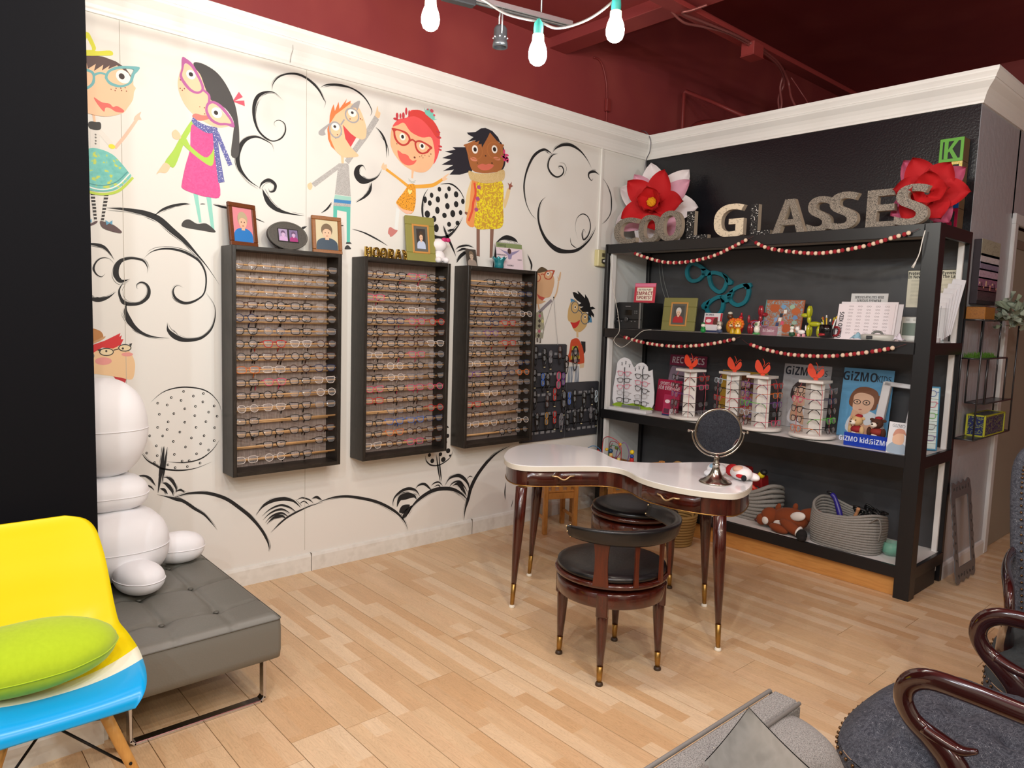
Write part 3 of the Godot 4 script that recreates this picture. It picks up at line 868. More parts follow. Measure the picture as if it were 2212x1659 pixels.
	flat(k, "hand", "8a5a4c", "-1891,2220 -1858,2215 -1860,2203 -1888,2204", 1)
	flat(k, "sleeve", "e8cf9a", "-1586,2461 -1563,2340 -1540,2285 -1497,2407 -1525,2420 -1548,2342 -1562,2424", 1)
	flat(k, "hand", "9a5a4a", "-1512,2417 -1511,2442 -1524,2464 -1503,2452 -1485,2474 -1488,2452 -1471,2446 -1494,2432 -1495,2418", 0)
	flat(k, "dress_side", "ec9a5a", "-1839,2431 -1789,2431 -1799,2281 -1808,2133 -1879,2152 -1856,2274", 1)
	strip(k, "lace", "e0553a", "-1819,2420,16.8 -1806,2353,18.6 -1823,2292,18.5 -1832,2232,18.5 -1860,2163,16.8")
	flat(k, "dress", "#floral", "-1791,2432 -1582,2468 -1561,2310 -1560,2160 -1682,2127 -1806,2130 -1795,2281", 1)
	spots(k, "button", "b0558a", "-1780,2395,17.3,13.2 -1787,2318,17.3,13.2 -1796,2245,17.3,13.3")
	flat(k, "face", "a9683a", "-1917,2648 -1875,2668 -1829,2692 -1762,2712 -1696,2771 -1653,2746 -1604,2712 -1567,2711 -1577,2685 -1563,2612 -1587,2539 -1656,2511 -1754,2492 -1831,2495 -1861,2528 -1886,2603 -1902,2636", 1)
	flat(k, "hair", "26242e", "-1893,2732 -1821,2749 -1774,2782 -1736,2792 -1675,2783 -1624,2752 -1596,2715 -1635,2727 -1696,2769 -1714,2735 -1762,2658 -1767,2682 -1801,2667 -1785,2700 -1830,2676 -1817,2698 -1887,2673 -1837,2713 -1879,2721", 0)
	spots(k, "cheek", "d98a70", "-1829,2571,30.3,13.0 -1628,2608,32.0,11.1")
	hoop_round(k, "glasses", "b5713f", "-1822,2628,68.2,57.7 -1822,2628,60.7,51.9")
	hoop_round(k, "glasses", "b5713f", "-1652,2657,69.4,57.5 -1652,2657,61.5,51.6")
	spots(k, "eye", "f6f1ea", "-1822,2636,25.6,27.4 -1652,2666,25.8,26.5")
	spots(k, "pupil", "2a2020", "-1821,2636,14.2,14.4 -1652,2666,14.9,14.7")
	flat(k, "mouth", "d5705c", "-1798,2530 -1757,2553 -1727,2552 -1696,2563 -1654,2557 -1695,2523 -1755,2511", 1)
	spots(k, "freckle", "4a2a1c", "-1729,2610,6.8,5.1 -1671,2571,6.9,5.2 -1799,2551,4.8,3.6")
	spots(k, "flower", "d8407a", "-1565,2665,9.1,16.4 -1554,2629,26.5,9.0 -1537,2617,16.4,15.0 -1540,2646,18.4,7.5 -1574,2629,18.2,7.5 -1532,2605,9.2,10.5 -1559,2613,12.2,12.0")
	flat(k, "ruff", "#gold", "-1871,2489 -1802,2484 -1656,2508 -1565,2544 -1558,2480 -1624,2451 -1732,2428 -1820,2431 -1858,2440", 1)
	k = thing("wall_decal", "boy with red hair, brown bowler hat and black glasses beside the partition", "wall decal", Vector3.ZERO, 0.0, "decals of children in glasses")
	lay = 0
	flat(k, "collar", "c0323a", "-4013,1193 -3955,1176 -3964,1144 -3993,1162", 0)
	flat(k, "face", "ecc79a", "-4148,1316 -4090,1314 -4044,1328 -3989,1335 -3942,1315 -3918,1267 -3916,1221 -3930,1173 -3979,1183 -4019,1192 -4079,1203 -4151,1220", 1)
	spots(k, "cheek", "e59a94", "-4053,1265,36.0,18.8 -3949,1296,25.6,9.9")
	flat(k, "hair", "cf2f33", "-4105,1340 -4043,1364 -3977,1400 -3982,1381 -3971,1390 -3976,1370 -3964,1370 -3976,1343 -4010,1325 -4057,1330 -4094,1306", 0)
	spots(k, "headphone", "8f8a84", "-4101,1291,11.1,12.6")
	spots(k, "headphone", "3f4448", "-4101,1291,5.2,5.9")
	spots(k, "eye", "e8d5ae", "-4039,1309,28.1,16.5 -3959,1328,26.2,15.2")
	spots(k, "pupil", "2a2422", "-4040,1313,4.7,5.3 -3968,1325,4.8,5.3")
	hoop_round(k, "glasses", "2f3230", "-4039,1309,31.4,19.5 -4039,1309,27.4,15.0")
	hoop_round(k, "glasses", "2f3230", "-3959,1328,29.0,18.3 -3959,1328,24.8,13.7")
	flat(k, "glasses", "2f3230", "-4079,1319 -4060,1325 -4065,1310", 0)
	flat(k, "glasses", "2f3230", "-3940,1347 -3926,1351 -3932,1333", 0)
	strip(k, "glasses", "2f3230", "-4009,1317,4.3 -3987,1323,4.3")
	flat(k, "hat", "b9804a", "-4146,1417 -4107,1422 -4081,1417 -4058,1403 -4055,1375 -4109,1348 -4148,1345", 1)
	flat(k, "hat_brim", "c79a6c", "-4148,1345 -4102,1355 -4048,1383 -4045,1376 -4069,1360 -4109,1343 -4148,1335", 1)
	k = thing("wall_decal", "boy in brown cap, orange glasses and argyle vest waving beside the right display case", "wall decal", Vector3.ZERO, 0.0, "decals of children in glasses")
	lay = 0
	flat(k, "leg", "6a625c", "-1194,1382 -1174,1382 -1173,1349 -1190,1349", 0)
	flat(k, "leg", "6a625c", "-1161,1382 -1143,1382 -1146,1344 -1159,1345", 0)
	strip(k, "sleeve", "8e8890", "-1180,1566,27.5 -1119,1615,25.8 -1049,1665,25.1")
	strip(k, "forearm", "d8b894", "-1030,1674,15.1 -1002,1719,15.2 -989,1770,15.2 -984,1808,15.2")
	flat(k, "hand", "d8b894", "-1000,1850 -991,1824 -994,1811 -975,1812 -964,1834 -960,1876 -970,1880 -981,1854 -987,1834", 1)
	flat(k, "vest", "#argyle", "-1201,1571 -1140,1578 -1126,1532 -1116,1449 -1127,1377 -1206,1385 -1235,1394 -1248,1550", 0)
	flat(k, "diamond", "b5607a", "-1169,1562 -1152,1546 -1167,1529 -1184,1545", 0)
	flat(k, "diamond", "b5607a", "-1169,1448 -1152,1432 -1167,1415 -1184,1432", 0)
	flat(k, "diamond", "4d4640", "-1170,1525 -1153,1508 -1168,1492 -1185,1508", 0)
	flat(k, "diamond", "4d4640", "-1171,1487 -1154,1471 -1169,1454 -1186,1471", 0)
	flat(k, "diamond", "4d4640", "-1173,1415 -1156,1399 -1171,1382 -1188,1398", 0)
	flat(k, "diamond", "c9c48a", "-1138,1523 -1121,1507 -1136,1490 -1153,1506", 0)
	flat(k, "diamond", "d8d8d0", "-1139,1448 -1122,1432 -1137,1415 -1154,1432", 0)
	flat(k, "diamond", "d8d8d0", "-1200,1450 -1184,1434 -1199,1417 -1216,1433", 0)
	flat(k, "tie", "3a3634", "-1176,1575 -1154,1581 -1167,1565", 0)
	flat(k, "neck", "d3ab84", "-1199,1641 -1188,1641 -1170,1593 -1182,1590", 0)
	flat(k, "face", "d3ab84", "-1268,1853 -1223,1860 -1184,1863 -1144,1872 -1105,1881 -1067,1873 -1042,1846 -1030,1818 -1031,1784 -1044,1738 -1071,1690 -1116,1680 -1144,1659 -1112,1656 -1161,1636 -1212,1636 -1259,1671", 1)
	flat(k, "mouth", "c0574a", "-1209,1709 -1169,1690 -1119,1681 -1147,1658 -1186,1674", 0)
	flat(k, "cap", "5a4a35", "-1257,1862 -1223,1862 -1202,1885 -1174,1903 -1145,1902 -1109,1888 -1103,1879 -1144,1870 -1195,1859", 1)
	spots(k, "eye", "f4ede6", "-1099,1859,16.3,14.8")
	spots(k, "pupil", "2a201c", "-1100,1860,7.5,7.4")
	hoop(k, "glasses", "b5543c", "-1140,1836 -1136,1861 -1111,1880 -1069,1889 -1029,1887 -1034,1875 -1048,1846 -1065,1823 -1095,1815 -1125,1820", "-1131,1838 -1126,1857 -1106,1873 -1072,1881 -1050,1879 -1055,1866 -1059,1847 -1073,1830 -1095,1822 -1118,1827")
	hoop_round(k, "glasses", "b5543c", "-1211,1824,39.5,31.6 -1211,1824,31.1,25.5")
	strip(k, "glasses", "b5543c", "-1175,1848,7.8 -1154,1854,7.8 -1136,1846,7.9")
	k = thing("wall_decal", "boy with spiky black hair, blue glasses and striped shirt by the shelf post", "wall decal", Vector3.ZERO, 0.0, "decals of children in glasses")
	lay = 0
	flat(k, "face", "ccab72", "-835,1670 -797,1681 -749,1648 -715,1605 -662,1585 -635,1564 -639,1520 -655,1475 -694,1443 -731,1428 -776,1434 -811,1464 -830,1503 -857,1512 -870,1541 -869,1575 -865,1606 -852,1636", 1)
	flat(k, "neck", "d8bd92", "-766,1435 -744,1435 -739,1387 -761,1387", 0)
	flat(k, "mouth", "c8332e", "-838,1504 -799,1501 -762,1509 -731,1523 -738,1496 -765,1467 -800,1458 -820,1482", 1)
	flat(k, "hair", "151517", "-826,1735 -800,1737 -758,1722 -773,1749 -742,1734 -683,1695 -685,1727 -644,1691 -622,1652 -617,1628 -588,1632 -556,1617 -605,1606 -569,1570 -568,1545 -603,1565 -598,1538 -633,1497 -641,1537 -638,1587 -702,1586 -737,1611 -697,1628 -730,1627 -761,1637 -724,1655 -771,1673 -807,1697", 0)
	spots(k, "eye", "efe6d4", "-790,1621,14.4,13.8 -673,1547,14.9,14.0")
	spots(k, "pupil", "2a1c16", "-790,1621,8.2,8.6 -673,1547,8.4,8.7")
	flat(k, "glasses", "4a8ab5", "-847,1685 -822,1683 -789,1668 -826,1662 -838,1649", 0)
	flat(k, "glasses", "4a8ab5", "-629,1560 -596,1538 -589,1506 -633,1507 -615,1533", 0)
	hoop_round(k, "glasses", "3f5a70", "-792,1620,45.2,46.4 -792,1620,37.7,41.3")
	hoop_round(k, "glasses", "3f5a70", "-673,1536,49.1,46.4 -673,1536,41.4,41.1")
	strip(k, "glasses", "3f5a70", "-750,1597,7.5 -722,1588,7.5 -711,1569,7.5")
	flat(k, "trousers", "#plaid", "-839,1159 -719,1161 -716,1026 -846,1029", 0)
	flat(k, "trouser_gap", "d9d6d0", "-782,1127 -766,1126 -769,1031 -791,1032", 0)
	flat(k, "bag", "2a2a2c", "-711,1357 -657,1354 -652,1277 -674,1251", 0)
	flat(k, "shirt", "c9502f", "-825,1357 -789,1378 -743,1376 -702,1331 -673,1267 -663,1183 -708,1176 -816,1194 -856,1211 -836,1284", 1)
	flat(k, "hem", "d9c0a0", "-714,1179 -663,1184 -664,1149 -709,1144", 0)
	flat(k, "stripe", "b8b53a", "-808,1318 -743,1320 -738,1291 -810,1289", 0)
	flat(k, "stripe", "3a2a26", "-814,1287 -734,1289 -731,1273 -813,1270", 0)
	flat(k, "stripe", "9a938c", "-816,1269 -725,1270 -721,1246 -819,1244", 0)
	flat(k, "stripe", "cdb63a", "-819,1243 -721,1245 -717,1220 -821,1214", 0)
	flat(k, "stripe", "6a2a2a", "-821,1212 -717,1217 -715,1194 -822,1196", 0)
	ink(wall, "painted_cloud", "black brush outline cloud behind the boy pointing up", [
		"-3220,2704,9.6 -3213,2742,13.8 -3188,2778,12.5 -3152,2803,9.8 -3108,2819,9.9 -3064,2824,11.4 -3018,2814,11.6 -2972,2790,13.2 -2941,2763,13.3 -2917,2726,10.4 -2905,2707,7.5 -2917,2670,3.0",
		"-2941,2780,4.4 -2910,2801,13.4 -2870,2814,15.0 -2814,2823,13.7 -2748,2824,7.7 -2690,2808,9.4 -2647,2781,7.9 -2616,2743,8.0 -2607,2716,9.6 -2620,2691,4.8",
		"-3152,2662,2.1 -3181,2683,9.8 -3210,2696,13.8 -3252,2687,20.5 -3291,2659,27.1 -3312,2615,24.3 -3317,2561,17.6 -3308,2516,13.6 -3288,2477,10.9 -3252,2450,9.7 -3210,2442,5.6 -3166,2466,8.5 -3143,2507,8.5 -3148,2544,8.5 -3174,2557,7.0 -3199,2548,7.0 -3206,2529,5.6 -3188,2518,2.8",
		"-3206,2381,2.8 -3217,2419,7.0 -3249,2437,9.7 -3302,2448,10.9 -3350,2432,16.1 -3384,2397,20.0 -3405,2340,22.6 -3405,2294,26.7 -3385,2251,26.9 -3344,2211,24.5 -3288,2182,20.7",
		"-3288,2178,20.7 -3270,2211,22.2 -3235,2230,21.0 -3202,2212,16.9 -3207,2181,14.1 -3230,2171,9.8 -3237,2189,5.6",
		"-3270,2181,25.0 -3256,2149,32.0 -3231,2111,32.3 -3188,2082,24.2 -3121,2069,17.4 -3030,2065,14.8",
		"-2929,2091,6.1 -2889,2121,10.7 -2863,2160,10.8",
		"-2579,2636,6.5 -2539,2606,11.4 -2507,2551,11.6 -2501,2469,6.6",
		"-2552,2596,3.3 -2498,2546,4.1 -2487,2479,3.3",
		"-2641,2372,6.4 -2663,2398,11.2 -2693,2379,28.6 -2699,2341,34.9 -2666,2316,38.5 -2614,2320,19.5 -2562,2350,11.5 -2531,2400,6.6",
		"-2605,2310,19.5 -2613,2263,19.5 -2648,2221,16.1 -2707,2180,14.3",
	], "")
	ink(wall, "painted_cloud", "curly black brush outline cloud left of the left display case", [
		"-3997,1747,1.9 -4014,1776,7.6 -4041,1804,14.1 -4076,1813,16.8 -4124,1815,13.8",
		"-3995,1727,3.8 -4019,1753,3.8 -4051,1753,5.7 -4075,1732,6.6 -4085,1701,8.4 -4074,1675,8.5 -4052,1665,6.6 -4036,1682,3.8",
		"-4129,1576,18.6 -4090,1560,22.5 -4059,1559,19.0 -4023,1573,12.4 -3993,1599,6.7",
		"-3853,1691,3.0 -3850,1722,10.0 -3866,1752,14.9 -3894,1762,12.8 -3932,1762,12.7 -3969,1747,16.4 -3990,1713,24.0 -3991,1672,28.8 -3971,1648,29.0 -3943,1655,14.6 -3931,1663,3.9",
		"-3866,1767,9.9 -3836,1798,15.0 -3797,1816,18.2 -3748,1823,17.4 -3692,1817,17.7 -3641,1797,15.8 -3600,1766,10.7 -3574,1713,8.6 -3572,1648,7.6 -3588,1598,7.5 -3633,1564,11.7 -3680,1554,15.8 -3721,1574,18.7 -3735,1608,15.5 -3725,1635,10.4 -3705,1641,7.3 -3684,1632,5.2",
		"-3957,1644,24.3 -3976,1607,27.1 -3972,1572,24.3 -3954,1547,24.4 -3922,1541,16.8 -3884,1550,14.9 -3854,1579,17.0 -3847,1613,15.1 -3858,1639,12.0 -3880,1648,9.9 -3899,1637,6.9 -3901,1621,4.9 -3892,1616,3.0",
		"-3950,1542,29.3 -3955,1506,32.3 -3942,1466,29.5 -3919,1430,22.8 -3881,1399,17.0 -3828,1381,13.2 -3754,1374,11.4",
		"-3763,1456,5.2 -3758,1421,31.1 -3738,1395,36.5 -3703,1373,26.3 -3656,1367,18.1 -3598,1379,14.1 -3549,1423,11.0 -3527,1490,7.7 -3532,1551,5.5 -3575,1615,6.5",
	], "")
	ink(wall, "painted_cloud", "black brush outline cloud left of the white cable channel", [
		"-1231,2241,11.5 -1288,2275,11.3 -1341,2347,11.2 -1367,2445,12.9 -1355,2540,12.9 -1316,2632,16.7 -1264,2698,22.5 -1188,2743,22.8 -1131,2737,26.9 -1096,2723,19.3",
		"-1097,2738,7.7 -1064,2776,21.4 -995,2812,23.6 -900,2825,20.0 -801,2801,16.4 -723,2751,12.5 -668,2693,8.4",
		"-1038,2739,7.8 -1090,2724,19.4 -1128,2685,19.2 -1137,2628,17.3 -1100,2586,15.5 -1041,2571,9.8 -989,2595,9.9 -973,2629,11.9 -993,2655,15.8 -1028,2649,11.8 -1009,2628,4.9",
		"-1023,2678,2.9 -970,2679,3.0 -944,2642,3.0 -971,2585,3.0",
		"-575,2656,17.1 -629,2674,27.6 -692,2656,18.9 -696,2622,12.6 -663,2601,8.4 -645,2621,5.3",
		"-535,2637,6.5 -478,2593,10.9 -434,2530,13.2 -418,2462,13.3 -423,2382,11.1 -473,2316,11.0 -525,2284,6.6",
		"-1143,2416,5.8 -1192,2373,24.9 -1217,2307,22.9 -1213,2235,19.2 -1176,2159,21.3 -1109,2092,29.5 -1013,2047,36.1 -904,2039,26.6 -782,2066,27.2 -672,2140,25.6 -612,2214,19.4 -587,2264,8.6",
		"-874,2147,4.1 -859,2098,6.2 -795,2069,8.4",
		"-787,2138,5.2 -822,2219,5.2 -808,2296,6.2 -748,2336,8.4 -683,2318,8.5 -654,2253,10.7 -675,2183,12.8 -724,2144,14.8 -745,2184,16.8 -728,2220,10.5 -702,2197,8.5",
	], "")
	ink(wall, "painted_hills", "black brush hill lines running along the mural", [
		"-4028,1987,23.5 -3974,1989,24.8 -3919,1988,27.1 -3853,1980,29.6 -3795,1959,31.1 -3737,1913,28.6 -3677,1866,22.9 -3620,1807,15.9 -3563,1741,11.9 -3501,1651,7.7",
		"-3817,1974,10.0 -3780,2007,14.1 -3730,2033,13.3 -3674,2050,12.4 -3644,2053,6.3",
		"-3597,2060,5.3 -3571,2063,4.3",
		"-3533,2065,7.5 -3485,2060,12.0 -3441,2055,11.0",
		"-4116,1982,13.7 -4104,1979,11.0",
		"-2731,2021,4.8 -2653,2010,8.1 -2565,1980,8.3 -2483,1945,5.1",
		"-3324,2022,6.9 -3260,2004,4.2",
		"-3068,1979,11.8 -3015,2010,10.4",
		"-2815,2034,7.8 -2785,2035,4.7",
		"-3825,581,8.7 -3779,563,11.5 -3736,545,17.9 -3693,524,13.6 -3641,479,13.8 -3591,437,12.1 -3555,388,10.4 -3523,339,4.8",
		"-3745,551,17.8 -3710,560,18.0 -3666,565,18.2 -3599,558,18.5 -3531,536,17.9 -3466,500,17.3 -3404,446,17.6 -3345,387,17.9 -3291,317,18.2 -3250,243,20.5 -3235,189,17.5 -3240,162,7.2",
		"-3227,270,4.1 -3188,304,10.4 -3135,341,10.5 -3071,367,10.6 -2984,390,8.7 -2905,399,7.7",
		"-2957,392,7.2 -2908,408,10.9 -2832,417,16.0 -2748,411,16.3 -2649,385,16.7 -2552,351,17.1 -2467,306,20.2 -2387,249,23.3 -2327,182,20.9 -2297,118,11.2",
		"-2319,200,20.9 -2269,269,23.9 -2201,320,25.6 -2101,355,26.2 -2005,355,25.2 -1922,333,27.2 -1854,292,27.6 -1806,244,27.9",
		"-1835,101,18.6 -1825,185,26.3 -1802,250,26.4 -1779,330,26.5 -1721,419,25.1 -1636,499,25.5 -1539,558,22.7 -1420,596,19.9",
		"-1451,327,6.7 -1457,256,11.7 -1452,194,5.0",
		"-1374,186,4.2 -1390,130,5.9",
		"-1617,2031,17.8 -1577,2064,19.7 -1516,2084,30.8 -1441,2074,31.2 -1409,2057,18.5",
		"-1313,1986,11.3 -1271,1918,17.2 -1274,1869,13.4",
	], "")
	ink(wall, "painted_bushes", "black brush bushes of nested arches on the hill lines", [
		"-3919,680,6.8 -3905,685,10.2 -3881,683,10.3 -3857,667,12.9 -3840,642,11.3 -3830,623,7.0",
		"-3902,628,8.5 -3878,634,8.6 -3853,624,8.6 -3837,601,5.2",
		"-3794,664,8.8 -3773,663,13.2 -3748,639,15.1 -3731,600,11.6 -3734,572,4.5",
		"-3799,637,8.8 -3778,629,15.0 -3753,594,15.1 -3745,560,7.1",
		"-3810,609,8.7 -3791,599,13.2 -3774,574,11.5",
		"-3736,582,7.1 -3710,588,10.8 -3688,571,7.2",
		"-3313,384,8.0 -3280,426,15.1 -3229,454,20.4 -3162,459,20.8 -3093,438,21.1 -3044,389,18.2",
		"-3278,375,5.1 -3229,408,10.2 -3167,421,11.4 -3114,400,11.6 -3071,362,10.6",
		"-3273,352,6.1 -3224,387,11.3 -3162,397,12.5 -3109,363,10.5",
		"-3260,334,5.1 -3219,366,11.3 -3162,374,12.5 -3119,344,8.4",
		"-3252,323,7.1 -3209,354,15.4 -3162,356,17.7 -3135,336,7.3",
		"-3077,436,4.2 -3039,446,7.5 -2995,429,7.6 -2967,403,5.5",
		"-3055,412,4.3 -3025,423,6.4 -2995,397,5.4",
		"-2978,432,5.4 -2945,435,14.2 -2911,411,7.7",
		"-2420,299,13.6 -2403,353,16.3 -2353,387,17.9 -2294,395,19.5 -2241,375,18.3 -2209,331,17.1",
		"-2388,288,34.2 -2367,342,41.2 -2315,353,41.6 -2255,344,28.1 -2232,315,21.2",
		"-2365,246,55.1 -2328,265,48.6 -2284,284,35.0",
		"-2346,204,41.6 -2306,249,34.9 -2269,282,28.1",
		"-2245,388,7.0 -2219,410,12.7 -2173,411,15.7 -2133,379,14.4 -2113,353,10.2",
		"-2117,390,5.8 -2094,407,10.2 -2055,408,10.3 -2022,377,8.9",
		"-2101,378,4.4 -2062,389,7.3 -2037,366,5.9",
		"-2005,375,7.4 -1966,423,17.9 -1892,434,22.7 -1832,399,21.5 -1796,346,15.5 -1790,290,12.4",
		"-1972,357,6.0 -1940,386,10.5 -1882,392,10.6 -1839,352,10.8 -1803,299,10.9",
		"-1940,366,10.5 -1890,372,30.4 -1847,326,23.0 -1815,273,15.5",
		"-1819,397,3.9 -1790,414,5.4 -1760,403,4.7",
		"-1965,1963,5.0 -1928,1988,11.6 -1863,2001,11.8 -1805,1991,8.5",
		"-1955,1949,6.6 -1900,1975,13.4 -1843,1973,8.5",
		"-1852,1968,22.0 -1917,1930,21.7 -1953,1879,13.3",
	], "")
	ink(wall, "painted_tree", "round painted tree with small ring dots left of the left display case", [
		"-3894,805,10.6 -3866,762,10.7 -3822,729,10.8 -3793,709,7.8 -3710,691,7.2 -3632,694,6.5 -3547,719,5.0",
		"-3777,744,6.2 -3694,730,6.4 -3615,738,5.7 -3551,777,5.0 -3509,832,4.2",
		"-3847,1054,4.5 -3795,1099,6.1 -3735,1120,6.2 -3666,1123,6.3 -3588,1105,4.9 -3532,1061,3.3 -3500,992,2.5 -3498,848,2.5",
		"-3789,826,17.1 -3800,730,18.6 -3821,587,18.6",
		"-3771,820,7.8 -3783,736,10.9 -3800,633,10.9",
	], "-3689,1102,6.1,6.5 -3590,1086,6.4,6.6 -3749,1073,6.0,6.4 -3641,1075,6.2,6.5 -3814,1048,5.9,6.3 -3702,1056,6.1,6.5 -3769,1036,6.0,6.4 -3594,1042,6.4,6.6 -3536,1017,6.5,6.7 -3631,1021,6.3,6.6 -3684,1011,6.2,6.5 -3807,991,5.9,6.4 -3738,990,6.0,6.5 -3564,986,6.4,6.7 -3635,972,6.3,6.6 -3521,961,6.5,6.7 -3766,949,6.0,6.4 -3685,941,6.2,6.5 -3579,936,6.4,6.7 -3816,925,5.9,6.4 -3629,910,6.3,6.6 -3534,900,6.5,6.7 -3771,910,6.0,6.4 -3710,892,6.1,6.5 -3854,885,5.8,6.4 -3793,879,5.9,6.4 -3589,862,6.4,6.7 -3653,856,6.3,6.6 -3537,831,6.5,6.7 -3742,846,6.1,6.5 -3607,821,6.4,6.7 -3823,831,5.9,6.4 -3683,811,6.2,6.6 -3566,783,6.5,6.7 -3738,778,6.1,6.5 -3628,769,6.3,6.7 -3869,799,5.8,6.4 -3820,780,5.9,6.4 -3833,746,5.9,6.4 -3770,727,6.0,6.5 -3735,708,6.1,6.5 -3675,707,6.2,6.6 -3611,718,6.4,6.7 -3701,739,6.2,6.6 -3666,737,6.2,6.6")
	ink(wall, "painted_tree", "round painted tree with big black dots between two girl decals", [
		"-2189,2330,15.5 -2222,2277,18.5 -2233,2199,18.5 -2219,2124,10.9 -2174,2051,20.5 -2094,2031,24.0 -2022,2052,27.7 -1951,2117,21.4 -1905,2187,11.6",
		"-2103,2369,6.3 -2014,2383,9.7 -1940,2350,8.2 -1896,2298,6.6",
		"-2069,2112,17.7 -2041,2057,17.8 -1983,1968,11.5 -1959,1919,9.9",
		"-2032,2080,16.2 -1978,2096,11.5",
	], "-2104,2338,14.1,15.5 -2027,2351,14.4,15.6 -1968,2323,18.3,20.1 -2164,2292,13.9,16.7 -2114,2272,17.6,19.7 -2048,2303,14.3,18.4 -2213,2257,13.7,20.8 -2177,2241,15.6,16.8 -2037,2239,18.0,19.9 -1966,2260,18.4,20.1 -1911,2285,14.9,17.4 -2116,2203,17.6,22.6 -2194,2170,20.7,22.4 -2059,2177,17.9,17.1 -1992,2196,20.1,23.0 -1928,2210,14.9,15.9 -2141,2145,17.5,19.7 -2020,2124,16.3,15.8 -2122,2089,19.4,25.5 -1951,2139,16.6,15.9")
	ink(wall, "painted_tree", "small painted tree with black dots between the middle and right display cases", [
		"-2170,605,5.7 -2161,565,8.6 -2121,531,10.1 -2050,526,7.3 -1970,563,8.9 -1939,620,6.0",
		"-2082,602,10.1 -2061,488,10.2 -2043,406,7.3",
		"-2060,606,5.8 -2049,500,10.2 -2030,405,7.4",
		"-2016,792,14.6 -1984,773,10.3",
	], "-1984,615,17.9,17.3 -2006,676,11.3,11.9 -1991,718,13.0,14.5 -2048,598,14.4,13.2 -2023,559,19.3,17.2 -2114,560,15.7,15.7 -2138,602,12.5,13.0 -1967,580,9.8,8.0")

# ---------- furniture
func mahogany() -> Material:
	return pat([[0.0, "260b06"], [0.45, "3d130a"], [0.7, "4a180c"], [1.0, "2c0d07"]], 0.02, Vector3(6, 0.8, 6), 0.22, 0.0, 4, {"clearcoat_enabled": true, "clearcoat": 0.6, "clearcoat_roughness": 0.12})

func brass() -> Material: return mt("a98245", 0.32, 0.9)
func black_vinyl() -> Material: return mt("121214", 0.3, 0.0, {"normal_enabled": true, "normal_texture": noise_tex(0.03, [], 256, 3, FastNoiseLite.TYPE_SIMPLEX_SMOOTH, 6, 3.0), "normal_scale": 0.22, "uv1_triplanar": true, "uv1_scale": Vector3(6, 6, 6)})

func tapered_leg(parent: Node, top: Vector3, foot: Vector3, r0: float, r1: float, fer: float, glide: Material, called := "leg") -> void:
	var d := foot - top
	var k := 1.0 - (fer - foot.y) / (top.y - foot.y)
	var mid := top + d * k
	var s := st()
	tube(s, [top, top.lerp(mid, 0.35), top.lerp(mid, 0.7), mid], [r0, r0 * 0.95 + r1 * 0.05, (r0 + r1) / 2.0, r1 * 1.05], 18)
	var leg := obj(called, s, mahogany(), parent)
	s = st()
	tube(s, [mid + Vector3(0, 0.002, 0), mid.lerp(foot, 0.5), foot + Vector3(0, 0.016, 0)], [r1 * 1.12, r1 * 1.0, r1 * 0.86], 18)
	obj("ferrule", s, brass(), leg)
	s = st()
	lathe(s, [Vector2(0.0001, 0), Vector2(r1 * 1.25, 0.0), Vector2(r1 * 1.35, 0.004), Vector2(r1 * 1.2, 0.012), Vector2(r1 * 0.8, 0.017), Vector2(0.0001, 0.017)], 16, foot)
	obj("glide", s, glide, leg)

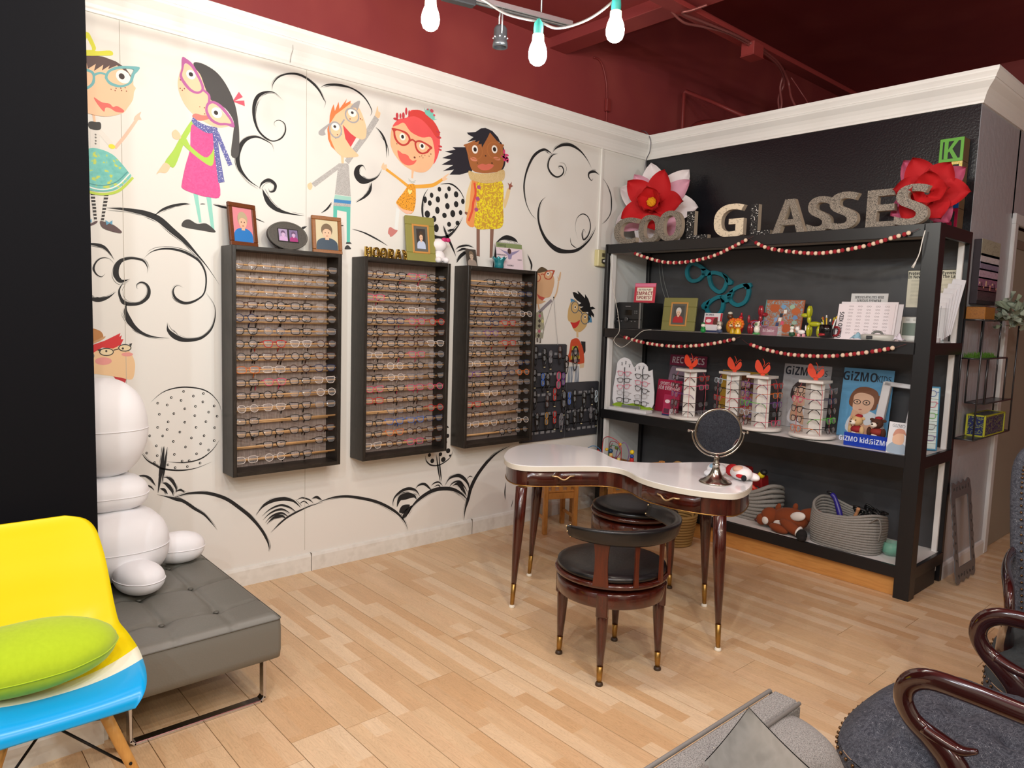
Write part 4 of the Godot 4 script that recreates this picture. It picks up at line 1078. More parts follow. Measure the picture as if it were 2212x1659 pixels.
func make_desk() -> void:
	var c := Vector3(1.46, 0, 1.9)
	var t := thing("kidney_desk", "kidney shaped mahogany desk with glossy white top and brass tipped legs", "desk", c)
	var o := pts2("0.9,2.27 0.8,2.17 0.72,2.06 0.675,1.94 0.7,1.83 0.79,1.71 0.91,1.65 1.03,1.655 1.15,1.705 1.25,1.757 1.34,1.778 1.42,1.725 1.51,1.61 1.6,1.44 1.68,1.345 1.79,1.34 1.92,1.435 2.03,1.59 2.105,1.75 2.13,1.87 2.11,1.94 2.025,1.998 1.9,2.04 1.76,2.045 1.64,2.015 1.55,1.968 1.47,1.944 1.39,1.965 1.315,2.055 1.24,2.18 1.17,2.285 1.09,2.34 1,2.33")
	for i in o.size(): o[i] = Vector2(o[i].x - c.x, c.z - o[i].y)   # x right, y = -z
	o = curve2(o, 5)
	var up := Transform3D(Basis(Vector3.RIGHT, Vector3(0, 0, -1), Vector3.UP), Vector3.ZERO)
	var lift := func(y: float) -> Transform3D: return Transform3D(up.basis, Vector3(0, y, 0))
	var s := st()
	slab(s, Geometry2D.offset_polygon(o, -0.0012)[0], 0.004, lift.call(0.7525))
	obj("top", s, mt("f1f2f4", 0.16, 0.0, {"clearcoat_enabled": true, "clearcoat": 0.5, "clearcoat_roughness": 0.08}), t)
	s = st()
	slab(s, o.duplicate(), 0.026, lift.call(0.7265), true)
	obj("edge_band", s, mt("d8d3c6", 0.4), t)
	var a: PackedVector2Array = Geometry2D.offset_polygon(o, -0.014)[0]
	s = st()
	slab(s, a.duplicate(), 0.086, lift.call(0.641), true)
	obj("apron", s, mahogany(), t)
	var line := []
	for p in Geometry2D.offset_polygon(o, -0.0135)[0]: line.append(Vector3(p.x, 0.6435, -p.y))
	s = st()
	tube(s, line, 0.0032, 6, true)
	obj("brass_trim", s, brass(), t)
	# drawers: fronts that follow the bowed apron
	for d in [[Vector2(1.14, 2.32), Vector2(1.36, 1.985)], [Vector2(1.66, 2.03), Vector2(2.0, 2.01)]]:
		var ia := 0
		var ib := 0
		var pa := Vector2(d[0].x - c.x, c.z - d[0].y)
		var pb := Vector2(d[1].x - c.x, c.z - d[1].y)
		for i in a.size():
			if a[i].distance_to(pa) < a[ia].distance_to(pa): ia = i
			if a[i].distance_to(pb) < a[ib].distance_to(pb): ib = i
		var run := []
		var i := ia
		var step := 1 if posmod(ib - ia, a.size()) < posmod(ia - ib, a.size()) else -1
		while i != ib:
			run.append(a[i])
			i = posmod(i + step, a.size())
		run.append(a[ib])
		s = st()
		var rows := []
		for y in [0.6535, 0.655, 0.722, 0.7235]:
			var row := []
			for k in run.size():
				var tg: Vector2 = (run[mini(k + 1, run.size() - 1)] - run[maxi(k - 1, 0)]).normalized()
				var n := Vector2(tg.y, -tg.x)
				if n.dot(run[k] - Vector2(-0.1 if d[0].x < 1.5 else 0.35, 0.05)) < 0: n = -n
				var q: Vector2 = run[k] + n * (0.004 if y > 0.654 and y < 0.723 else 0.0)
				row.append(Vector3(q.x, y, -q.y))
			rows.append(row)
		skin(s, rows)
		var dr := obj("drawer", s, mahogany(), t)
		for e in [0, run.size() - 1]:
			s = st()
			tube(s, [Vector3(run[e].x, 0.645, -run[e].y), Vector3(run[e].x, 0.725, -run[e].y)], 0.0016, 5)
			obj("gap", s, mt("0c0302", 0.9), dr)
		var m := run.size() / 2
		var tg2: Vector2 = (run[m + 1] - run[m - 1]).normalized()
		var n2 := Vector2(tg2.y, -tg2.x)
		if n2.dot(run[m] - Vector2(-0.1 if d[0].x < 1.5 else 0.35, 0.05)) < 0: n2 = -n2
		var pts := []
		for q in [[-0.062, 0.004, 0.004], [-0.05, 0.004, 0.016], [-0.034, 0.003, 0.019], [-0.016, -0.008, 0.024], [0.0, -0.013, 0.026], [0.016, -0.008, 0.024], [0.034, 0.003, 0.019], [0.05, 0.004, 0.016], [0.062, 0.004, 0.004]]:
			var b: Vector2 = run[m] + tg2 * q[0] + n2 * q[2]
			pts.append(Vector3(b.x, 0.697 + q[1], -b.y))
		s = st()
		tube(s, curve3(pts, 3), 0.0042, 8)
		obj("handle", s, mt("cdb083", 0.3, 0.7), dr)
	for f in [[Vector2(1.122, 2.362), Vector2(1.14, 2.393)], [Vector2(2.093, 1.945), Vector2(2.108, 1.95)], [Vector2(0.87, 1.99), Vector2(0.857, 2.003)], [Vector2(1.765, 1.56), Vector2(1.768, 1.548)]]:
		var top: Vector2 = f[0].lerp(Vector2(1.46, 1.9), 0.035)
		tapered_leg(t, Vector3(top.x, 0.645, top.y) - c, Vector3(f[1].x, 0, f[1].y) - c, 0.031, 0.0125, 0.125, mt("e8e2d2", 0.5))

func make_swivel(called: String, label: String, at: Vector3, turn: float, back: bool) -> void:
	# faces -x when turn = 0
	var t := thing(called, label, "chair" if back else "stool", at, turn)
	var s := st()
	var prof := [Vector2(0.0001, 0.447), Vector2(0.2, 0.447), Vector2(0.232, 0.45), Vector2(0.243, 0.46), Vector2(0.24, 0.474), Vector2(0.215, 0.484), Vector2(0.15, 0.489), Vector2(0.0001, 0.491)]
	lathe(s, prof, 48)
	obj("seat_cushion", s, black_vinyl(), t)
	s = st()
	lathe(s, [Vector2(0.0001, 0.422), Vector2(0.236, 0.422), Vector2(0.248, 0.428), Vector2(0.253, 0.437), Vector2(0.25, 0.446), Vector2(0.238, 0.45), Vector2(0.0001, 0.45)], 48)
	obj("seat_ring", s, mahogany(), t)
	s = st()
	lathe(s, [Vector2(0.0001, 0.405), Vector2(0.12, 0.405), Vector2(0.12, 0.424), Vector2(0.0001, 0.424)], 24)
	obj("swivel_plate", s, mt("0c0a0a", 0.6), t)
	s = st()
	lathe(s, [Vector2(0.2, 0.34), Vector2(0.236, 0.34), Vector2(0.241, 0.345), Vector2(0.241, 0.4), Vector2(0.235, 0.407), Vector2(0.0001, 0.407)], 48)
	obj("apron", s, mahogany(), t)
	for k in 4:
		var a := deg_to_rad(58 + 90 * k) + turn
		var d := Vector3(cos(a), 0, sin(a))
		tapered_leg(t, d * 0.213 + Vector3(0, 0.37, 0), d * 0.224, 0.026, 0.0125, 0.082, mt("3a2a1c", 0.5))
		s = st()
		box(s, d * 0.224 + Vector3(0, 0.352, 0), Vector3(0.042, 0.105, 0.05), 0.006, Basis(Vector3.UP, -a))
		obj("leg_block", s, mahogany(), t)
	if not back: return
	# curved back rail on splats and spindles
	s = st()
	var pts := []
	var rows := []
	var n := 28
	for i in n + 1:
		var f := float(i) / n
		var a := deg_to_rad(lerpf(-94, 92, f))
		var e := sin(PI * clampf(f, 0.0, 1.0))
		var hh := 0.026 + 0.012 * pow(e, 0.6)
		var th := 0.014 + 0.006 * e
		var y := 0.655 - 0.0 * e
		var r := 0.272
		var row := []
		for q in 14:
			var b := TAU * q / 14
			var rr := r + (0.012 * sin(b) * (1 if sin(b) > 0 else 1)) + signf(cos(b)) * pow(absf(cos(b)), 0.6) * th
			row.append(Vector3(cos(a) * rr, y + signf(sin(b)) * pow(absf(sin(b)), 0.6) * hh, sin(a) * rr))
		rows.append(row)
	skin(s, rows, true)
	for e in [0, n]:
		var m := Vector3.ZERO
		for p in rows[e]: m += p / 14.0
		for q in 14: tri(s, rows[e][q], rows[e][(q + 1) % 14], m)
	var rail := obj("back_rail", s, black_vinyl(), t)
	for e in [0, n]:
		for q in 5:
			var p: Vector3 = rows[e][int(q * 14 / 5.0)]
			s = st()
			ball(s, p, 0.0042, 8)
			obj("nail", s, mt("c9b58a", 0.3, 0.8), rail)
	for sp in [[60.0, 0.034], [26.0, 0.011], [-6.0, 0.011], [-38.0, 0.034]]:
		var a: float = deg_to_rad(sp[0])
		var d := Vector3(cos(a), 0, sin(a))
		var w: float = sp[1]
		s = st()
		var xf := Transform3D(Basis(Vector3(-sin(a), 0, cos(a)), Vector3.UP, d), d * 0.243 + Vector3(0, 0.44, 0))
		var side := pts2("1,0 0.86,0.05 0.8,0.1 0.86,0.15 1.08,0.195")
		if w < 0.02: side = pts2("1,0 0.8,0.05 0.7,0.1 0.8,0.15 1,0.195")
		side = curve2(side, 4, false)
		var poly := PackedVector2Array()
		for p in side: poly.append(Vector2(p.x * w, p.y))
		for q in range(side.size() - 1, -1, -1): poly.append(Vector2(-side[q].x * w, side[q].y))
		slab(s, poly, 0.013, xf)
		obj("splat" if w > 0.02 else "spindle", s, pat([[0.0, "3a150a"], [0.5, "5a2410"], [1.0, "43190c"]], 0.02, Vector3(8, 1, 8), 0.3), t)

# ---------- the shelving unit
const SX0 := 0.08
const SX1 := 2.452
const SZ := 0.556
const SHELF_Y := [0.185, 0.824, 1.465, 2.115]

func make_shelving() -> void:
	var t := thing("shelving_unit", "long black framed shelving unit with white shelves against the black wall", "shelving unit", Vector3(0, 0, 0))
	var black := mt("131316", 0.38)
	var white := mt("d9d9d8", 0.5)
	var w := 0.085
	for p in [Vector3(SX1 - w / 2, 0, SZ - w / 2), Vector3(SX0 + 0.014, 0, SZ - w / 2), Vector3(SX1 - 0.02, 0, 0.022), Vector3(SX0 + 0.02, 0, 0.022)]:
		var big: bool = p.x > 2 and p.z > 0.3
		var sz := Vector3(w if big else 0.03, 2.118, w if p.z > 0.3 else 0.04)
		var s := box(st(false), p + Vector3(0, 1.059, 0), sz, 0.002)
		obj("post", s, black, t)
	for y in SHELF_Y:
		var s := box(st(false), Vector3((SX0 + SX1) / 2, y - 0.012, SZ / 2), Vector3(SX1 - SX0 - 0.02, 0.022, SZ - 0.02), 0.0)
		var sh := obj("shelf", s, white if y < 2.0 else mt("b9b4aa", 0.6), t)
		s = box(st(false), Vector3((SX0 + SX1) / 2 - 0.03, y - 0.034, SZ - 0.012), Vector3(SX1 - SX0 - 0.09, 0.069, 0.024), 0.0015)
		box(s, Vector3(SX1 - 0.012, y - 0.034, SZ / 2 - 0.02), Vector3(0.024, 0.069, SZ - 0.09), 0.0015)
		obj("rail", s, black, sh)
	for y in [0.62, 1.26, 1.9]:
		pass
	# pale end panels and the dark grey back behind the goods
	var s := box(st(false), Vector3(SX0 + 0.004, 1.03, 0.25), Vector3(0.008, 2.04, 0.46), 0.0)
	obj("end_panel", s, mt("c3c6c6", 0.55), t)
	s = box(st(false), Vector3(SX0 + 0.045, 1.03, SZ - 0.05), Vector3(0.02, 2.04, 0.05), 0.002)
	obj("end_strip", s, white, t)
	s = box(st(false), Vector3(SX1 - 0.045, 1.06, 0.035), Vector3(0.03, 2.0, 0.05), 0.002)
	obj("end_strip", s, mt("e2e2e2", 0.5), t)
	s = box(st(false), Vector3((SX0 + SX1) / 2, 1.04, 0.006), Vector3(SX1 - SX0 - 0.05, 2.08, 0.008), 0.0)
	obj("back_panel", s, pat(["3b3b3e", "454548", "404043"], 0.012, 0.8, 0.42), t)
	s = box(st(false), Vector3((SX0 + SX1) / 2 - 0.04, 0.06, SZ - 0.045), Vector3(SX1 - SX0 - 0.1, 0.118, 0.018), 0.001)
	obj("kick_board", s, pat([[0.0, "b98043"], [0.5, "cc9250"], [1.0, "b87e42"]], 0.02, Vector3(0.6, 6, 6), 0.4), t)
	s = box(st(false), Vector3(SX1 - 0.03, 0.06, SZ / 2 + 0.02), Vector3(0.03, 0.118, SZ - 0.16), 0.001)
	obj("kick_board", s, mt("1a1a1c", 0.5), t)

# ---------- bench and its plush
func make_bench() -> void:
	var t := thing("bench", "low grey tufted faux leather bench on chrome loop legs", "bench", Vector3(0.66, 0, 4.02))
	var grey := mt("6b6a63", 0.42, 0.0, {"normal_enabled": true, "normal_texture": noise_tex(0.08, [], 256, 3, FastNoiseLite.TYPE_SIMPLEX_SMOOTH, 12, 3.0), "normal_scale": 0.12, "uv1_triplanar": true, "uv1_scale": Vector3(5, 5, 5)})
	var hx := 0.615
	var hz := 0.288
	var s := st()
	var buttons := []
	for i in 4:
		for j in 2: buttons.append(Vector2(-0.47 + i * 0.3, -0.105 + j * 0.2))
	var top := func(x: float, z: float) -> float:
		var e := minf(hx - absf(x), hz - absf(z))
		var y := 0.366
		y -= 0.022 * pow(clampf(1.0 - e / 0.03, 0, 1), 2.0)
		for b in buttons:
			var d := Vector2(x, z).distance_to(b)
			y -= 0.016 * exp(-d * d / 0.0011)
			# creases running between the buttons along the length
			if absf(z - b.y) < 0.016 and absf(x - b.x) < 0.3: y -= 0.005 * (1.0 - absf(z - b.y) / 0.016)
			if absf(x - b.x + sin(z * 14.0) * 0.012) < 0.013: y -= 0.006 * (1.0 - absf(x - b.x + sin(z * 14.0) * 0.012) / 0.013)
		return y
	var nx := 110
	var nz := 56
	var rows := []
	for i in nx + 1:
		var row := []
		for j in nz + 1:
			var x := -hx + 2 * hx * i / nx
			var z := -hz + 2 * hz * j / nz
			row.append(Vector3(x, top.call(x, z), z))
		rows.append(row)
	rows.reverse()
	skin(s, rows)
	obj("tufted_top", s, grey, t)
	s = st()
	var rim := rrect(hx * 2, hz * 2, 0.022, 5)
	var rws := []
	for q in [[0.345, 0.0], [0.335, 0.003], [0.3, 0.005], [0.22, 0.005], [0.19, 0.002], [0.182, -0.012]]:
		var ring := []
		for p in rim: ring.append(Vector3(p.x + signf(p.x) * q[1], q[0], p.y + signf(p.y) * q[1]))
		rws.append(ring)
	skin(s, rws, true)
	slab(s, rrect(hx * 2 - 0.03, hz * 2 - 0.03, 0.02), 0.004, Transform3D(Basis(Vector3.RIGHT, Vector3(0, 0, -1), Vector3.UP), Vector3(0, 0.181, 0)))
	obj("side_panel", s, grey, t)
	s = st()
	var seam := []
	for p in rim: seam.append(Vector3(p.x * 1.006, 0.344, p.y * 1.012))
	tube(s, seam, 0.0022, 5, true)
	obj("piping", s, mt("56554f", 0.5), t)
	for b in buttons:
		s = st()
		ball(s, Vector3(b.x, 0.353, b.y), Vector3(0.011, 0.005, 0.011), 12)
		obj("button", s, mt("57564f", 0.5), t)
	for x in [0.555, -0.5]:
		s = st()
		var h := 0.24
		var path := [Vector3(x, 0.19, h), Vector3(x, 0.02, h), Vector3(x, 0.006, h - 0.014), Vector3(x, 0.006, -h + 0.014), Vector3(x, 0.02, -h), Vector3(x, 0.19, -h)]
		for i in path.size() - 1:
			var a: Vector3 = path[i]
			var b: Vector3 = path[i + 1]
			var d := b - a
			box(s, (a + b) / 2, Vector3(0.038, 0.012, d.length() + 0.008), 0.002, Basis.looking_at(d, Vector3.RIGHT) * Basis(Vector3.BACK, PI / 2) if absf(d.y) > 0.1 else (Basis.IDENTITY if absf(d.y) < 0.001 else Basis.looking_at(d, Vector3.RIGHT) * Basis(Vector3.BACK, PI / 2)))
		obj("leg_loop", s, mt("c9c9cc", 0.12, 1.0), t)

func plush(called: String, label: String, at: Vector3, r: Vector3, m: Material, rot := Basis.IDENTITY, pw := 0.85, group := "") -> Node3D:
	# a soft cushion with a slightly lumpy skin and a seam, its base at the given point
	var t := thing(called, label, "cushion", at, 0.0, group)
	var n := FastNoiseLite.new()
	n.seed = int(at.x * 1000 + at.y * 77)
	n.frequency = 3.0
	var s := st()
	var rows := []
	var segs := 40
	for i in 25:
		var th := PI * i / 24
		var ring := []
		for j in segs:
			var a := -TAU * j / segs
			var d := Vector3(sin(th) * cos(a), cos(th), sin(th) * sin(a))
			d = Vector3(signf(d.x) * pow(absf(d.x), pw), signf(d.y) * pow(absf(d.y), pw), signf(d.z) * pow(absf(d.z), pw))
			var p := d * r
			p *= 1.0 + 0.035 * n.get_noise_3dv(p * 2.0)
			ring.append(Vector3(0, r.y, 0) + rot * p)
		rows.append(ring)
	rows.reverse()
	skin(s, rows, true)
	obj("cover", s, m, t)
	s = st()
	var seam := []
	for j in 48:
		var a := TAU * j / 48
		var q := Vector3(signf(cos(a)) * pow(absf(cos(a)), pw), 0, signf(sin(a)) * pow(absf(sin(a)), pw)) * r * 1.008
		q *= 1.0 + 0.035 * n.get_noise_3dv(q * 2.0)
		seam.append(Vector3(0, r.y, 0) + rot * q)
	tube(s, seam, 0.0018, 5, true)
	obj("seam", s, m, t)
	return t

func make_white_plush() -> void:
	var wm := mt("e9e9ec", 0.9, 0.0, {"rim_enabled": true, "rim": 0.3})
	var g := "plain white plush cushions on the grey bench"
	plush("plush_cushion", "largest white plush cushion, bottom of the stack on the grey bench", Vector3(0.5, 0.364, 4.13), Vector3(0.2, 0.155, 0.2), wm, Basis.IDENTITY, 0.8, g)
	plush("plush_cushion", "flat middle white plush cushion of the stack on the grey bench", Vector3(0.44, 0.655, 4.14), Vector3(0.155, 0.075, 0.15), wm, Basis.IDENTITY, 0.75, g)
	plush("plush_cushion", "tall white plush cushion topping the stack on the grey bench", Vector3(0.42, 0.795, 4.145), Vector3(0.165, 0.215, 0.165), wm, Basis.IDENTITY, 0.9, g)
	plush("plush_cushion", "white plush bolster lying nearest the bench's front edge", Vector3(0.74, 0.364, 4.1), Vector3(0.11, 0.066, 0.085), wm, rot_y(20), 0.9, g)
	plush("plush_cushion", "white plush bolster lying at the bench's far edge by the mural", Vector3(0.46, 0.364, 3.86), Vector3(0.11, 0.072, 0.075), wm, rot_y(75), 0.9, g)

# ---------- moulded shell chair
func make_shell_chair() -> void:
	var t := thing("shell_chair", "moulded plastic side chair, yellow back and bright blue seat, wooden dowel legs", "chair", Vector3(1.44, 0, 4.535))
	# profile in the x, y plane: seat front (x = +) to the top of the back (x = -), with a half width and a dish
	var prof := [[0.29, 0.405, 0.17, 0.0], [0.285, 0.43, 0.19, 0.002], [0.26, 0.446, 0.208, 0.006], [0.2, 0.447, 0.222, 0.014], [0.1, 0.436, 0.232, 0.026], [0.0, 0.428, 0.232, 0.034], [-0.07, 0.435, 0.226, 0.038], [-0.125, 0.47, 0.218, 0.036], [-0.16, 0.53, 0.214, 0.03], [-0.182, 0.6, 0.21, 0.024], [-0.2, 0.68, 0.204, 0.018], [-0.214, 0.74, 0.196, 0.014], [-0.226, 0.8, 0.182, 0.01], [-0.232, 0.835, 0.155, 0.006], [-0.237, 0.853, 0.1, 0.002]]
	var cp := []
	var cw := []
	for q in prof:
		cp.append(Vector3(q[0], q[1], 0))
		cw.append(Vector3(q[2], q[3], 0))
	cp = curve3(cp, 4)
	cw = curve3(cw, 4)
	var inner := []
	var outer := []
	var nw := 28
	for i in cp.size():
		var tg: Vector3 = (cp[mini(i + 1, cp.size() - 1)] - cp[maxi(i - 1, 0)]).normalized()
		var nn := Vector3(tg.y, -tg.x, 0)     # towards the sitter
		if nn.y < 0 and nn.x < 0: nn = -nn
		var r1 := []
		var r2 := []
		for j in nw + 1:
			var f := -1.0 + 2.0 * j / nw
			var p: Vector3 = cp[i] + nn * (cw[i].y * (pow(absf(f), 2.4) * 1.9 - 0.0)) + Vector3(0, 0, f * cw[i].x)
			r1.append(p)
			r2.append(p - nn * 0.005)
		inner.append(r1)
		outer.append(r2)
	# yellow back, a plain white band, blue seat front
	var cut := [0, 14, 17, cp.size() - 1]
	var cols := ["0a9fe0", "ece9e0", "ecd40a"]
	var names := ["seat_front", "white_band", "back_shell"]
	for k in 3:
		var s := st()
		skin(s, inner.slice(cut[k], cut[k + 1] + 1))
		var oo := outer.slice(cut[k], cut[k + 1] + 1)
		oo.reverse()
		skin(s, oo)
		for i in range(cut[k], cut[k + 1]):
			for e in [0, nw]: quad(s, inner[i][e], inner[i + 1][e], outer[i + 1][e], outer[i][e])
		for e in [0, cp.size() - 1]:
			if (e == 0 and k == 0) or (e > 0 and k == 2):
				for j in nw: quad(s, inner[e][j], inner[e][j + 1], outer[e][j + 1], outer[e][j])
		obj(names[k], s, mt(cols[k], 0.28), t)
	var wood := pat([[0.0, "b9833f"], [0.5, "cf9a52"], [1.0, "bd8744"]], 0.02, Vector3(9, 1.2, 9), 0.45)
	var feet := []
	for sx in [1, -1]:
		for sz in [1, -1]:
			var a := Vector3(0.02 + 0.1 * sx, 0.405, 0.1 * sz)
			var b := Vector3(0.0 + 0.21 * sx, 0.0, 0.245 * sz)
			var s := st()
			tube(s, [a, a.lerp(b, 0.4), b + Vector3(0, 0.004, 0)], [0.0165, 0.0165, 0.0105], 14)
			var l := obj("leg", s, wood, t)
			s = st()
			ball(s, a.lerp(b, 0.55) + Vector3(0.017 * sx, 0, 0), 0.005, 8)
			obj("bolt", s, mt("1a1a1a", 0.4, 0.6), l)
			feet.append([a, b])
	var wire := mt("151515", 0.4, 0.5)
	for pr in [[0, 3], [3, 0], [1, 2], [2, 1]]:
		var s := st()
		tube(s, [feet[pr[0]][0].lerp(feet[pr[0]][1], 0.08), feet[pr[1]][0].lerp(feet[pr[1]][1], 0.6)], 0.0042, 6)
		obj("brace", s, wire, t)
	for sx in [0, 2]:
		var s := st()
		tube(s, [feet[sx][0], feet[sx + 1][0]], 0.005, 6)
		obj("brace", s, wire, t)
	plush("pillow", "lime green oval plush pillow lying on the yellow and blue chair", Vector3(1.49, 0.447, 4.59), Vector3(0.135, 0.085, 0.235), pat(["a3bd12", "adc81a"], 0.05, 4.0, 0.95, 0.0, 3, {"rim_enabled": true, "rim": 0.4}), Basis(Vector3.BACK, -0.12), 0.95)
	var k := thing("knitted_cap", "small striped knitted cap on the chair behind the green pillow", "cap", Vector3(1.36, 0.5, 4.72))
	for i in 5:
		var s := st()
		lathe(s, [Vector2(0.055 - i * 0.009, i * 0.02), Vector2(0.056 - (i + 0.5) * 0.009, (i + 0.5) * 0.02), Vector2(0.055 - (i + 1) * 0.009, (i + 1) * 0.02)], 18, Vector3.ZERO, Basis(Vector3.RIGHT, 0.5))
		obj("stripe", s, mt(["b8342c", "2f8a3a", "d8b41e", "2f7a4a", "d8b41e"][i], 0.95), k)

# ---------- tall upholstered armchairs with swan neck arms
func swirl_fabric() -> Material:
	var m := pat([[0.0, "272a34"], [0.3, "272a34"], [0.325, "a3a4a8"], [0.35, "2a2d38"], [0.47, "2a2d38"], [0.495, "a3a4a8"], [0.52, "2a2d38"], [0.64, "2a2d38"], [0.665, "a0a1a6"], [0.69, "272a34"], [1.0, "272a34"]], 0.035, 3.0, 0.85, 0.0, 1, {}, FastNoiseLite.TYPE_SIMPLEX_SMOOTH, 21, 512)
	return m

func make_armchair(label: String, at: Vector3, turn: float, seat_mat: Material) -> Node3D:
	# faces -x when turn = 0; seat centre at the origin
	var t := thing("armchair", label, "armchair", at, turn, "patterned armchairs with swan neck arms")
	var fab := swirl_fabric()
	var wood := mt("2a0b0a", 0.16, 0.0, {"clearcoat_enabled": true, "clearcoat": 1.0, "clearcoat_roughness": 0.05})
	var nail := mt("6a5138", 0.35, 0.9)
	var ol := curve2(pts2("-0.34,0 -0.325,0.16 -0.27,0.28 -0.13,0.345 0.1,0.33 0.3,0.28 0.32,0 0.3,-0.28 0.1,-0.33 -0.13,-0.345 -0.27,-0.28 -0.325,-0.16"), 5)
	var buttons := []
	for i in 4:
		for j in 4: buttons.append(Vector2(-0.2 + i * 0.135, -0.19 + j * 0.127 + (0.03 if i % 2 else -0.03)))
	var s := st()
	var rings := []
	var nr := 26
	for r in nr + 1:
		var f := float(r) / nr
		var ring := []
		for p in ol:
			var q := p * f
			var y := 0.525 - 0.12 * pow(f, 4.0) - 0.012 * f * f
			for b in buttons:
				var d := q.distance_to(b)
				y -= 0.034 * exp(-d * d / 0.0007) + 0.014 * exp(-d * d / 0.003)
			ring.append(Vector3(q.x, y, -q.y))
		rings.append(ring)
	skin(s, rings, true)
	obj("tufted_seat", s, seat_mat, t)
	s = st()
	var rw := []
	for q in [[0.39, 1.0], [0.37, 1.012], [0.33, 1.006], [0.31, 0.985]]:
		var ring := []
		for p in ol: ring.append(Vector3(p.x * q[1], q[0], -p.y * q[1]))
		rw.append(ring)
	skin(s, rw, true)
	obj("seat_rail", s, fab, t)
	for b in buttons:
		if b.length() > 0.28: continue
		s = st()
		ball(s, Vector3(b.x, 0.478, -b.y), Vector3(0.012, 0.006, 0.012), 10)
		obj("button", s, seat_mat, t)
	var nm := done(ball(st(), Vector3.ZERO, 0.005, 8))
	for row in [0.383, 0.322]:
		var acc := 0.0
		for i in ol.size():
			var a := ol[i] * 1.012
			var b := ol[(i + 1) % ol.size()] * 1.012
			acc += a.distance_to(b)
			if acc > 0.0165 and a.x < 0.28:
				acc = 0.0
				obj("nail", nm, nail, t, Vector3(a.x, row, -a.y))
	# back
	s = st()
	var prof := [Vector3(0.3, 0.36, 0.27), Vector3(0.32, 0.48, 0.275), Vector3(0.345, 0.62, 0.285), Vector3(0.375, 0.8, 0.3), Vector3(0.4, 0.95, 0.31), Vector3(0.415, 1.04, 0.305), Vector3(0.425, 1.1, 0.27), Vector3(0.43, 1.135, 0.18), Vector3(0.432, 1.145, 0.05)]
	prof = curve3(prof, 3)
	var rows := []
	for p in prof:
		var row := []
		for j in 33:
			var an := TAU * j / 32.0
			var cz := signf(cos(an)) * pow(absf(cos(an)), 0.35)
			var cx := signf(sin(an)) * pow(absf(sin(an)), 0.5)
			var puff := 0.0
			row.append(Vector3(p.x + 0.035 + cx * 0.045 - puff, p.y, cz * p.z))
		rows.append(row)
	rows.reverse()
	skin(s, rows)
	obj("back", s, fab, t)
	for sz in [-1, 1]:
		for i in range(0, prof.size()):
			if prof[i].y > 1.12: continue
			for h in 2:
				if i + 1 >= prof.size(): continue
				var p: Vector3 = prof[i].lerp(prof[i + 1], h * 0.5)
				obj("nail", nm, nail, t, Vector3(p.x - 0.009, p.y, sz * (p.z - 0.035)))
	# arms: swan neck that curls back under the arm pad
	for sz in [-1.0, 1.0]:
		var z: float = 0.29 * sz
		var pts := [Vector3(0.34, 0.7, z * 0.95), Vector3(0.25, 0.69, z * 1.02), Vector3(0.1, 0.685, z * 1.06), Vector3(-0.04, 0.69, z * 1.06), Vector3(-0.13, 0.685, z * 1.05), Vector3(-0.175, 0.655, z * 1.04), Vector3(-0.185, 0.61, z * 1.03), Vector3(-0.16, 0.565, z * 1.03), Vector3(-0.11, 0.53, z * 1.02), Vector3(-0.065, 0.49, z * 1.02), Vector3(-0.05, 0.44, z * 1.02), Vector3(-0.07, 0.39, z * 1.03), Vector3(-0.1, 0.33, z * 1.04)]
		var rad := []
		for q in [0.021, 0.023, 0.025, 0.027, 0.027, 0.026, 0.025, 0.026, 0.032, 0.04, 0.042, 0.044, 0.05]: rad.append(Vector3(q, 0, 0))
		var rr := []
		for q in curve3(rad, 4): rr.append(q.x)
		s = st()
		tube(s, curve3(pts, 4).map(func(p): return p + Vector3(0.06, 0, 0)), rr, 14, false, true, 0.62, Vector3.BACK)
		obj("arm", s, wood, t)
		s = st()
		tube(s, curve3([Vector3(-0.075, 0.556, z * 1.03), Vector3(-0.03, 0.54, z * 1.02), Vector3(0.01, 0.535, z * 1.02), Vector3(0.045, 0.55, z * 1.02)], 4), [0.02, 0.02, 0.02, 0.02, 0.02, 0.019, 0.018, 0.016, 0.015, 0.013, 0.011, 0.009, 0.006], 12, false, true, 0.9)
		obj("arm_spur", s, wood, t)
	for sx in [-0.24, 0.27]:
		for sz in [-0.22, 0.22]:
			s = st()
			tube(s, curve3([Vector3(sx, 0.33, sz), Vector3(sx * 1.04, 0.2, sz * 1.04), Vector3(sx * 1.02, 0.08, sz * 1.02), Vector3(sx * 1.12, 0.0, sz * 1.1)], 4), [0.035, 0.034, 0.032, 0.03, 0.029, 0.027, 0.025, 0.023, 0.021, 0.02, 0.021, 0.023, 0.025], 10)
			obj("leg", s, wood, t)
	return t

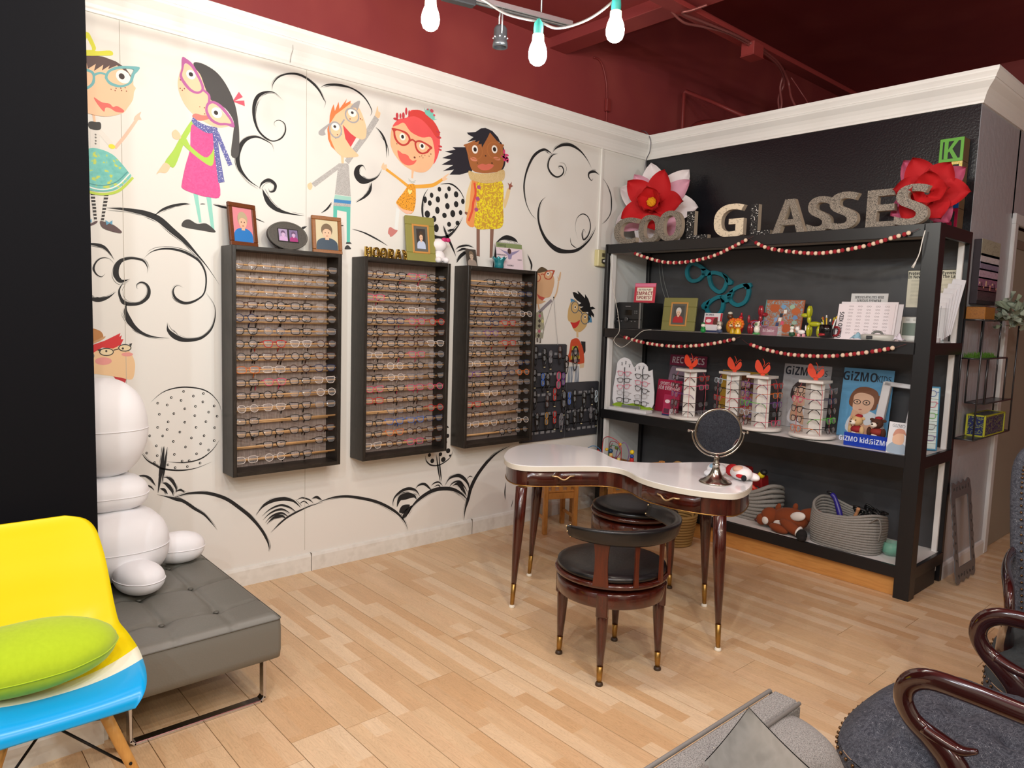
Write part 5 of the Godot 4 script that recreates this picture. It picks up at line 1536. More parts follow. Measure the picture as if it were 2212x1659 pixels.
# ---------- grey tweed sofa back with its cushion
func make_sofa() -> void:
	var t := thing("sofa", "grey tweed tufted sofa seen from above at the bottom right corner", "sofa", Vector3(3.3, 0, 3.95))
	var tweed := pat([[0.0, "3f3e3d"], [0.35, "63615f"], [0.5, "8d8a87"], [0.62, "6b6967"], [0.8, "a19e9b"], [1.0, "4a4948"]], 0.16, 7.0, 0.9, 0.0, 2, {"normal_enabled": true, "normal_texture": noise_tex(0.16, [], 256, 2, FastNoiseLite.TYPE_SIMPLEX_SMOOTH, 1, 6.0), "normal_scale": 0.5}, FastNoiseLite.TYPE_SIMPLEX_SMOOTH, 31)
	# outer back frame: a flat topped panel, 6 cm thick
	var s := st(false)
	box(s, Vector3(-0.14, 0.41, 0.15), Vector3(0.07, 0.66, 1.38), 0.012)
	var fr := obj("back_frame", s, tweed, t)
	s = st()
	tube(s, [Vector3(-0.1745, 0.3, -0.533), Vector3(-0.1745, 0.725, -0.533), Vector3(-0.174, 0.738, -0.525), Vector3(-0.174, 0.738, 0.83)], 0.0045, 6)
	tube(s, [Vector3(-0.106, 0.738, 0.83), Vector3(-0.106, 0.738, -0.525)], 0.0045, 6)
	obj("welt", s, mt("6f6c69", 0.9), fr)
	# tufted inner back, curving round at its end
	s = st()
	var buttons := []
	for i in 5:
		for j in 2: buttons.append(Vector2(-0.37 + i * 0.24 + (0.12 if j else 0.0), 0.14 + j * 0.13))
	var rows := []
	var nu := 80
	var nv := 30
	for i in nu + 1:
		var row := []
		var u := -0.53 + 1.36 * i / nu
		for j in nv + 1:
			var v := 0.34 * j / nv
			var a := clampf(v / 0.1, 0, 1) * PI / 2 * 0.72
			var x := -0.106 + sin(a) * 0.13 + maxf(0.0, v - 0.1) * 0.62
			var y := 0.735 + (cos(a) - 1.0) * 0.06 - maxf(0.0, v - 0.1) * 0.85
			var e := clampf((u + 0.53) / 0.1, 0, 1)
			var rd := sqrt(1.0 - pow(1.0 - e, 2.0))
			x = lerpf(-0.106, x, 0.35 + 0.65 * rd)
			y -= 0.05 * (1.0 - rd)
			for b in buttons:
				var d := Vector2(u, v).distance_to(b)
				var dent := 0.035 * exp(-d * d / 0.0011) + 0.01 * exp(-d * d / 0.006)
				y -= dent * 0.6
				x -= dent * 0.7
			row.append(Vector3(x, y, u))
		rows.append(row)
	skin(s, rows)
	for j in nv: tri(s, rows[0][j], rows[0][j + 1], Vector3(-0.106, 0.4, -0.53))
	obj("tufted_back", s, tweed, t)
	s = st(false)
	box(s, Vector3(0.22, 0.3, 0.15), Vector3(0.7, 0.22, 1.34), 0.05)
	obj("seat_cushion", s, tweed, t)
	for x in [-0.12, 0.5]:
		for z in [-0.46, 0.76]:
			s = st()
			tube(s, [Vector3(x, 0.2, z), Vector3(x, 0.0, z)], [0.03, 0.02], 10)
			obj("leg", s, mt("a58a62", 0.5), t)
	# pillow standing against the tufted back
	var p := thing("throw_pillow", "grey linen throw pillow with a frayed cream stripe on the sofa", "pillow", Vector3(3.27, 0.63, 3.7))
	p.rotation = Vector3(0.1, 0.55, -0.62)
	var fabric := pat(["77756f", "85837e", "6d6b66"], 0.03, 3.0, 0.95)
	s = st()
	var g1 := []
	var g2 := []
	for i in 25:
		var r1 := []
		var r2 := []
		for j in 25:
			var u := -1.0 + i / 12.0
			var v := -1.0 + j / 12.0
			var pinch := 1.0 - 0.1 * (u * u * (1 - v * v) + v * v * (1 - u * u))
			var th := 0.075 * pow((1 - pow(absf(u), 2.2)) * (1 - pow(absf(v), 2.2)), 0.6) + 0.002 + 0.004 * sin(u * 9.0 + v * 7.0) * (1 - u * u) * (1 - v * v)
			r1.append(Vector3(u * 0.17 * pinch, v * 0.17 * pinch, th))
			r2.append(Vector3(u * 0.17 * pinch, v * 0.17 * pinch, -th))
		g1.append(r1)
		g2.append(r2)
	skin(s, g1)
	g2.reverse()
	skin(s, g2)
	obj("cover", s, fabric, p)
	s = st()
	var strip := []
	for i in 25:
		var u := -0.9 + 1.8 * i / 24.0
		var row := []
		for j in 5:
			var v := 0.02 + (j - 2) * 0.085 + 0.012 * sin(i * 2.7 + j) + u * 0.12
			var th := 0.075 * pow(maxf(0.0, (1 - pow(absf(u), 2.2)) * (1 - pow(absf(v), 2.2))), 0.6) + 0.006 + (0.008 if j == 0 or j == 4 else 0.0)
			row.append(Vector3(u * 0.165, v * 0.165, -th))
			
		strip.append(row)
	skin(s, strip)
	obj("frayed_stripe", s, mt("d8cdb8", 0.95), p)
	s = st()
	for i in 150:
		var u := rng.randf_range(-0.88, 0.88)
		var sd := -1.0 if i % 2 else 1.0
		var v := 0.02 + sd * 0.17 + u * 0.12
		var th := 0.075 * pow(maxf(0.0, (1 - pow(absf(u), 2.2)) * (1 - pow(absf(v), 2.2))), 0.6) + 0.01
		var a := Vector3(u * 0.165, v * 0.165, -th)
		tube(s, [a, a + Vector3(rng.randf_range(-0.006, 0.006), sd * rng.randf_range(0.008, 0.018), -rng.randf_range(0.0, 0.006))], 0.0007, 4, false, false)
	tag(obj("fringe", s, mt("dcd2be", 0.95), p), "", "", "", "stuff")

# ---------- children's wooden table and chairs, basket
func kid_chair(label: String, at: Vector3, turn: float) -> void:
	var t := thing("child_chair", label, "chair", at, turn, "small wooden children's chairs")
	var wood := pat([[0.0, "a06a2c"], [0.5, "b98040"], [1.0, "a8702f"]], 0.02, Vector3(7, 1.5, 7), 0.45)
	for sx in [-1, 1]:
		for sz in [-1, 1]:
			var h := 0.3 if sx < 0 else 0.56
			obj("leg", box(st(false), Vector3(sx * 0.115, h / 2, sz * 0.115), Vector3(0.032, h, 0.032), 0.003), wood, t)
	for i in 4:
		obj("seat_slat", box(st(false), Vector3(-0.105 + i * 0.066, 0.307, 0), Vector3(0.06, 0.014, 0.27), 0.003), wood, t)
	for sz in [-1, 1]:
		obj("seat_rail", box(st(false), Vector3(0, 0.275, sz * 0.115), Vector3(0.2, 0.045, 0.016), 0.002), wood, t)
		obj("stretcher", box(st(false), Vector3(0, 0.11, sz * 0.115), Vector3(0.2, 0.022, 0.014), 0.002), wood, t)
	for sx in [-1, 1]:
		obj("seat_rail", box(st(false), Vector3(sx * 0.115, 0.275, 0), Vector3(0.016, 0.045, 0.2), 0.002), wood, t)
	obj("back_rail", box(st(false), Vector3(0.115, 0.53, 0), Vector3(0.02, 0.05, 0.2), 0.004), wood, t)
	for k in 3:
		obj("back_slat", box(st(false), Vector3(0.115, 0.41, -0.06 + 0.06 * k), Vector3(0.012, 0.2, 0.03), 0.002), wood, t)

func make_play_corner() -> void:
	kid_chair("small slatted wooden child's chair under the desk, nearest the mural", Vector3(0.262, 0, 1.205), deg_to_rad(-23))
	kid_chair("small wooden child's chair with its back to the shelves, behind the desk", Vector3(0.74, 0, 0.86), deg_to_rad(-12))
	var t := thing("play_table", "low wooden children's table behind the desk by the mural", "table", Vector3(0.4, 0, 0.78))
	var wood := pat([[0.0, "8f6230"], [0.5, "a87740"], [1.0, "946634"]], 0.02, Vector3(1.5, 7, 7), 0.45)
	for i in 4:
		obj("top_plank", box(st(false), Vector3(0, 0.452, -0.165 + i * 0.11), Vector3(0.46, 0.024, 0.107), 0.004), wood, t)
	for sx in [-1, 1]:
		for sz in [-1, 1]:
			obj("leg", box(st(false), Vector3(sx * 0.185, 0.22, sz * 0.17), Vector3(0.045, 0.44, 0.045), 0.003), wood, t)
	for sz in [-1, 1]: obj("apron", box(st(false), Vector3(0, 0.41, sz * 0.17), Vector3(0.34, 0.06, 0.018), 0.002), wood, t)
	bead_maze()
	# handled wicker basket
	var b := thing("wicker_basket", "wicker basket with a tall hoop handle half hidden behind the desk", "basket", Vector3(1.0, 0, 0.75))
	var cane := pat(["8a6a3a", "a08048", "705430"], 0.08, Vector3(8, 20, 8), 0.7)
	var s := st()
	for i in 11:
		var y := 0.012 + i * 0.02
		var ring := []
		for j in 32:
			var a := TAU * j / 32
			ring.append(Vector3(cos(a) * (0.11 + 0.003 * i), y, sin(a) * (0.11 + 0.003 * i)))
		tube(s, ring, 0.0105, 6, true)
	lathe(s, [Vector2(0.0001, 0.004), Vector2(0.11, 0.004)], 24)
	obj("weave", s, cane, b)
	s = st()
	var arc := []
	for i in 25:
		var a := PI * i / 24
		arc.append(Vector3(cos(a) * 0.135, 0.2 + sin(a) * 0.37, 0))
	tube(s, arc, 0.01, 8)
	obj("handle", s, cane, b)

func bead_maze() -> void:
	var t := thing("bead_maze", "bead maze toy with looping coloured wires on the low wooden table", "toy", Vector3(0.4, 0.464, 0.8))
	var s := box(st(false), Vector3(0, 0.012, 0), Vector3(0.34, 0.022, 0.22), 0.005)
	obj("base", s, mt("9a6a36", 0.5), t)
	var wires := [["b02a38", "-0.02,0.02 -0.02,0.14 0.02,0.2 0.09,0.215 0.15,0.16 0.155,0.02", 0.05], ["9a2f4a", "0.02,0.02 -0.005,0.1 0.03,0.17 0.1,0.16 0.11,0.09 0.06,0.04 0.03,0.1 0.05,0.16", -0.02], ["2f7a4a", "0.03,0.02 0.03,0.11 0.07,0.15 0.12,0.12 0.135,0.02", 0.0], ["2f6fa0", "-0.165,0.02 -0.165,0.08 -0.12,0.115 -0.07,0.09 -0.05,0.02", 0.03], ["7a4a8a", "0.06,0.02 0.08,0.12 0.12,0.17 0.15,0.1 0.14,0.02", -0.05], ["e0d8b0", "-0.14,0.02 -0.145,0.05 -0.13,0.06 -0.12,0.02", 0.05], ["e0d8b0", "-0.1,0.02 -0.105,0.05 -0.085,0.055 -0.08,0.02", 0.05]]
	for w in wires:
		var pts := []
		for p in pts2(w[1]): pts.append(Vector3(p.x, p.y, w[2] + 0.03 * sin(p.x * 25.0)))
		s = st()
		tube(s, curve3(pts, 6), 0.0028, 6)
		obj("wire", s, mt(w[0], 0.35), t)
	var beads := [[0.035, 0.115, 0.05, 0.012, "d8b020"], [0.1, 0.155, -0.02, 0.013, "e0c020"], [0.085, 0.13, 0.0, 0.014, "6a6a2a"], [0.055, 0.105, 0.03, 0.018, "1f4a6a"], [0.06, 0.075, 0.03, 0.016, "caa860"], [0.062, 0.055, 0.03, 0.016, "b02a20"], [0.1, 0.035, 0.03, 0.012, "b8863a"], [0.12, 0.04, 0.03, 0.016, "1f3a6a"], [0.135, 0.055, 0.03, 0.014, "d8c070"], [-0.065, 0.085, 0.03, 0.012, "a02828"], [-0.055, 0.065, 0.03, 0.012, "c87a28"], [-0.052, 0.045, 0.03, 0.012, "b05a28"], [-0.125, 0.06, -0.02, 0.013, "b03a28"], [-0.13, 0.04, -0.02, 0.012, "c89028"], [-0.02, 0.035, 0.05, 0.012, "b01f30"]]
	for b in beads:
		s = st()
		ball(s, Vector3(b[0], b[1], b[2]), b[3], 14)
		obj("bead", s, mt(b[4], 0.35), t)
	var k := thing("stacking_toy", "small column of coloured wooden beads standing beside the bead maze", "toy", Vector3(0.6, 0.464, 0.76))
	var y := 0.0
	for q in [["234a9a", 0.013, 1], ["2f8a3a", 0.008, 1], ["c02a28", 0.014, 1], ["25459a", 0.015, 0], ["e0c41c", 0.017, 0]]:
		s = st()
		var r: float = q[1]
		if q[2]: lathe(s, [Vector2(0.0001, 0), Vector2(0.015, 0), Vector2(0.016, 0.002), Vector2(0.016, r * 2 - 0.002), Vector2(0.015, r * 2), Vector2(0.0001, r * 2)], 16, Vector3(0, y, 0))
		else: ball(s, Vector3(0, y + r * 0.95, 0), r, 16)
		obj("bead", s, mt(q[0], 0.35), k)
		y += r * 2 - 0.001

func make_furniture() -> void:
	make_desk()
	make_swivel("swivel_chair", "round black vinyl swivel chair with a low curved back in front of the desk", Vector3(1.853, 0, 2.45), 0.0, true)
	make_swivel("swivel_stool", "round black vinyl swivel stool tucked behind the desk", Vector3(1.3, 0, 1.6), 0.3, false)
	make_shelving()
	make_bench()
	make_white_plush()
	make_shell_chair()
	make_armchair("blue grey swirl patterned armchair with tufted seat at the bottom right", Vector3(3.37, 0, 2.66), 0.0, swirl_fabric())
	var dash := pat([[0.0, "23272a"], [0.45, "343a3c"], [0.55, "202426"], [1.0, "3c4244"]], 0.06, Vector3(7, 7, 3), 0.9, 0.0, 2)
	make_armchair("patterned armchair with a dark dashed seat at the right edge, behind the other", Vector3(3.52, 0, 1.9), deg_to_rad(105), dash)
	make_sofa()
	make_play_corner()

# ---------- eyeglasses: one pair built per frame shape, then duplicated
var pairs := {}
const TINTS := {"k": ["17120f", "black"], "b": ["3c1d14", "dark brown"], "m": ["8c8078", "thin metal"], "c": ["d3c9c2", "clear"], "r": ["b5231c", "red"], "p": ["d4476e", "pink"], "u": ["3a63b8", "blue"], "n": ["1d2447", "navy"], "o": ["d2691f", "orange"], "g": ["6d6a70", "grey"], "v": ["6a3f86", "purple"], "l": ["53b83a", "green"], "w": ["b9cbd6", "pale blue"], "y": ["a8782e", "amber"]}
const ORD := ["first", "second", "third", "fourth", "fifth", "sixth", "seventh", "eighth", "ninth", "tenth", "eleventh", "twelfth", "thirteenth", "fourteenth", "fifteenth", "sixteenth"]

func lens_material() -> Material:
	return mt("e8eef2", 0.04, 0.0, {"transparency": BaseMaterial3D.TRANSPARENCY_ALPHA, "albedo_color": Color(0.9, 0.93, 0.96, 0.1)})

func lens_outline(shape: int) -> PackedVector2Array:
	match shape:
		0: return ring2(0.0225, 0.0205, 22)                              # round
		1: return ring2(0.0255, 0.018, 24, Vector2.ZERO, 0.62)           # soft rectangle
		2: return curve2(pts2("-0.025,0.006 -0.023,0.0155 -0.008,0.018 0.012,0.0185 0.027,0.019 0.025,0.004 0.017,-0.014 0,-0.018 -0.016,-0.0145"), 3)  # cat eye
		3: return curve2(pts2("-0.024,0.012 -0.012,0.018 0.01,0.018 0.0245,0.014 0.0235,-0.003 0.014,-0.0165 0,-0.0185 -0.014,-0.0165 -0.0225,-0.002"), 3)  # panto
	return ring2(0.027, 0.0145, 24, Vector2.ZERO, 0.8)                    # narrow oval

func proto(shape: int, thick: float) -> Dictionary:
	var key := "%d %.4f" % [shape, thick]
	if pairs.has(key): return pairs[key]
	var hw := 0.0345
	var o := lens_outline(shape)
	var s := st()
	var lenses := []
	for sx in [-1.0, 1.0]:
		var ring := []
		for p in o: ring.append(Vector3(sx * (hw + p.x), p.y, -0.002 * (hw + p.x) / 0.06))
		tube(s, ring, thick, 6, true, false, 1.0, Vector3.BACK)
		var e: float = hw + 0.024
		tube(s, [Vector3(sx * e, 0.011, -0.002), Vector3(sx * (e + 0.009), 0.0115, -0.003), Vector3(sx * (e + 0.0115), 0.011, -0.009)], thick * 1.15, 6)
		var l := st()
		var rows := []
		for r in 5:
			var f: float = 1.0 - r / 4.0
			var row := []
			for p in o: row.append(Vector3(sx * (hw + p.x * f * 0.985), p.y * f * 0.985, 0.0026 * (1.0 - f * f) - 0.001))
			rows.append(row)
		skin(l, rows, true)
		lenses.append(done(l))
	tube(s, curve3([Vector3(-0.0125, 0.006, 0), Vector3(-0.006, 0.0095, 0.0015), Vector3(0.006, 0.0095, 0.0015), Vector3(0.0125, 0.006, 0)], 3), thick * 1.1, 6)
	var temples := []
	for sx in [-1.0, 1.0]:
		var q := st()
		var e: float = hw + 0.0355
		tube(q, curve3([Vector3(sx * e, 0.011, -0.008), Vector3(sx * e, 0.0115, -0.045), Vector3(sx * (e - 0.002), 0.011, -0.088), Vector3(sx * (e - 0.004), 0.003, -0.108), Vector3(sx * (e - 0.005), -0.014, -0.126)], 3), thick * 1.05, 6, false, true, 1.5, Vector3.RIGHT)
		temples.append(done(q))
	pairs[key] = {"front": done(s), "lens": lenses, "temple": temples}
	return pairs[key]

var pair_nodes := {}

func eyeglasses(code: String, shape: int, label: String, group: String, xf: Transform3D) -> Node3D:
	var thick := 0.0011 if code == "m" else 0.0022 if code in ["k", "b", "n", "r"] else 0.0018
	var key := "%s %d" % [code, shape]
	var t: Node3D
	if pair_nodes.has(key):
		t = dup(pair_nodes[key], label, group)
	else:
		t = thing("eyeglasses", label, "eyeglasses", Vector3.ZERO, 0.0, group)
		var p := proto(shape, thick)
		var fm := mt(TINTS[code][0], 0.22 if code != "m" else 0.3, 0.0 if code != "m" else 0.7)
		obj("frame_front", p.front, fm, t)
		for l in p.lens: obj("lens", l, lens_material(), t)
		for l in p.temple: obj("temple", l, fm, t)
		pair_nodes[key] = t
	t.transform = xf
	return t

# ---------- display cases on the mural wall
const CASE_ROWS := [
	"mmmm mmmm mmmm bkkm nkkm kgkg krcb kbkb ocbn kpkc kkgc cckg k.k. kkkb .k.k cck.",
	"bkpk kkck pkgk ckcg knpr kbkb kkbc ckpg kckg kcgk pkpp rbkb .gkr kuun kobb cbpb",
	".kbb kccn gbkb knkc knrb gvbm ckrk kkkb ckcn vkno kkbg kckm rkck bb.k cckc ..kk"]

func make_case(n: int, z0: float, where: String) -> void:
	var D := 0.15
	var W := 0.62
	var y0 := 0.652
	var y1 := 1.858
	var t := thing("display_case", "%s dark wood display case with rows of eyeglasses on wooden rods" % where, "display case", Vector3(0.003, y0, z0 - W / 2), 0.0, "dark wood display cases on the mural wall")
	var dark := pat([[0.0, "17130f"], [0.4, "2b2621"], [0.52, "1d1915"], [0.7, "342e28"], [1.0, "1a1613"]], 0.03, Vector3(7, 0.7, 7), 0.42, 0.0, 4)
	var H := y1 - y0
	for sz in [1, -1]:
		obj("side_board", box(st(false), Vector3(D / 2, H / 2, sz * (W / 2 - 0.011)), Vector3(D, H, 0.022), 0.002), dark, t)
	for y in [0.011, H - 0.011]:
		obj("end_board", box(st(false), Vector3(D / 2, y, 0), Vector3(D - 0.002, 0.022, W - 0.044), 0.001), pat([[0.0, "17130f"], [0.4, "2b2621"], [0.52, "1d1915"], [0.7, "342e28"], [1.0, "1a1613"]], 0.03, Vector3(7, 7, 0.7), 0.42), t)
	obj("back_board", box(st(false), Vector3(0.007, H / 2, 0), Vector3(0.01, H - 0.04, W - 0.04)), pat([[0.0, "7d6d66"], [0.4, "9d8d85"], [0.5, "83746c"], [0.65, "a89990"], [1.0, "877870"]], 0.04, Vector3(9, 0.35, 9), 0.6), t)
	var rod_m := pat([[0.0, "b98c58"], [0.5, "cfa472"], [1.0, "c09463"]], 0.03, Vector3(9, 9, 2), 0.5)
	var rod := done(tube(st(), [Vector3(0, 0, -W / 2 + 0.022), Vector3(0, 0, W / 2 - 0.022)], 0.0048, 8))
	var rows: PackedStringArray = CASE_ROWS[n].split(" ")
	for r in 16:
		var y := 1.762 - r * 0.0685
		obj("rod", rod, rod_m, t, Vector3(0.122, y - y0, 0))
		obj("rod", rod, rod_m, t, Vector3(0.032, y - 0.024 - y0, 0))
		for k in 4:
			var code := rows[r][k]
			if code == ".": continue
			var lab := "%s eyeglasses, %s from left on the %s rod of the %s display case" % [TINTS[code][1], ORD[k], ORD[r], where]
			var sh: int = rng.randi() % 4 if code != "m" else [0, 3][rng.randi() % 2]
			var tilt := deg_to_rad(-16.0 + rng.randf_range(-4, 4))
			var yaw := deg_to_rad(rng.randf_range(-4, 4))
			var b := Basis(Vector3(0, 0, -1), Vector3.UP, Vector3(1, 0, 0)) * Basis(Vector3.UP, yaw) * Basis(Vector3.RIGHT, tilt)
			var z := z0 - 0.085 - k * 0.15 + rng.randf_range(-0.006, 0.006)
			eyeglasses(code, sh, lab, "eyeglasses in the %s display case" % where, Transform3D(b, Vector3(0.131, y + 0.001, z)))

# ---------- slatted panels with sports glasses, right of the cases
func sports(code: String, at: Vector3, k: int, big: float) -> void:
	var lab := "%s sports glasses with a strap, %s" % [TINTS[code][1], ["left end of the top row on the slat panel", "second on the slat panel's top row", "third on the slat panel's top row", "hanging from a cord nailed above the slat panel", "right end of the left panel's top row", "left end of the slat panel's second row", "second on the slat panel's second row", "third on the slat panel's second row", "large pair on the slat panel's second row", "right end of the slat panel's second row", "left end of the slat panel's third row", "second on the slat panel's third row", "third on the slat panel's third row, glossy", "fourth on the slat panel's third row", "fifth on the slat panel's third row", "sixth on the slat panel's third row", "seventh on the slat panel's third row", "eighth on the slat panel's third row", "right end of the third row", "left end of the slat panel's bottom row", "second on the slat panel's bottom row", "third on the slat panel's bottom row", "fourth on the slat panel's bottom row", "fifth on the slat panel's bottom row", "sixth on the slat panel's bottom row", "seventh on the slat panel's bottom row", "eighth on the slat panel's bottom row", "right end of the slat panel's bottom row", "hanging in front of the striped shirt decal"][k]]
	var t := thing("sports_glasses", lab, "sports glasses", at, 0.0, "sports glasses on the slat panel")
	var m := mt(TINTS[code][0], 0.25)
	var dark := mt("121214", 0.45)
	var s := st()
	var loop := []
	for i in 20:
		var a := TAU * i / 20
		loop.append(Vector3(0.012 + 0.006 * cos(a), 0.07 * big * sin(a) - 0.02, 0.027 * big * cos(a) + 0.004 * sin(2.0 * a)))
	tube(s, loop, 0.0036, 6, true)
	obj("strap", s, m if k % 3 == 1 else dark, t)
	s = st()
	for e in [-1, 1]:
		var ring := []
		for p in ring2(0.019 * big, 0.023 * big, 16, Vector2(0, e * 0.024 * big), 0.8): ring.append(Vector3(0.02 + 0.012 * p.y * e, p.y + 0.005, p.x * 0.75 + 0.008))
		tube(s, ring, 0.0032, 6, true)
	tube(s, [Vector3(0.022, 0.012, 0.008), Vector3(0.024, 0.005, 0.008), Vector3(0.022, -0.002, 0.008)], 0.004, 6)
	var f := obj("frame_front", s, m, t)
	s = st()
	for e in [-1, 1]: ball(s, Vector3(0.02, 0.005 + e * 0.024 * big, 0.008), Vector3(0.003, 0.021 * big, 0.0135 * big), 12)
	obj("lens", s, lens_material(), f)
	if k % 4 == 1 or k % 5 == 2:
		s = st()
		box(s, Vector3(0.018, -0.088 * big, 0.002), Vector3(0.006, 0.006, 0.016), 0.001)
		obj("price_tag", s, mt("cfc7a0", 0.6), t)

func make_slat_panels() -> void:
	var m := mt("38393f", 0.5)
	var tagm := mt("85868a", 0.5)
	for q in [[1.335, 0.878, 1.335, "left dark grey slat panel of sports glasses beside the right display case"], [0.872, 0.49, 1.036, "lower dark grey slat panel of sports glasses beside the shelving unit"]]:
		var t := thing("slat_panel", q[3], "display panel", Vector3(0, 0, 0), 0.0, "dark slat panels for sports glasses")
		var y: float = q[2]
		var z0: float = q[0]
		var z1: float = q[1]
		while y > 0.62:
			var h := minf(0.108, y - 0.6)
			obj("slat", box(st(false), Vector3(0.008, y - h / 2, (z0 + z1) / 2), Vector3(0.016, h - 0.006, z0 - z1), 0.003), m, t)
			y -= 0.109
		obj("backing", box(st(false), Vector3(0.002, (q[2] + 0.62) / 2, (z0 + z1) / 2), Vector3(0.004, q[2] - 0.62, z0 - z1 - 0.004)), mt("1a1a1d", 0.7), t)
		for yy in [1.262, 1.11, 0.955, 0.81, 0.668]:
			if yy > q[2]: continue
			for i in 6:
				var z := z0 - 0.04 - i * 0.06
				if z < z1 + 0.03: continue
				obj("ticket_holder", box(st(false), Vector3(0.0185, yy, z), Vector3(0.004, 0.02, 0.038), 0.001), tagm, t)
	var spots := pts2("1229,1270 1139,1254 1075,1238 977,1272 900,1199 1232,1102 1147,1069 1095,1067 980,1058 929,1066 1224,942 1093,905 1017,952 913,910 854,912 794,930 685,908 593,941 543,911 1192,774 1094,772 1008,776 934,755 867,750 785,765 710,797 599,784 534,764 790,1244", 0.001)
	var codes := "kkgbkkukpvkbrkukkkwkyrgkkkgkk"
	for k in spots.size():
		sports(codes[k], Vector3(0.026 if k != 28 else 0.012, spots[k].y, spots[k].x), k, 1.35 if k in [8, 13, 28] else 1.0)
	# the cord with its nail above
	var t := thing("hanging_cord", "pale forked cord hung on a nail from the waving boy's sleeve", "cord", Vector3(0.0, 1.685, 1.033))
	var s := st()
	tube(s, [Vector3(0.006, 0, 0), Vector3(0.014, -0.2, -0.025), Vector3(0.022, -0.355, -0.046)], 0.0016, 5)
	tube(s, [Vector3(0.006, 0, 0), Vector3(0.008, -0.15, 0.06), Vector3(0.012, -0.34, 0.14)], 0.0016, 5)
	obj("cord", s, mt("a9a7a8", 0.6), t)
	s = st()
	ball(s, Vector3(0.006, 0.002, 0), 0.005, 10)
	obj("nail_head", s, mt("1c1c1c", 0.4), t)

# ---------- things standing on the cases
func picture_frame(called: String, label: String, at: Vector3, rot: Basis, w: float, h: float, bw: float, mfr: Material, inner: Material) -> Node3D:
	# upright frame whose foot is at `at`, leaning back a little; returns the node, picture plane at z = 0.006
	var t := thing(called, label, "picture frame", at)
	t.basis = rot
	for q in [[Vector3(0, bw / 2, 0), Vector3(w, bw, 0.018)], [Vector3(0, h - bw / 2, 0), Vector3(w, bw, 0.018)], [Vector3(-w / 2 + bw / 2, h / 2, 0), Vector3(bw, h - 2 * bw, 0.018)], [Vector3(w / 2 - bw / 2, h / 2, 0), Vector3(bw, h - 2 * bw, 0.018)]]:
		obj("moulding", box(st(false), q[0], q[1], 0.003), mfr, t)
	obj("backing", box(st(false), Vector3(0, h / 2, -0.004), Vector3(w - bw, h - bw, 0.008)), inner, t)
	obj("easel", box(st(false), Vector3(0, h * 0.36, -0.045), Vector3(w * 0.4, h * 0.74, 0.004), 0.0, Basis(Vector3.RIGHT, 0.33)), mt("141414", 0.8), t)
	return t

func portrait(t: Node3D, c: Vector2, w: float, h: float, z: float, bg: String, hair: String, skin_c: String, top: String) -> void:
	# a flat photograph: background, shoulders, head and hair as printed shapes
	var xf := func(d: float) -> Transform3D: return Transform3D(Basis.IDENTITY, Vector3(c.x, c.y, z + d))
	var s := st(false)
	slab(s, rrect(w, h, 0.0005, 1), 0.0008, xf.call(0.0))
	var ph := obj("photo", s, mt(bg, 0.35), t)
	var k := h
	var shapes := [[top, curve2(pts2("-0.38,-0.5 -0.36,-0.25 -0.2,-0.12 0,-0.1 0.2,-0.12 0.36,-0.25 0.38,-0.5"), 3, false)], [hair, ring2(0.2, 0.22, 20, Vector2(0, 0.17))], [skin_c, ring2(0.155, 0.2, 20, Vector2(0, 0.08))], [skin_c, PackedVector2Array([Vector2(-0.06, -0.06), Vector2(0.06, -0.06), Vector2(0.07, -0.16), Vector2(-0.07, -0.16)])], [hair, curve2(pts2("-0.17,0.12 -0.18,0.26 0,0.34 0.18,0.26 0.17,0.12 0.08,0.19 -0.06,0.2"), 3)], ["2a2020", ring2(0.018, 0.018, 8, Vector2(-0.06, 0.08))], ["2a2020", ring2(0.018, 0.018, 8, Vector2(0.06, 0.08))], ["a85a4a", ring2(0.04, 0.012, 8, Vector2(0, -0.03))]]
	for q in shapes.size():
		var e = shapes[q]
		var p := PackedVector2Array()
		var sx := minf(1.0, w / (h * 0.78))
		for v in e[1]: p.append(Vector2(clampf(v.x * k * sx, -w / 2, w / 2), clampf(v.y * k, -h / 2, h / 2)))
		s = st(false)
		slab(s, p, 0.0003, xf.call(0.0009 + 0.00035 * q), false, false)
		obj("print", s, mt(e[0], 0.4), ph)

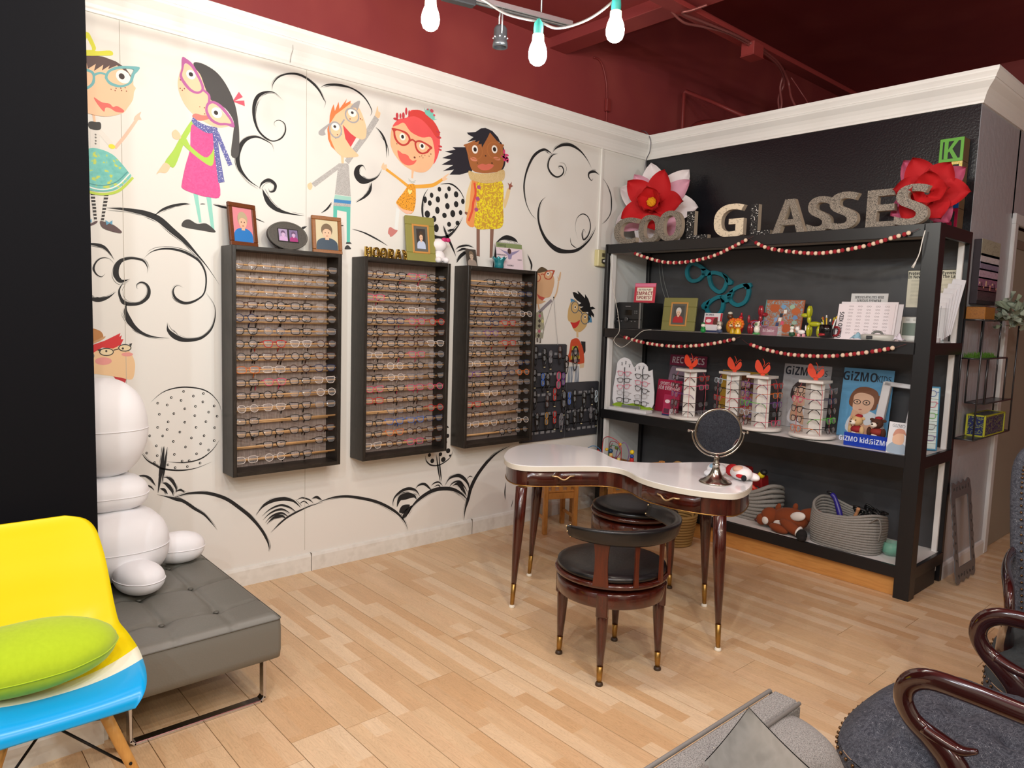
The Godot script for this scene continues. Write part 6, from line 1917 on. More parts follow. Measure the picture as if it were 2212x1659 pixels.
func make_case_tops() -> void:
	var Y := 1.8585
	var brown := pat([[0.0, "4f260f"], [0.5, "6e3a19"], [1.0, "57290f"]], 0.03, Vector3(8, 8, 8), 0.4)
	var face := func(yaw: float, lean: float) -> Basis: return Basis(Vector3(0, 0, -1), Vector3.UP, Vector3(1, 0, 0)) * Basis(Vector3.UP, deg_to_rad(yaw)) * Basis(Vector3.RIGHT, -lean)
	var t := picture_frame("picture_frame", "brown carved frame with a photo of a child in blue, left on the left case", Vector3(0.075, Y, 3.4), face.call(14, 0.13), 0.165, 0.225, 0.024, brown, mt("3a1c0c", 0.5))
	portrait(t, Vector2(0, 0.1125), 0.117, 0.177, 0.001, "d98a94", "b7a88a", "e3b79a", "2f7ac4")
	t = picture_frame("picture_frame", "brown carved frame with a boy in a dark shirt on the left case", Vector3(0.075, Y, 2.925), face.call(-6, 0.13), 0.175, 0.212, 0.022, pat([[0.0, "70401c"], [0.5, "96602f"], [1.0, "7c4a22"]], 0.05, 9.0, 0.4), mt("4a2a14", 0.5))
	portrait(t, Vector2(0, 0.106), 0.13, 0.168, 0.001, "cbbf9c", "6e5a40", "dfb596", "2a3f52")
	# oval twin frame
	t = thing("oval_frame", "grey oval frame holding two small purple photos on the left case", "picture frame", Vector3(0.085, Y, 3.165))
	t.basis = face.call(4, 0.2)
	var s := st()
	slab(s, ring2(0.118, 0.077, 40, Vector2(0, 0.077)), 0.016, Transform3D.IDENTITY, true)
	obj("plate", s, pat(["3f3d3a", "55524d", "484541"], 0.05, 9.0, 0.45), t)
	s = st()
	var rim := []
	for p in ring2(0.112, 0.072, 40, Vector2(0, 0.077)): rim.append(Vector3(p.x, p.y, 0.016))
	tube(s, rim, 0.003, 6, true)
	obj("rim", s, mt("5d5a54", 0.45), t)
	obj("window_border", box(st(false), Vector3(0, 0.077, 0.015), Vector3(0.122, 0.075, 0.006), 0.002), mt("232220", 0.5), t)
	for sx in [-1, 1]: portrait(t, Vector2(0.0305 * sx, 0.077), 0.05, 0.064, 0.0185, "a795b8" if sx < 0 else "7d6f94", "6a5474", "d2b3d6", "c9a6d2" if sx < 0 else "a03a78")
	obj("easel", box(st(false), Vector3(0, 0.05, -0.03), Vector3(0.07, 0.11, 0.004), 0.0, Basis(Vector3.RIGHT, 0.4)), mt("141414", 0.8), t)
	# gold word
	var gold := mt("cfae58", 0.16, 1.0)
	var x := 2.655
	var words := "HOORAY"
	for i in words.length():
		var ch := words[i]
		var l := thing("gold_letter", "shiny gold letter %s of the word on the middle case" % (ch if i != 2 else "O (second of the two)"), "letter", Vector3(0.06, Y, x), 0.0, "gold letters on the middle case")
		l.basis = Basis(Vector3(0, 0, -1), Vector3.UP, Vector3(1, 0, 0))
		var m := write(ch, 0.062, gold, l, Vector3(0, 0.0315, 0.0), Basis.IDENTITY, 0.85, true, 0.018, "letter_body")
		s = st()
		for k in 3: ball(s, Vector3(rng.randf_range(-0.014, 0.014), 0.01 + 0.02 * k, 0.009), Vector3(0.009, 0.008, 0.006), 10)
		obj("bulge", s, gold, l)
		x -= 0.052
	# olive frame
	t = picture_frame("picture_frame", "wide olive green frame with a small photo of a child on the middle case", Vector3(0.085, Y, 2.29), face.call(-8, 0.16), 0.2, 0.285, 0.055, mt("8a8643", 0.5), mt("57564e", 0.6))
	inner_frame(t, 0.105, 0.17, 0.1425)
	portrait(t, Vector2(0, 0.1425), 0.06, 0.125, 0.011, "3a3633", "4a3a2c", "ddb69a", "b7c3dc")
	# plain white plush by the olive frame
	var p := thing("small_plush", "small plain white plush with a pink bow beside the olive frame", "plush toy", Vector3(0.07, Y, 2.15))
	var wm := mt("e8e4e6", 0.9)
	s = st()
	ball(s, Vector3(0, 0.042, 0), Vector3(0.042, 0.042, 0.046), 20)
	obj("body", s, wm, p)
	s = st()
	ball(s, Vector3(0, 0.115, 0), Vector3(0.046, 0.043, 0.056), 20)
	obj("head", s, wm, p)
	s = st()
	ball(s, Vector3(0.03, 0.15, -0.02), Vector3(0.012, 0.014, 0.02), 12)
	ball(s, Vector3(0.03, 0.15, -0.05), Vector3(0.012, 0.014, 0.02), 12)
	obj("bow", s, mt("c22d6a", 0.7), p)
	s = st()
	for e in [-1, 1]: ball(s, Vector3(0.04, 0.02, e * 0.03), Vector3(0.024, 0.02, 0.02), 14)
	obj("foot", s, wm, p)
	# leaning photo, calendar and glass cup on the right case
	t = thing("photo_print", "unframed sepia photo of a child leaning on the right case", "photo", Vector3(0.07, Y, 1.87))
	t.basis = face.call(10, 0.2)
	portrait(t, Vector2(0, 0.06), 0.105, 0.115, 0.0, "4a453f", "7a6a58", "cbb7a4", "a09388")
	var c := thing("desk_calendar", "spiral desk calendar with a skating figure on the right case", "calendar", Vector3(0.085, Y, 1.545))
	c.basis = face.call(-4, 0.16)
	obj("page", box(st(false), Vector3(0, 0.092, 0), Vector3(0.225, 0.18, 0.004)), mt("dccbd4", 0.5), c)
	obj("stand", box(st(false), Vector3(0, 0.08, -0.035), Vector3(0.22, 0.165, 0.004), 0.0, Basis(Vector3.RIGHT, 0.35)), mt("202022", 0.6), c)
	obj("header", box(st(false), Vector3(0, 0.166, 0.0022), Vector3(0.225, 0.032, 0.001)), mt("7f8f62", 0.5), c)
	write("swing", 0.02, mt("3a3a38", 0.6), c, Vector3(-0.065, 0.167, 0.0032), Basis.IDENTITY, 1.0, false)
	write("UNBREAKABLE", 0.009, mt("3a3640", 0.6), c, Vector3(-0.072, 0.098, 0.0026))
	write("LIGHT", 0.009, mt("3a3640", 0.6), c, Vector3(0.085, 0.072, 0.0026))
	write("FLEXIBLE", 0.009, mt("3a3640", 0.6), c, Vector3(0.0, 0.028, 0.0026))
	s = st(false)
	slab(s, curve2(pts2("-0.09,0.142 -0.06,0.13 -0.03,0.125 -0.005,0.118 0.03,0.125 0.09,0.142 0.05,0.115 0.02,0.1 0.01,0.075 -0.015,0.072 -0.02,0.1 -0.05,0.117"), 3), 0.0004, Transform3D(Basis.IDENTITY, Vector3(0, 0, 0.0022)), false, false)
	obj("print", s, mt("8d86a8", 0.5), c)
	s = st(false)
	slab(s, ring2(0.016, 0.02, 16, Vector2(-0.002, 0.128)), 0.0004, Transform3D(Basis.IDENTITY, Vector3(0, 0, 0.0028)), false, false)
	obj("print", s, mt("4a3230", 0.5), c)
	s = st()
	for i in 14: tube(s, ring3(Vector3(-0.1 + i * 0.0154, 0.184, -0.004), 0.006), 0.0009, 5, true)
	obj("spiral", s, mt("2a2a2c", 0.4, 0.6), c)
	var g := thing("glass_cup", "small teal glass cup with a ruffled rim on the right case", "cup", Vector3(0.1, Y, 1.665))
	s = st()
	var rows := []
	for q in [[0.028, 0.0, 0.0], [0.034, 0.008, 0.0], [0.032, 0.028, 0.0], [0.036, 0.05, 0.1], [0.05, 0.072, 0.24], [0.047, 0.072, 0.24], [0.032, 0.05, 0.1], [0.028, 0.02, 0.0], [0.002, 0.01, 0.0]]:
		var ring := []
		for j in 32:
			var a := TAU * j / 32
			var r: float = q[0] * (1.0 + q[2] * 0.5 * cos(a * 8))
			ring.append(Vector3(cos(a) * r, q[1] + q[2] * 0.03 * cos(a * 8), sin(a) * r))
		rows.append(ring)
	rows.reverse()
	skin(s, rows, true)
	obj("bowl", s, mt("0f7f8a", 0.12, 0.3, {"clearcoat_enabled": true, "clearcoat": 0.8}), g)

func ring3(c: Vector3, r: float, n := 12) -> Array:
	var out := []
	for i in n:
		var a := TAU * i / n
		out.append(c + Vector3(0, sin(a) * r, cos(a) * r))
	return out

func inner_frame(t: Node3D, w: float, h: float, cy: float) -> void:
	var m := mt("c28a45", 0.4)
	for q in [[Vector3(0, cy - h / 2, 0.008), Vector3(w, 0.012, 0.01)], [Vector3(0, cy + h / 2, 0.008), Vector3(w, 0.012, 0.01)], [Vector3(-w / 2, cy, 0.008), Vector3(0.012, h + 0.012, 0.01)], [Vector3(w / 2, cy, 0.008), Vector3(0.012, h + 0.012, 0.01)]]:
		obj("inner_moulding", box(st(false), q[0], q[1], 0.002), m, t)
	obj("mat", box(st(false), Vector3(0, cy, 0.004), Vector3(w, h, 0.012)), mt("5b5a52", 0.7), t)

func make_eyewear() -> void:
	make_case(0, 3.495, "left")
	make_case(1, 2.73, "middle")
	make_case(2, 1.968, "right")
	make_case_tops()
	make_slat_panels()

# ---------- goods on the shelving unit and the desk
func polar(poly: PackedVector2Array, n := 40) -> PackedVector2Array:
	# the outline seen from its centre, n points at even angles
	var c := Vector2.ZERO
	for p in poly: c += p / poly.size()
	var out := PackedVector2Array()
	for i in n:
		var d := Vector2.from_angle(TAU * i / n)
		var best := 0.0
		for k in poly.size():
			var hit = Geometry2D.segment_intersects_segment(c, c + d * 10.0, poly[k], poly[(k + 1) % poly.size()])
			if hit != null: best = maxf(best, c.distance_to(hit))
		out.append(c + d * best)
	return out

func zebra(a: String, b: String, c: String, freq := 0.05, sc := Vector3(5, 5, 5)) -> Material:
	return pat([[0.0, a], [0.36, a], [0.4, b], [0.46, b], [0.5, a], [0.56, a], [0.6, b], [0.66, c], [0.7, a], [1.0, a]], freq, sc, 0.55, 0.0, 2, {}, FastNoiseLite.TYPE_SIMPLEX_SMOOTH, 17, 512)

func big_letter(ch: String, label: String, x0: float, x1: float, h: float, face_m: Material, z := 0.5) -> void:
	var t := thing("block_letter", label, "letter", Vector3((x0 + x1) / 2, 2.1155, z), 0.0, "block letters on top of the shelving unit")
	var m := letters(ch, 0.2, 0.04)
	var bb := m.get_aabb()
	var sc := Vector3((x1 - x0) / bb.size.x, h / bb.size.y, 1)
	var xf := Transform3D(Basis.from_scale(sc), Vector3(-bb.get_center().x * sc.x, -bb.position.y * sc.y, 0))
	var o := obj("letter_body", m, mt("a89a88", 0.6), t)
	o.transform = xf
	var f := obj("printed_face", letters(ch, 0.2, 0.001), face_m, o)
	f.position = Vector3(0, 0, 0.0206)

func make_letters() -> void:
	var zb := zebra("8f8578", "171513", "b8ad9c", 0.03, Vector3(5, 9, 5))
	var fl := pat([[0.0, "121214"], [0.6, "121214"], [0.64, "dcdad6"], [0.8, "e6e4e0"], [0.84, "131315"], [1.0, "131315"]], 0.05, 5.0, 0.55, 0.0, 1, {}, FastNoiseLite.TYPE_CELLULAR, 5, 512)
	var cr := pat([[0.0, "d6c7ae"], [0.62, "d9cbb2"], [0.68, "3a332c"], [0.72, "d9cbb2"], [0.86, "d2c3aa"], [0.9, "3a332c"], [1.0, "d6c7ae"]], 0.035, 5.0, 0.55, 0.0, 1, {}, FastNoiseLite.TYPE_CELLULAR, 8, 512)
	var rows := [["C", "zebra printed block letter C at the left end of the word", 0.142, 0.372, 0.195, zb], ["O", "zebra printed block letter O right after the C", 0.345, 0.548, 0.208, zb], ["O", "zebra printed second block letter O, before the black L", 0.56, 0.766, 0.215, zb], ["L", "black block letter L with white flowers, ending the first word", 0.776, 0.955, 0.205, fl], ["G", "cream block letter G with black sunburst lines", 1.03, 1.255, 0.218, cr],
		["L", "black block letter L with white flowers, after the cream G", 1.28, 1.425, 0.208, fl], ["A", "zebra printed block letter A in the second word", 1.462, 1.68, 0.21, zb], ["S", "zebra printed block letter S just right of the A", 1.666, 1.82, 0.216, zb], ["S", "zebra printed block letter S just left of the E", 1.822, 1.996, 0.22, zb], ["E", "zebra printed block letter E in the second word", 2.026, 2.19, 0.22, zb], ["S", "zebra printed last block letter S before the red flower", 2.2, 2.374, 0.224, zb]]
	for i in rows.size(): big_letter(rows[i][0], rows[i][1], rows[i][2], rows[i][3], rows[i][4], rows[i][5], 0.47 if i % 2 else 0.515)

func petal(l: float, w: float, cup: float) -> ArrayMesh:
	# grows along +y, face towards +z
	var s := st()
	var rows := []
	for i in 11:
		var f := i / 10.0
		var ww := w * pow(sin(PI * clampf(0.08 + f * 0.92, 0, 1)), 0.75) * (1.0 - 0.12 * f)
		var row := []
		for j in 9:
			var v := -1.0 + j / 4.0
			row.append(Vector3(v * ww, f * l, cup * (f * f * 0.75 + 0.5 * v * v * (1.0 - f)) + 0.014 * sin(v * 3.0 + f * 5.0) * f))
		rows.append(row)
	skin(s, rows)
	return done(s)

func paper_flower(label: String, at: Vector3, rot: Basis, layers: Array, core: bool) -> void:
	var t := thing("paper_flower", label, "flower", at)
	t.basis = rot
	for l in layers:
		# [count, length, width, tilt, cup, start, colour]
		for i in int(l[0]):
			var a: float = deg_to_rad(l[5]) + TAU * i / l[0]
			var o := obj("petal", petal(l[1] * rng.randf_range(0.92, 1.08), l[2], l[4]), mt(l[6], 0.75, 0.0, {"backlight_enabled": true, "backlight": Color(l[6]) * 0.25}), t)
			o.basis = Basis(Vector3.BACK, a) * Basis(Vector3.RIGHT, deg_to_rad(l[3] + rng.randf_range(-5, 5)))
			o.position = o.basis * Vector3(0, 0.02, 0) + Vector3(0, 0, l[7])
	if core:
		var s := st()
		ball(s, Vector3(0, 0, 0.085), Vector3(0.036, 0.036, 0.026), 20)
		for i in 60:
			var th := rng.randf_range(0, 1.3)
			var a := rng.randf_range(0, TAU)
			ball(s, Vector3(0, 0, 0.085) + Vector3(sin(th) * cos(a) * 0.036, sin(th) * sin(a) * 0.036, cos(th) * 0.026), 0.0045, 6)
		obj("flower_center", s, mt("e3a50f", 0.8), t)

func garland(label: String, text: String, z: float) -> void:
	var pts := pts2(text)
	var t := thing("bead_garland", label, "garland", Vector3(pts[0].x, pts[0].y, z), 0.0, "red and cream felt ball garlands on the shelving unit")
	var c := curve2(pts, 12, false)
	var bead := done(ball(st(), Vector3.ZERO, 0.0128, 12))
	var cols := [mt("8f1020", 0.9), mt("ddc6ae", 0.9)]
	var s := st()
	var cord := []
	for p in c: cord.append(Vector3(p.x - pts[0].x, p.y - pts[0].y, 0))
	cord.push_front(cord[0] + Vector3(-0.04, 0.025, -0.006))
	cord.append(cord[-1] + Vector3(0.045, 0.02, -0.006))
	tube(s, cord, 0.0012, 5)
	obj("string", s, mt("5a2a2a", 0.7), t)
	var acc := 0.0
	var n := 0
	for i in range(1, c.size()):
		acc += c[i].distance_to(c[i - 1])
		if acc >= 0.0242:
			acc -= 0.0242
			obj("red_bead" if n % 2 == 0 else "cream_bead", bead, cols[n % 2], t, Vector3(c[i].x - pts[0].x, c[i].y - pts[0].y, rng.randf_range(-0.002, 0.002)))
			n += 1

func giant_glasses(label: String, lens_a: String, lens_b: String, extra: Array) -> void:
	var t := thing("giant_glasses", label, "wall decoration", Vector3(0, 0, 0.014), 0.0, "giant teal glasses cut-outs behind the shelf")
	var m := mt("11707f", 0.45)
	var s := st()
	for txt in [lens_a, lens_b]:
		var p := pts2(txt, 0.001)
		band(s, polar(Geometry2D.offset_polygon(curve2(p, 4), 0.028, Geometry2D.JOIN_ROUND)[0]), polar(curve2(p, 4)), 0.022)
	for e in extra: slab(s, pts2(e, 0.001), 0.022)
	obj("frame", s, m, t)

func sheet(parent: Node, called: String, c: Vector3, size: Vector3, m: Material) -> MeshInstance3D:
	return obj(called, box(st(false), c, size, 0.001), m, parent)

func poster(called: String, label: String, cat: String, at: Vector3, yaw: float, lean: float, w: float, h: float, col: String) -> Node3D:
	var t := thing(called, label, cat, at)
	t.basis = Basis(Vector3.UP, deg_to_rad(yaw)) * Basis(Vector3.RIGHT, -lean)
	sheet(t, "board", Vector3(0, h / 2, 0), Vector3(w, h, 0.006), mt(col, 0.4))
	return t

func shape(parent: Node, text: String, col: String, d: float, k := 0.001, smooth := true, c := Vector2.ZERO) -> void:
	var p := pts2(text, k)
	for i in p.size(): p[i] += c
	if smooth: p = curve2(p, 4)
	var s := st(false)
	slab(s, p, 0.0004, Transform3D(Basis.IDENTITY, Vector3(0, 0, d)), false, false)
	obj("print", s, mt(col, 0.45), parent)

func disc(parent: Node, c: Vector2, rx: float, ry: float, col: String, d: float, called := "print") -> void:
	var s := st(false)
	slab(s, ring2(rx, ry, 20, c), 0.0004, Transform3D(Basis.IDENTITY, Vector3(0, 0, d)), false, false)
	obj(called, s, mt(col, 0.45), parent)

func lines(parent: Node, x: float, y: float, w: float, n: int, gap: float, col: String, d: float, hgt := 0.0012) -> void:
	# rows of small print
	var s := st(false)
	for i in n:
		var ww := w * rng.randf_range(0.7, 1.0)
		box(s, Vector3(x + ww / 2, y - i * gap, d), Vector3(ww, hgt, 0.0004))
	tag(obj("small_print", s, mt(col, 0.6), parent), "", "", "", "stuff")

func figurine(label: String, at: Vector3, yaw: float, h: float, parts: Array) -> void:
	# parts: [name, colour, x, y, z, rx, ry, rz] as fractions of the height
	var t := thing("figurine", label, "figurine", at, deg_to_rad(yaw))
	for p in parts:
		var s := st()
		ball(s, Vector3(p[2], p[3], p[4]) * h, Vector3(p[5], p[6], p[7]) * h, 16)
		obj(p[0], s, mt(p[1], 0.3), t)

func balloon_dog(label: String, col: String, at: Vector3, yaw: float, h: float, upright: bool) -> void:
	var t := thing("balloon_dog", label, "figurine", at, deg_to_rad(yaw))
	var m := mt(col, 0.12, 0.0, {"clearcoat_enabled": true, "clearcoat": 0.8})
	for p in [["leg", 0.14, 0.2, 0.07, 0.07, 0.2], ["leg", 0.14, 0.2, -0.07, 0.07, 0.2], ["leg", -0.2, 0.18, 0.07, 0.07, 0.18], ["leg", -0.2, 0.18, -0.07, 0.07, 0.18], ["neck", 0.17, 0.56, 0.0, 0.07, 0.13], ["ear", 0.17, 0.83, 0.055, 0.07, 0.19], ["ear", 0.17, 0.83, -0.055, 0.07, 0.19], ["tail", -0.28, 0.52, 0.0, 0.05, 0.15]]:
		var s := st()
		ball(s, Vector3(p[1], p[2], p[3]) * h, Vector3(p[4], p[5], p[4]) * h, 16)
		obj(p[0], s, m, t)
	for p in [["body", -0.03, 0.42, 0.0, 0.22, 0.085], ["muzzle", 0.32, 0.7, 0.0, 0.14, 0.075]]:
		var s := st()
		ball(s, Vector3(p[1], p[2], p[3]) * h, Vector3(p[4], p[5], p[5]) * h, 16)
		obj(p[0], s, m, t)

func lion(label: String, at: Vector3, yaw: float) -> void:
	var t := thing("figurine", label, "figurine", at, deg_to_rad(yaw), "orange lion spectacle holders")
	var s := st()
	lathe(s, [Vector2(0.0001, 0), Vector2(0.022, 0), Vector2(0.023, 0.006), Vector2(0.016, 0.03), Vector2(0.014, 0.045), Vector2(0.0001, 0.05)], 18)
	obj("body", s, mt("d8b01c", 0.3), t)
	s = st()
	for i in 11:
		var a := TAU * i / 11
		ball(s, Vector3(cos(a) * 0.028, 0.068 + sin(a) * 0.03, 0.0), Vector3(0.012, 0.012, 0.014), 12)
	obj("mane", s, mt("d9661a", 0.35), t)
	s = st()
	ball(s, Vector3(0, 0.066, 0.012), Vector3(0.025, 0.027, 0.02), 18)
	obj("face", s, mt("e29a2c", 0.3), t)
	s = st()
	for e in [-1, 1]: ball(s, Vector3(e * 0.008, 0.056, 0.031), Vector3(0.01, 0.009, 0.007), 12)
	obj("muzzle", s, mt("f0d9b0", 0.35), t)
	s = st()
	ball(s, Vector3(0, 0.063, 0.037), Vector3(0.006, 0.004, 0.003), 10)
	for e in [-1, 1]: ball(s, Vector3(e * 0.009, 0.075, 0.029), Vector3(0.003, 0.004, 0.003), 8)
	obj("eye_and_nose", s, mt("1a1210", 0.3), t)

func make_mid_shelf() -> void:
	var Y := 1.4655
	# compact stereo
	var t := thing("stereo", "compact black stereo system at the left end of the middle shelf", "stereo", Vector3(0.235, Y, 0.31))
	obj("cabinet", box(st(false), Vector3(0.005, 0.105, -0.02), Vector3(0.25, 0.206, 0.26), 0.004), mt("0f0f11", 0.25), t)
	var pl := mt("2b2c2e", 0.4, 0.3)
	obj("front_panel", box(st(false), Vector3(0, 0.14, 0.118), Vector3(0.256, 0.128, 0.016), 0.003), pl, t)
	obj("front_panel", box(st(false), Vector3(0, 0.038, 0.118), Vector3(0.256, 0.07, 0.015), 0.003), pl, t)
	obj("chrome_strip", box(st(false), Vector3(0.118, 0.104, 0.128), Vector3(0.014, 0.2, 0.004), 0.001), mt("8b8c8e", 0.25, 0.9), t)
	obj("display_window", box(st(false), Vector3(-0.01, 0.128, 0.127), Vector3(0.1, 0.04, 0.002), 0.0005), mt("08080a", 0.15), t)
	var s := st()
	lathe(s, [Vector2(0.0001, 0), Vector2(0.021, 0), Vector2(0.021, 0.012), Vector2(0.018, 0.016), Vector2(0.0001, 0.016)], 24, Vector3(-0.01, 0.075, 0.124), Basis(Vector3.RIGHT, PI / 2))
	obj("knob", s, mt("5a5b5d", 0.3, 0.8), t)
	for q in [[-0.1, 0.13], [-0.1, 0.11], [-0.1, 0.085], [-0.1, 0.06], [0.07, 0.14], [0.088, 0.14], [0.07, 0.125], [0.088, 0.125], [0.04, 0.06], [0.075, 0.06], [-0.06, 0.06]]:
		obj("button", box(st(false), Vector3(q[0], q[1], 0.127), Vector3(0.011, 0.005, 0.003), 0.001), mt("8a8b8d", 0.4), t)
	obj("brand_print", box(st(false), Vector3(0, 0.176, 0.1265), Vector3(0.05, 0.005, 0.001)), mt("77787a", 0.4), t)
	# small red card standing on it
	var c := poster("counter_card", "pink and red counter card about impact sports standing on the stereo", "sign", Vector3(0.305, Y + 0.208, 0.33), 6, 0.1, 0.19, 0.155, "c2394a")
	sheet(c, "header", Vector3(0, 0.139, 0.0035), Vector3(0.186, 0.026, 0.001), mt("e07a9a", 0.45))
	sheet(c, "panel", Vector3(0, 0.068, 0.0035), Vector3(0.145, 0.102, 0.001), mt("efe3d0", 0.5))
	write("DO YOU PLAY", 0.013, mt("4a2a2a", 0.6), c, Vector3(0, 0.102, 0.0044))
	write("IMPACT", 0.028, mt("8a2430", 0.6), c, Vector3(0, 0.073, 0.0044), Basis.IDENTITY, 1.0)
	write("SPORTS?", 0.026, mt("8a2430", 0.6), c, Vector3(0, 0.04, 0.0044), Basis.IDENTITY, 0.9)
	# olive picture frame
	t = picture_frame("picture_frame", "wide olive frame with a girl in red, on the middle shelf by the stereo", Vector3(0.612, Y, 0.3), rot_y(4) * Basis(Vector3.RIGHT, -0.12), 0.285, 0.252, 0.07, mt("7d7a45", 0.5), mt("57564e", 0.6))
	inner_frame(t, 0.135, 0.17, 0.126)
	portrait(t, Vector2(0, 0.126), 0.09, 0.13, 0.011, "4d4b47", "d3cfc8", "e0bda4", "a8282c")
	# flip calendar card
	c = poster("counter_card", "small white and red packaged card behind the green and white figurine", "sign", Vector3(0.925, Y, 0.33), -4, 0.14, 0.155, 0.142, "d9d6da")
	sheet(c, "stripe", Vector3(0.072, 0.075, 0.0035), Vector3(0.016, 0.13, 0.001), mt("b52232", 0.5))
	sheet(c, "picture", Vector3(-0.01, 0.085, 0.0035), Vector3(0.11, 0.055, 0.001), mt("b83a4e", 0.5))
	disc(c, Vector2(-0.032, 0.084), 0.024, 0.013, "e6d6d8", 0.0046)
	shape(c, "10,60 45,62 42,100 28,108 12,96", "5a2a24", 0.0046)
	write("REC SPECS", 0.012, mt("2a2a3a", 0.6), c, Vector3(-0.03, 0.128, 0.0036), Basis.IDENTITY, 0.9)
	sheet(c, "stripe", Vector3(0, 0.008, 0.0035), Vector3(0.15, 0.014, 0.001), mt("27355f", 0.5))
	# figurines that hold spectacles
	figurine("small green and white robed figurine left of the packaged card", Vector3(0.95, Y, 0.47), 20, 0.075, [["body", "12843c", 0, 0.2, 0, 0.26, 0.24, 0.24], ["body", "0f7a36", 0, 0.42, 0, 0.22, 0.16, 0.2], ["head", "e6e2d4", 0, 0.66, 0.02, 0.22, 0.18, 0.2], ["hat", "1c6a38", 0, 0.86, 0, 0.17, 0.1, 0.16], ["hat", "1c6a38", -0.12, 0.84, 0.02, 0.1, 0.07, 0.1]])
	figurine("grey and white dog figurine wearing blue, left of the lions", Vector3(1.075, Y, 0.46), 0, 0.09, [["body", "3c4866", 0, 0.16, 0, 0.26, 0.17, 0.2], ["chest", "d9d5cf", 0, 0.42, 0.05, 0.2, 0.2, 0.15], ["head", "bdb5aa", 0, 0.72, 0, 0.2, 0.2, 0.18], ["ear", "6a6258", -0.18, 0.74, 0, 0.08, 0.17, 0.1], ["ear", "6a6258", 0.18, 0.74, 0, 0.08, 0.17, 0.1], ["nose", "1c1a1a", 0, 0.68, 0.18, 0.05, 0.04, 0.04]])
	lion("orange lion figurine further back on the middle shelf", Vector3(1.145, Y, 0.4), 10)
	lion("orange lion figurine nearer the front edge of the middle shelf", Vector3(1.228, Y, 0.475), 25)
	figurine("dark brown capped figurine behind the orange lions", Vector3(1.03, Y, 0.26), 0, 0.155, [["body", "c8861f", 0, 0.3, 0, 0.17, 0.3, 0.16], ["head", "5a3420", 0, 0.76, 0, 0.14, 0.14, 0.13], ["cap", "d8d0c0", 0, 0.92, 0, 0.11, 0.07, 0.11]])
	figurine("small red pointed figurine behind the orange lions", Vector3(1.105, Y, 0.24), 0, 0.15, [["body", "9a1420", 0, 0.35, 0, 0.15, 0.35, 0.14], ["head", "b01a28", 0, 0.74, 0, 0.11, 0.12, 0.11], ["tip", "b01a28", 0.02, 0.92, 0, 0.05, 0.08, 0.05]])
	balloon_dog("glossy dark red balloon dog figurine left of the animal picture", "9a0f22", Vector3(1.2, Y, 0.2), 60, 0.2, true)
	figurine("white owl-eyed figurine with green base in front of the red sign", Vector3(1.375, Y, 0.49), 15, 0.09, [["base", "4f9a58", 0, 0.1, 0, 0.28, 0.1, 0.24], ["body", "e3e0d4", 0, 0.4, 0, 0.22, 0.3, 0.2], ["head", "dcd9cc", 0, 0.78, 0, 0.2, 0.2, 0.18], ["eye", "7f9a6a", -0.03, 0.8, 0.15, 0.12, 0.12, 0.06], ["pupil", "1a1a1a", -0.03, 0.8, 0.2, 0.05, 0.06, 0.03], ["horn", "e3e0d4", 0.14, 0.96, 0, 0.06, 0.08, 0.05]])
	var g := thing("reading_glasses", "purple and white spare spectacles perched behind the owl-eyed figurine", "eyeglasses", Vector3(1.38, Y + 0.075, 0.46))
	s = st()
	for e in [-1, 1]:
		var ring := []
		for p in ring2(0.024, 0.02, 18): ring.append(Vector3(p.x + e * 0.03, p.y, 0))
		tube(s, ring, 0.003, 6, true)
	tube(s, [Vector3(-0.008, 0.006, 0), Vector3(0.008, 0.006, 0)], 0.003, 6)
	obj("frame_front", s, mt("7a5a86", 0.3), g)
	g.rotation = Vector3(-0.2, 0.4, 0.15)
	# animal picture: a plain patchwork print
	t = poster("art_board", "square orange patchwork picture with blue patches leaning on the middle shelf", "picture", Vector3(1.365, Y, 0.15), 3, 0.2, 0.275, 0.25, "a5542c")
	sheet(t, "edge", Vector3(-0.137, 0.125, 0.001), Vector3(0.006, 0.25, 0.012), mt("5f9a9a", 0.4))
	sheet(t, "print", Vector3(0, 0.125, 0.0035), Vector3(0.262, 0.238, 0.001), pat([[0.0, "8a9aa6"], [0.4, "9a6a4e"], [0.52, "b2562c"], [0.6, "8f9ca2"], [1.0, "6f8a96"]], 0.03, 5.0, 0.45, 0.0, 2))
	for q in [[-0.07, 0.19, 0.034, "b0562a"], [-0.005, 0.2, 0.018, "6f9cc4"], [0.055, 0.2, 0.019, "9ab8a0"], [0.085, 0.17, 0.03, "b85f30"], [0.085, 0.125, 0.017, "6a8fc0"], [0.085, 0.09, 0.017, "9ab6a4"], [0.03, 0.05, 0.035, "ad4f22"], [-0.1, 0.05, 0.016, "a04a22"]]: disc(t, Vector2(q[0], q[1]), q[2], q[2] * 0.85, q[3], 0.0046)
	for q in [[-0.02, 0.11, "e6e2dc"], [0.0, 0.085, "d2506a"], [-0.035, 0.075, "2f3f6a"], [-0.015, 0.14, "1f2a3a"], [-0.05, 0.11, "7a9ac8"], [0.01, 0.165, "e6e2dc"]]: sheet(t, "print", Vector3(q[0], q[1], 0.0052), Vector3(0.022, 0.026, 0.0006), mt(q[2], 0.5))
	# plum sign in a clear holder
	t = poster("acrylic_sign", "plum handwritten sign in a clear acrylic holder before the patchwork picture", "sign", Vector3(1.425, Y, 0.43), 4, 0.12, 0.12, 0.06, "8a1f4c")
	write("hi babe", 0.018, mt("e8dce2", 0.5), t, Vector3(0, 0.032, 0.0034), Basis.IDENTITY, 0.9, false, 0.0006, "lettering", "Droid Serif")
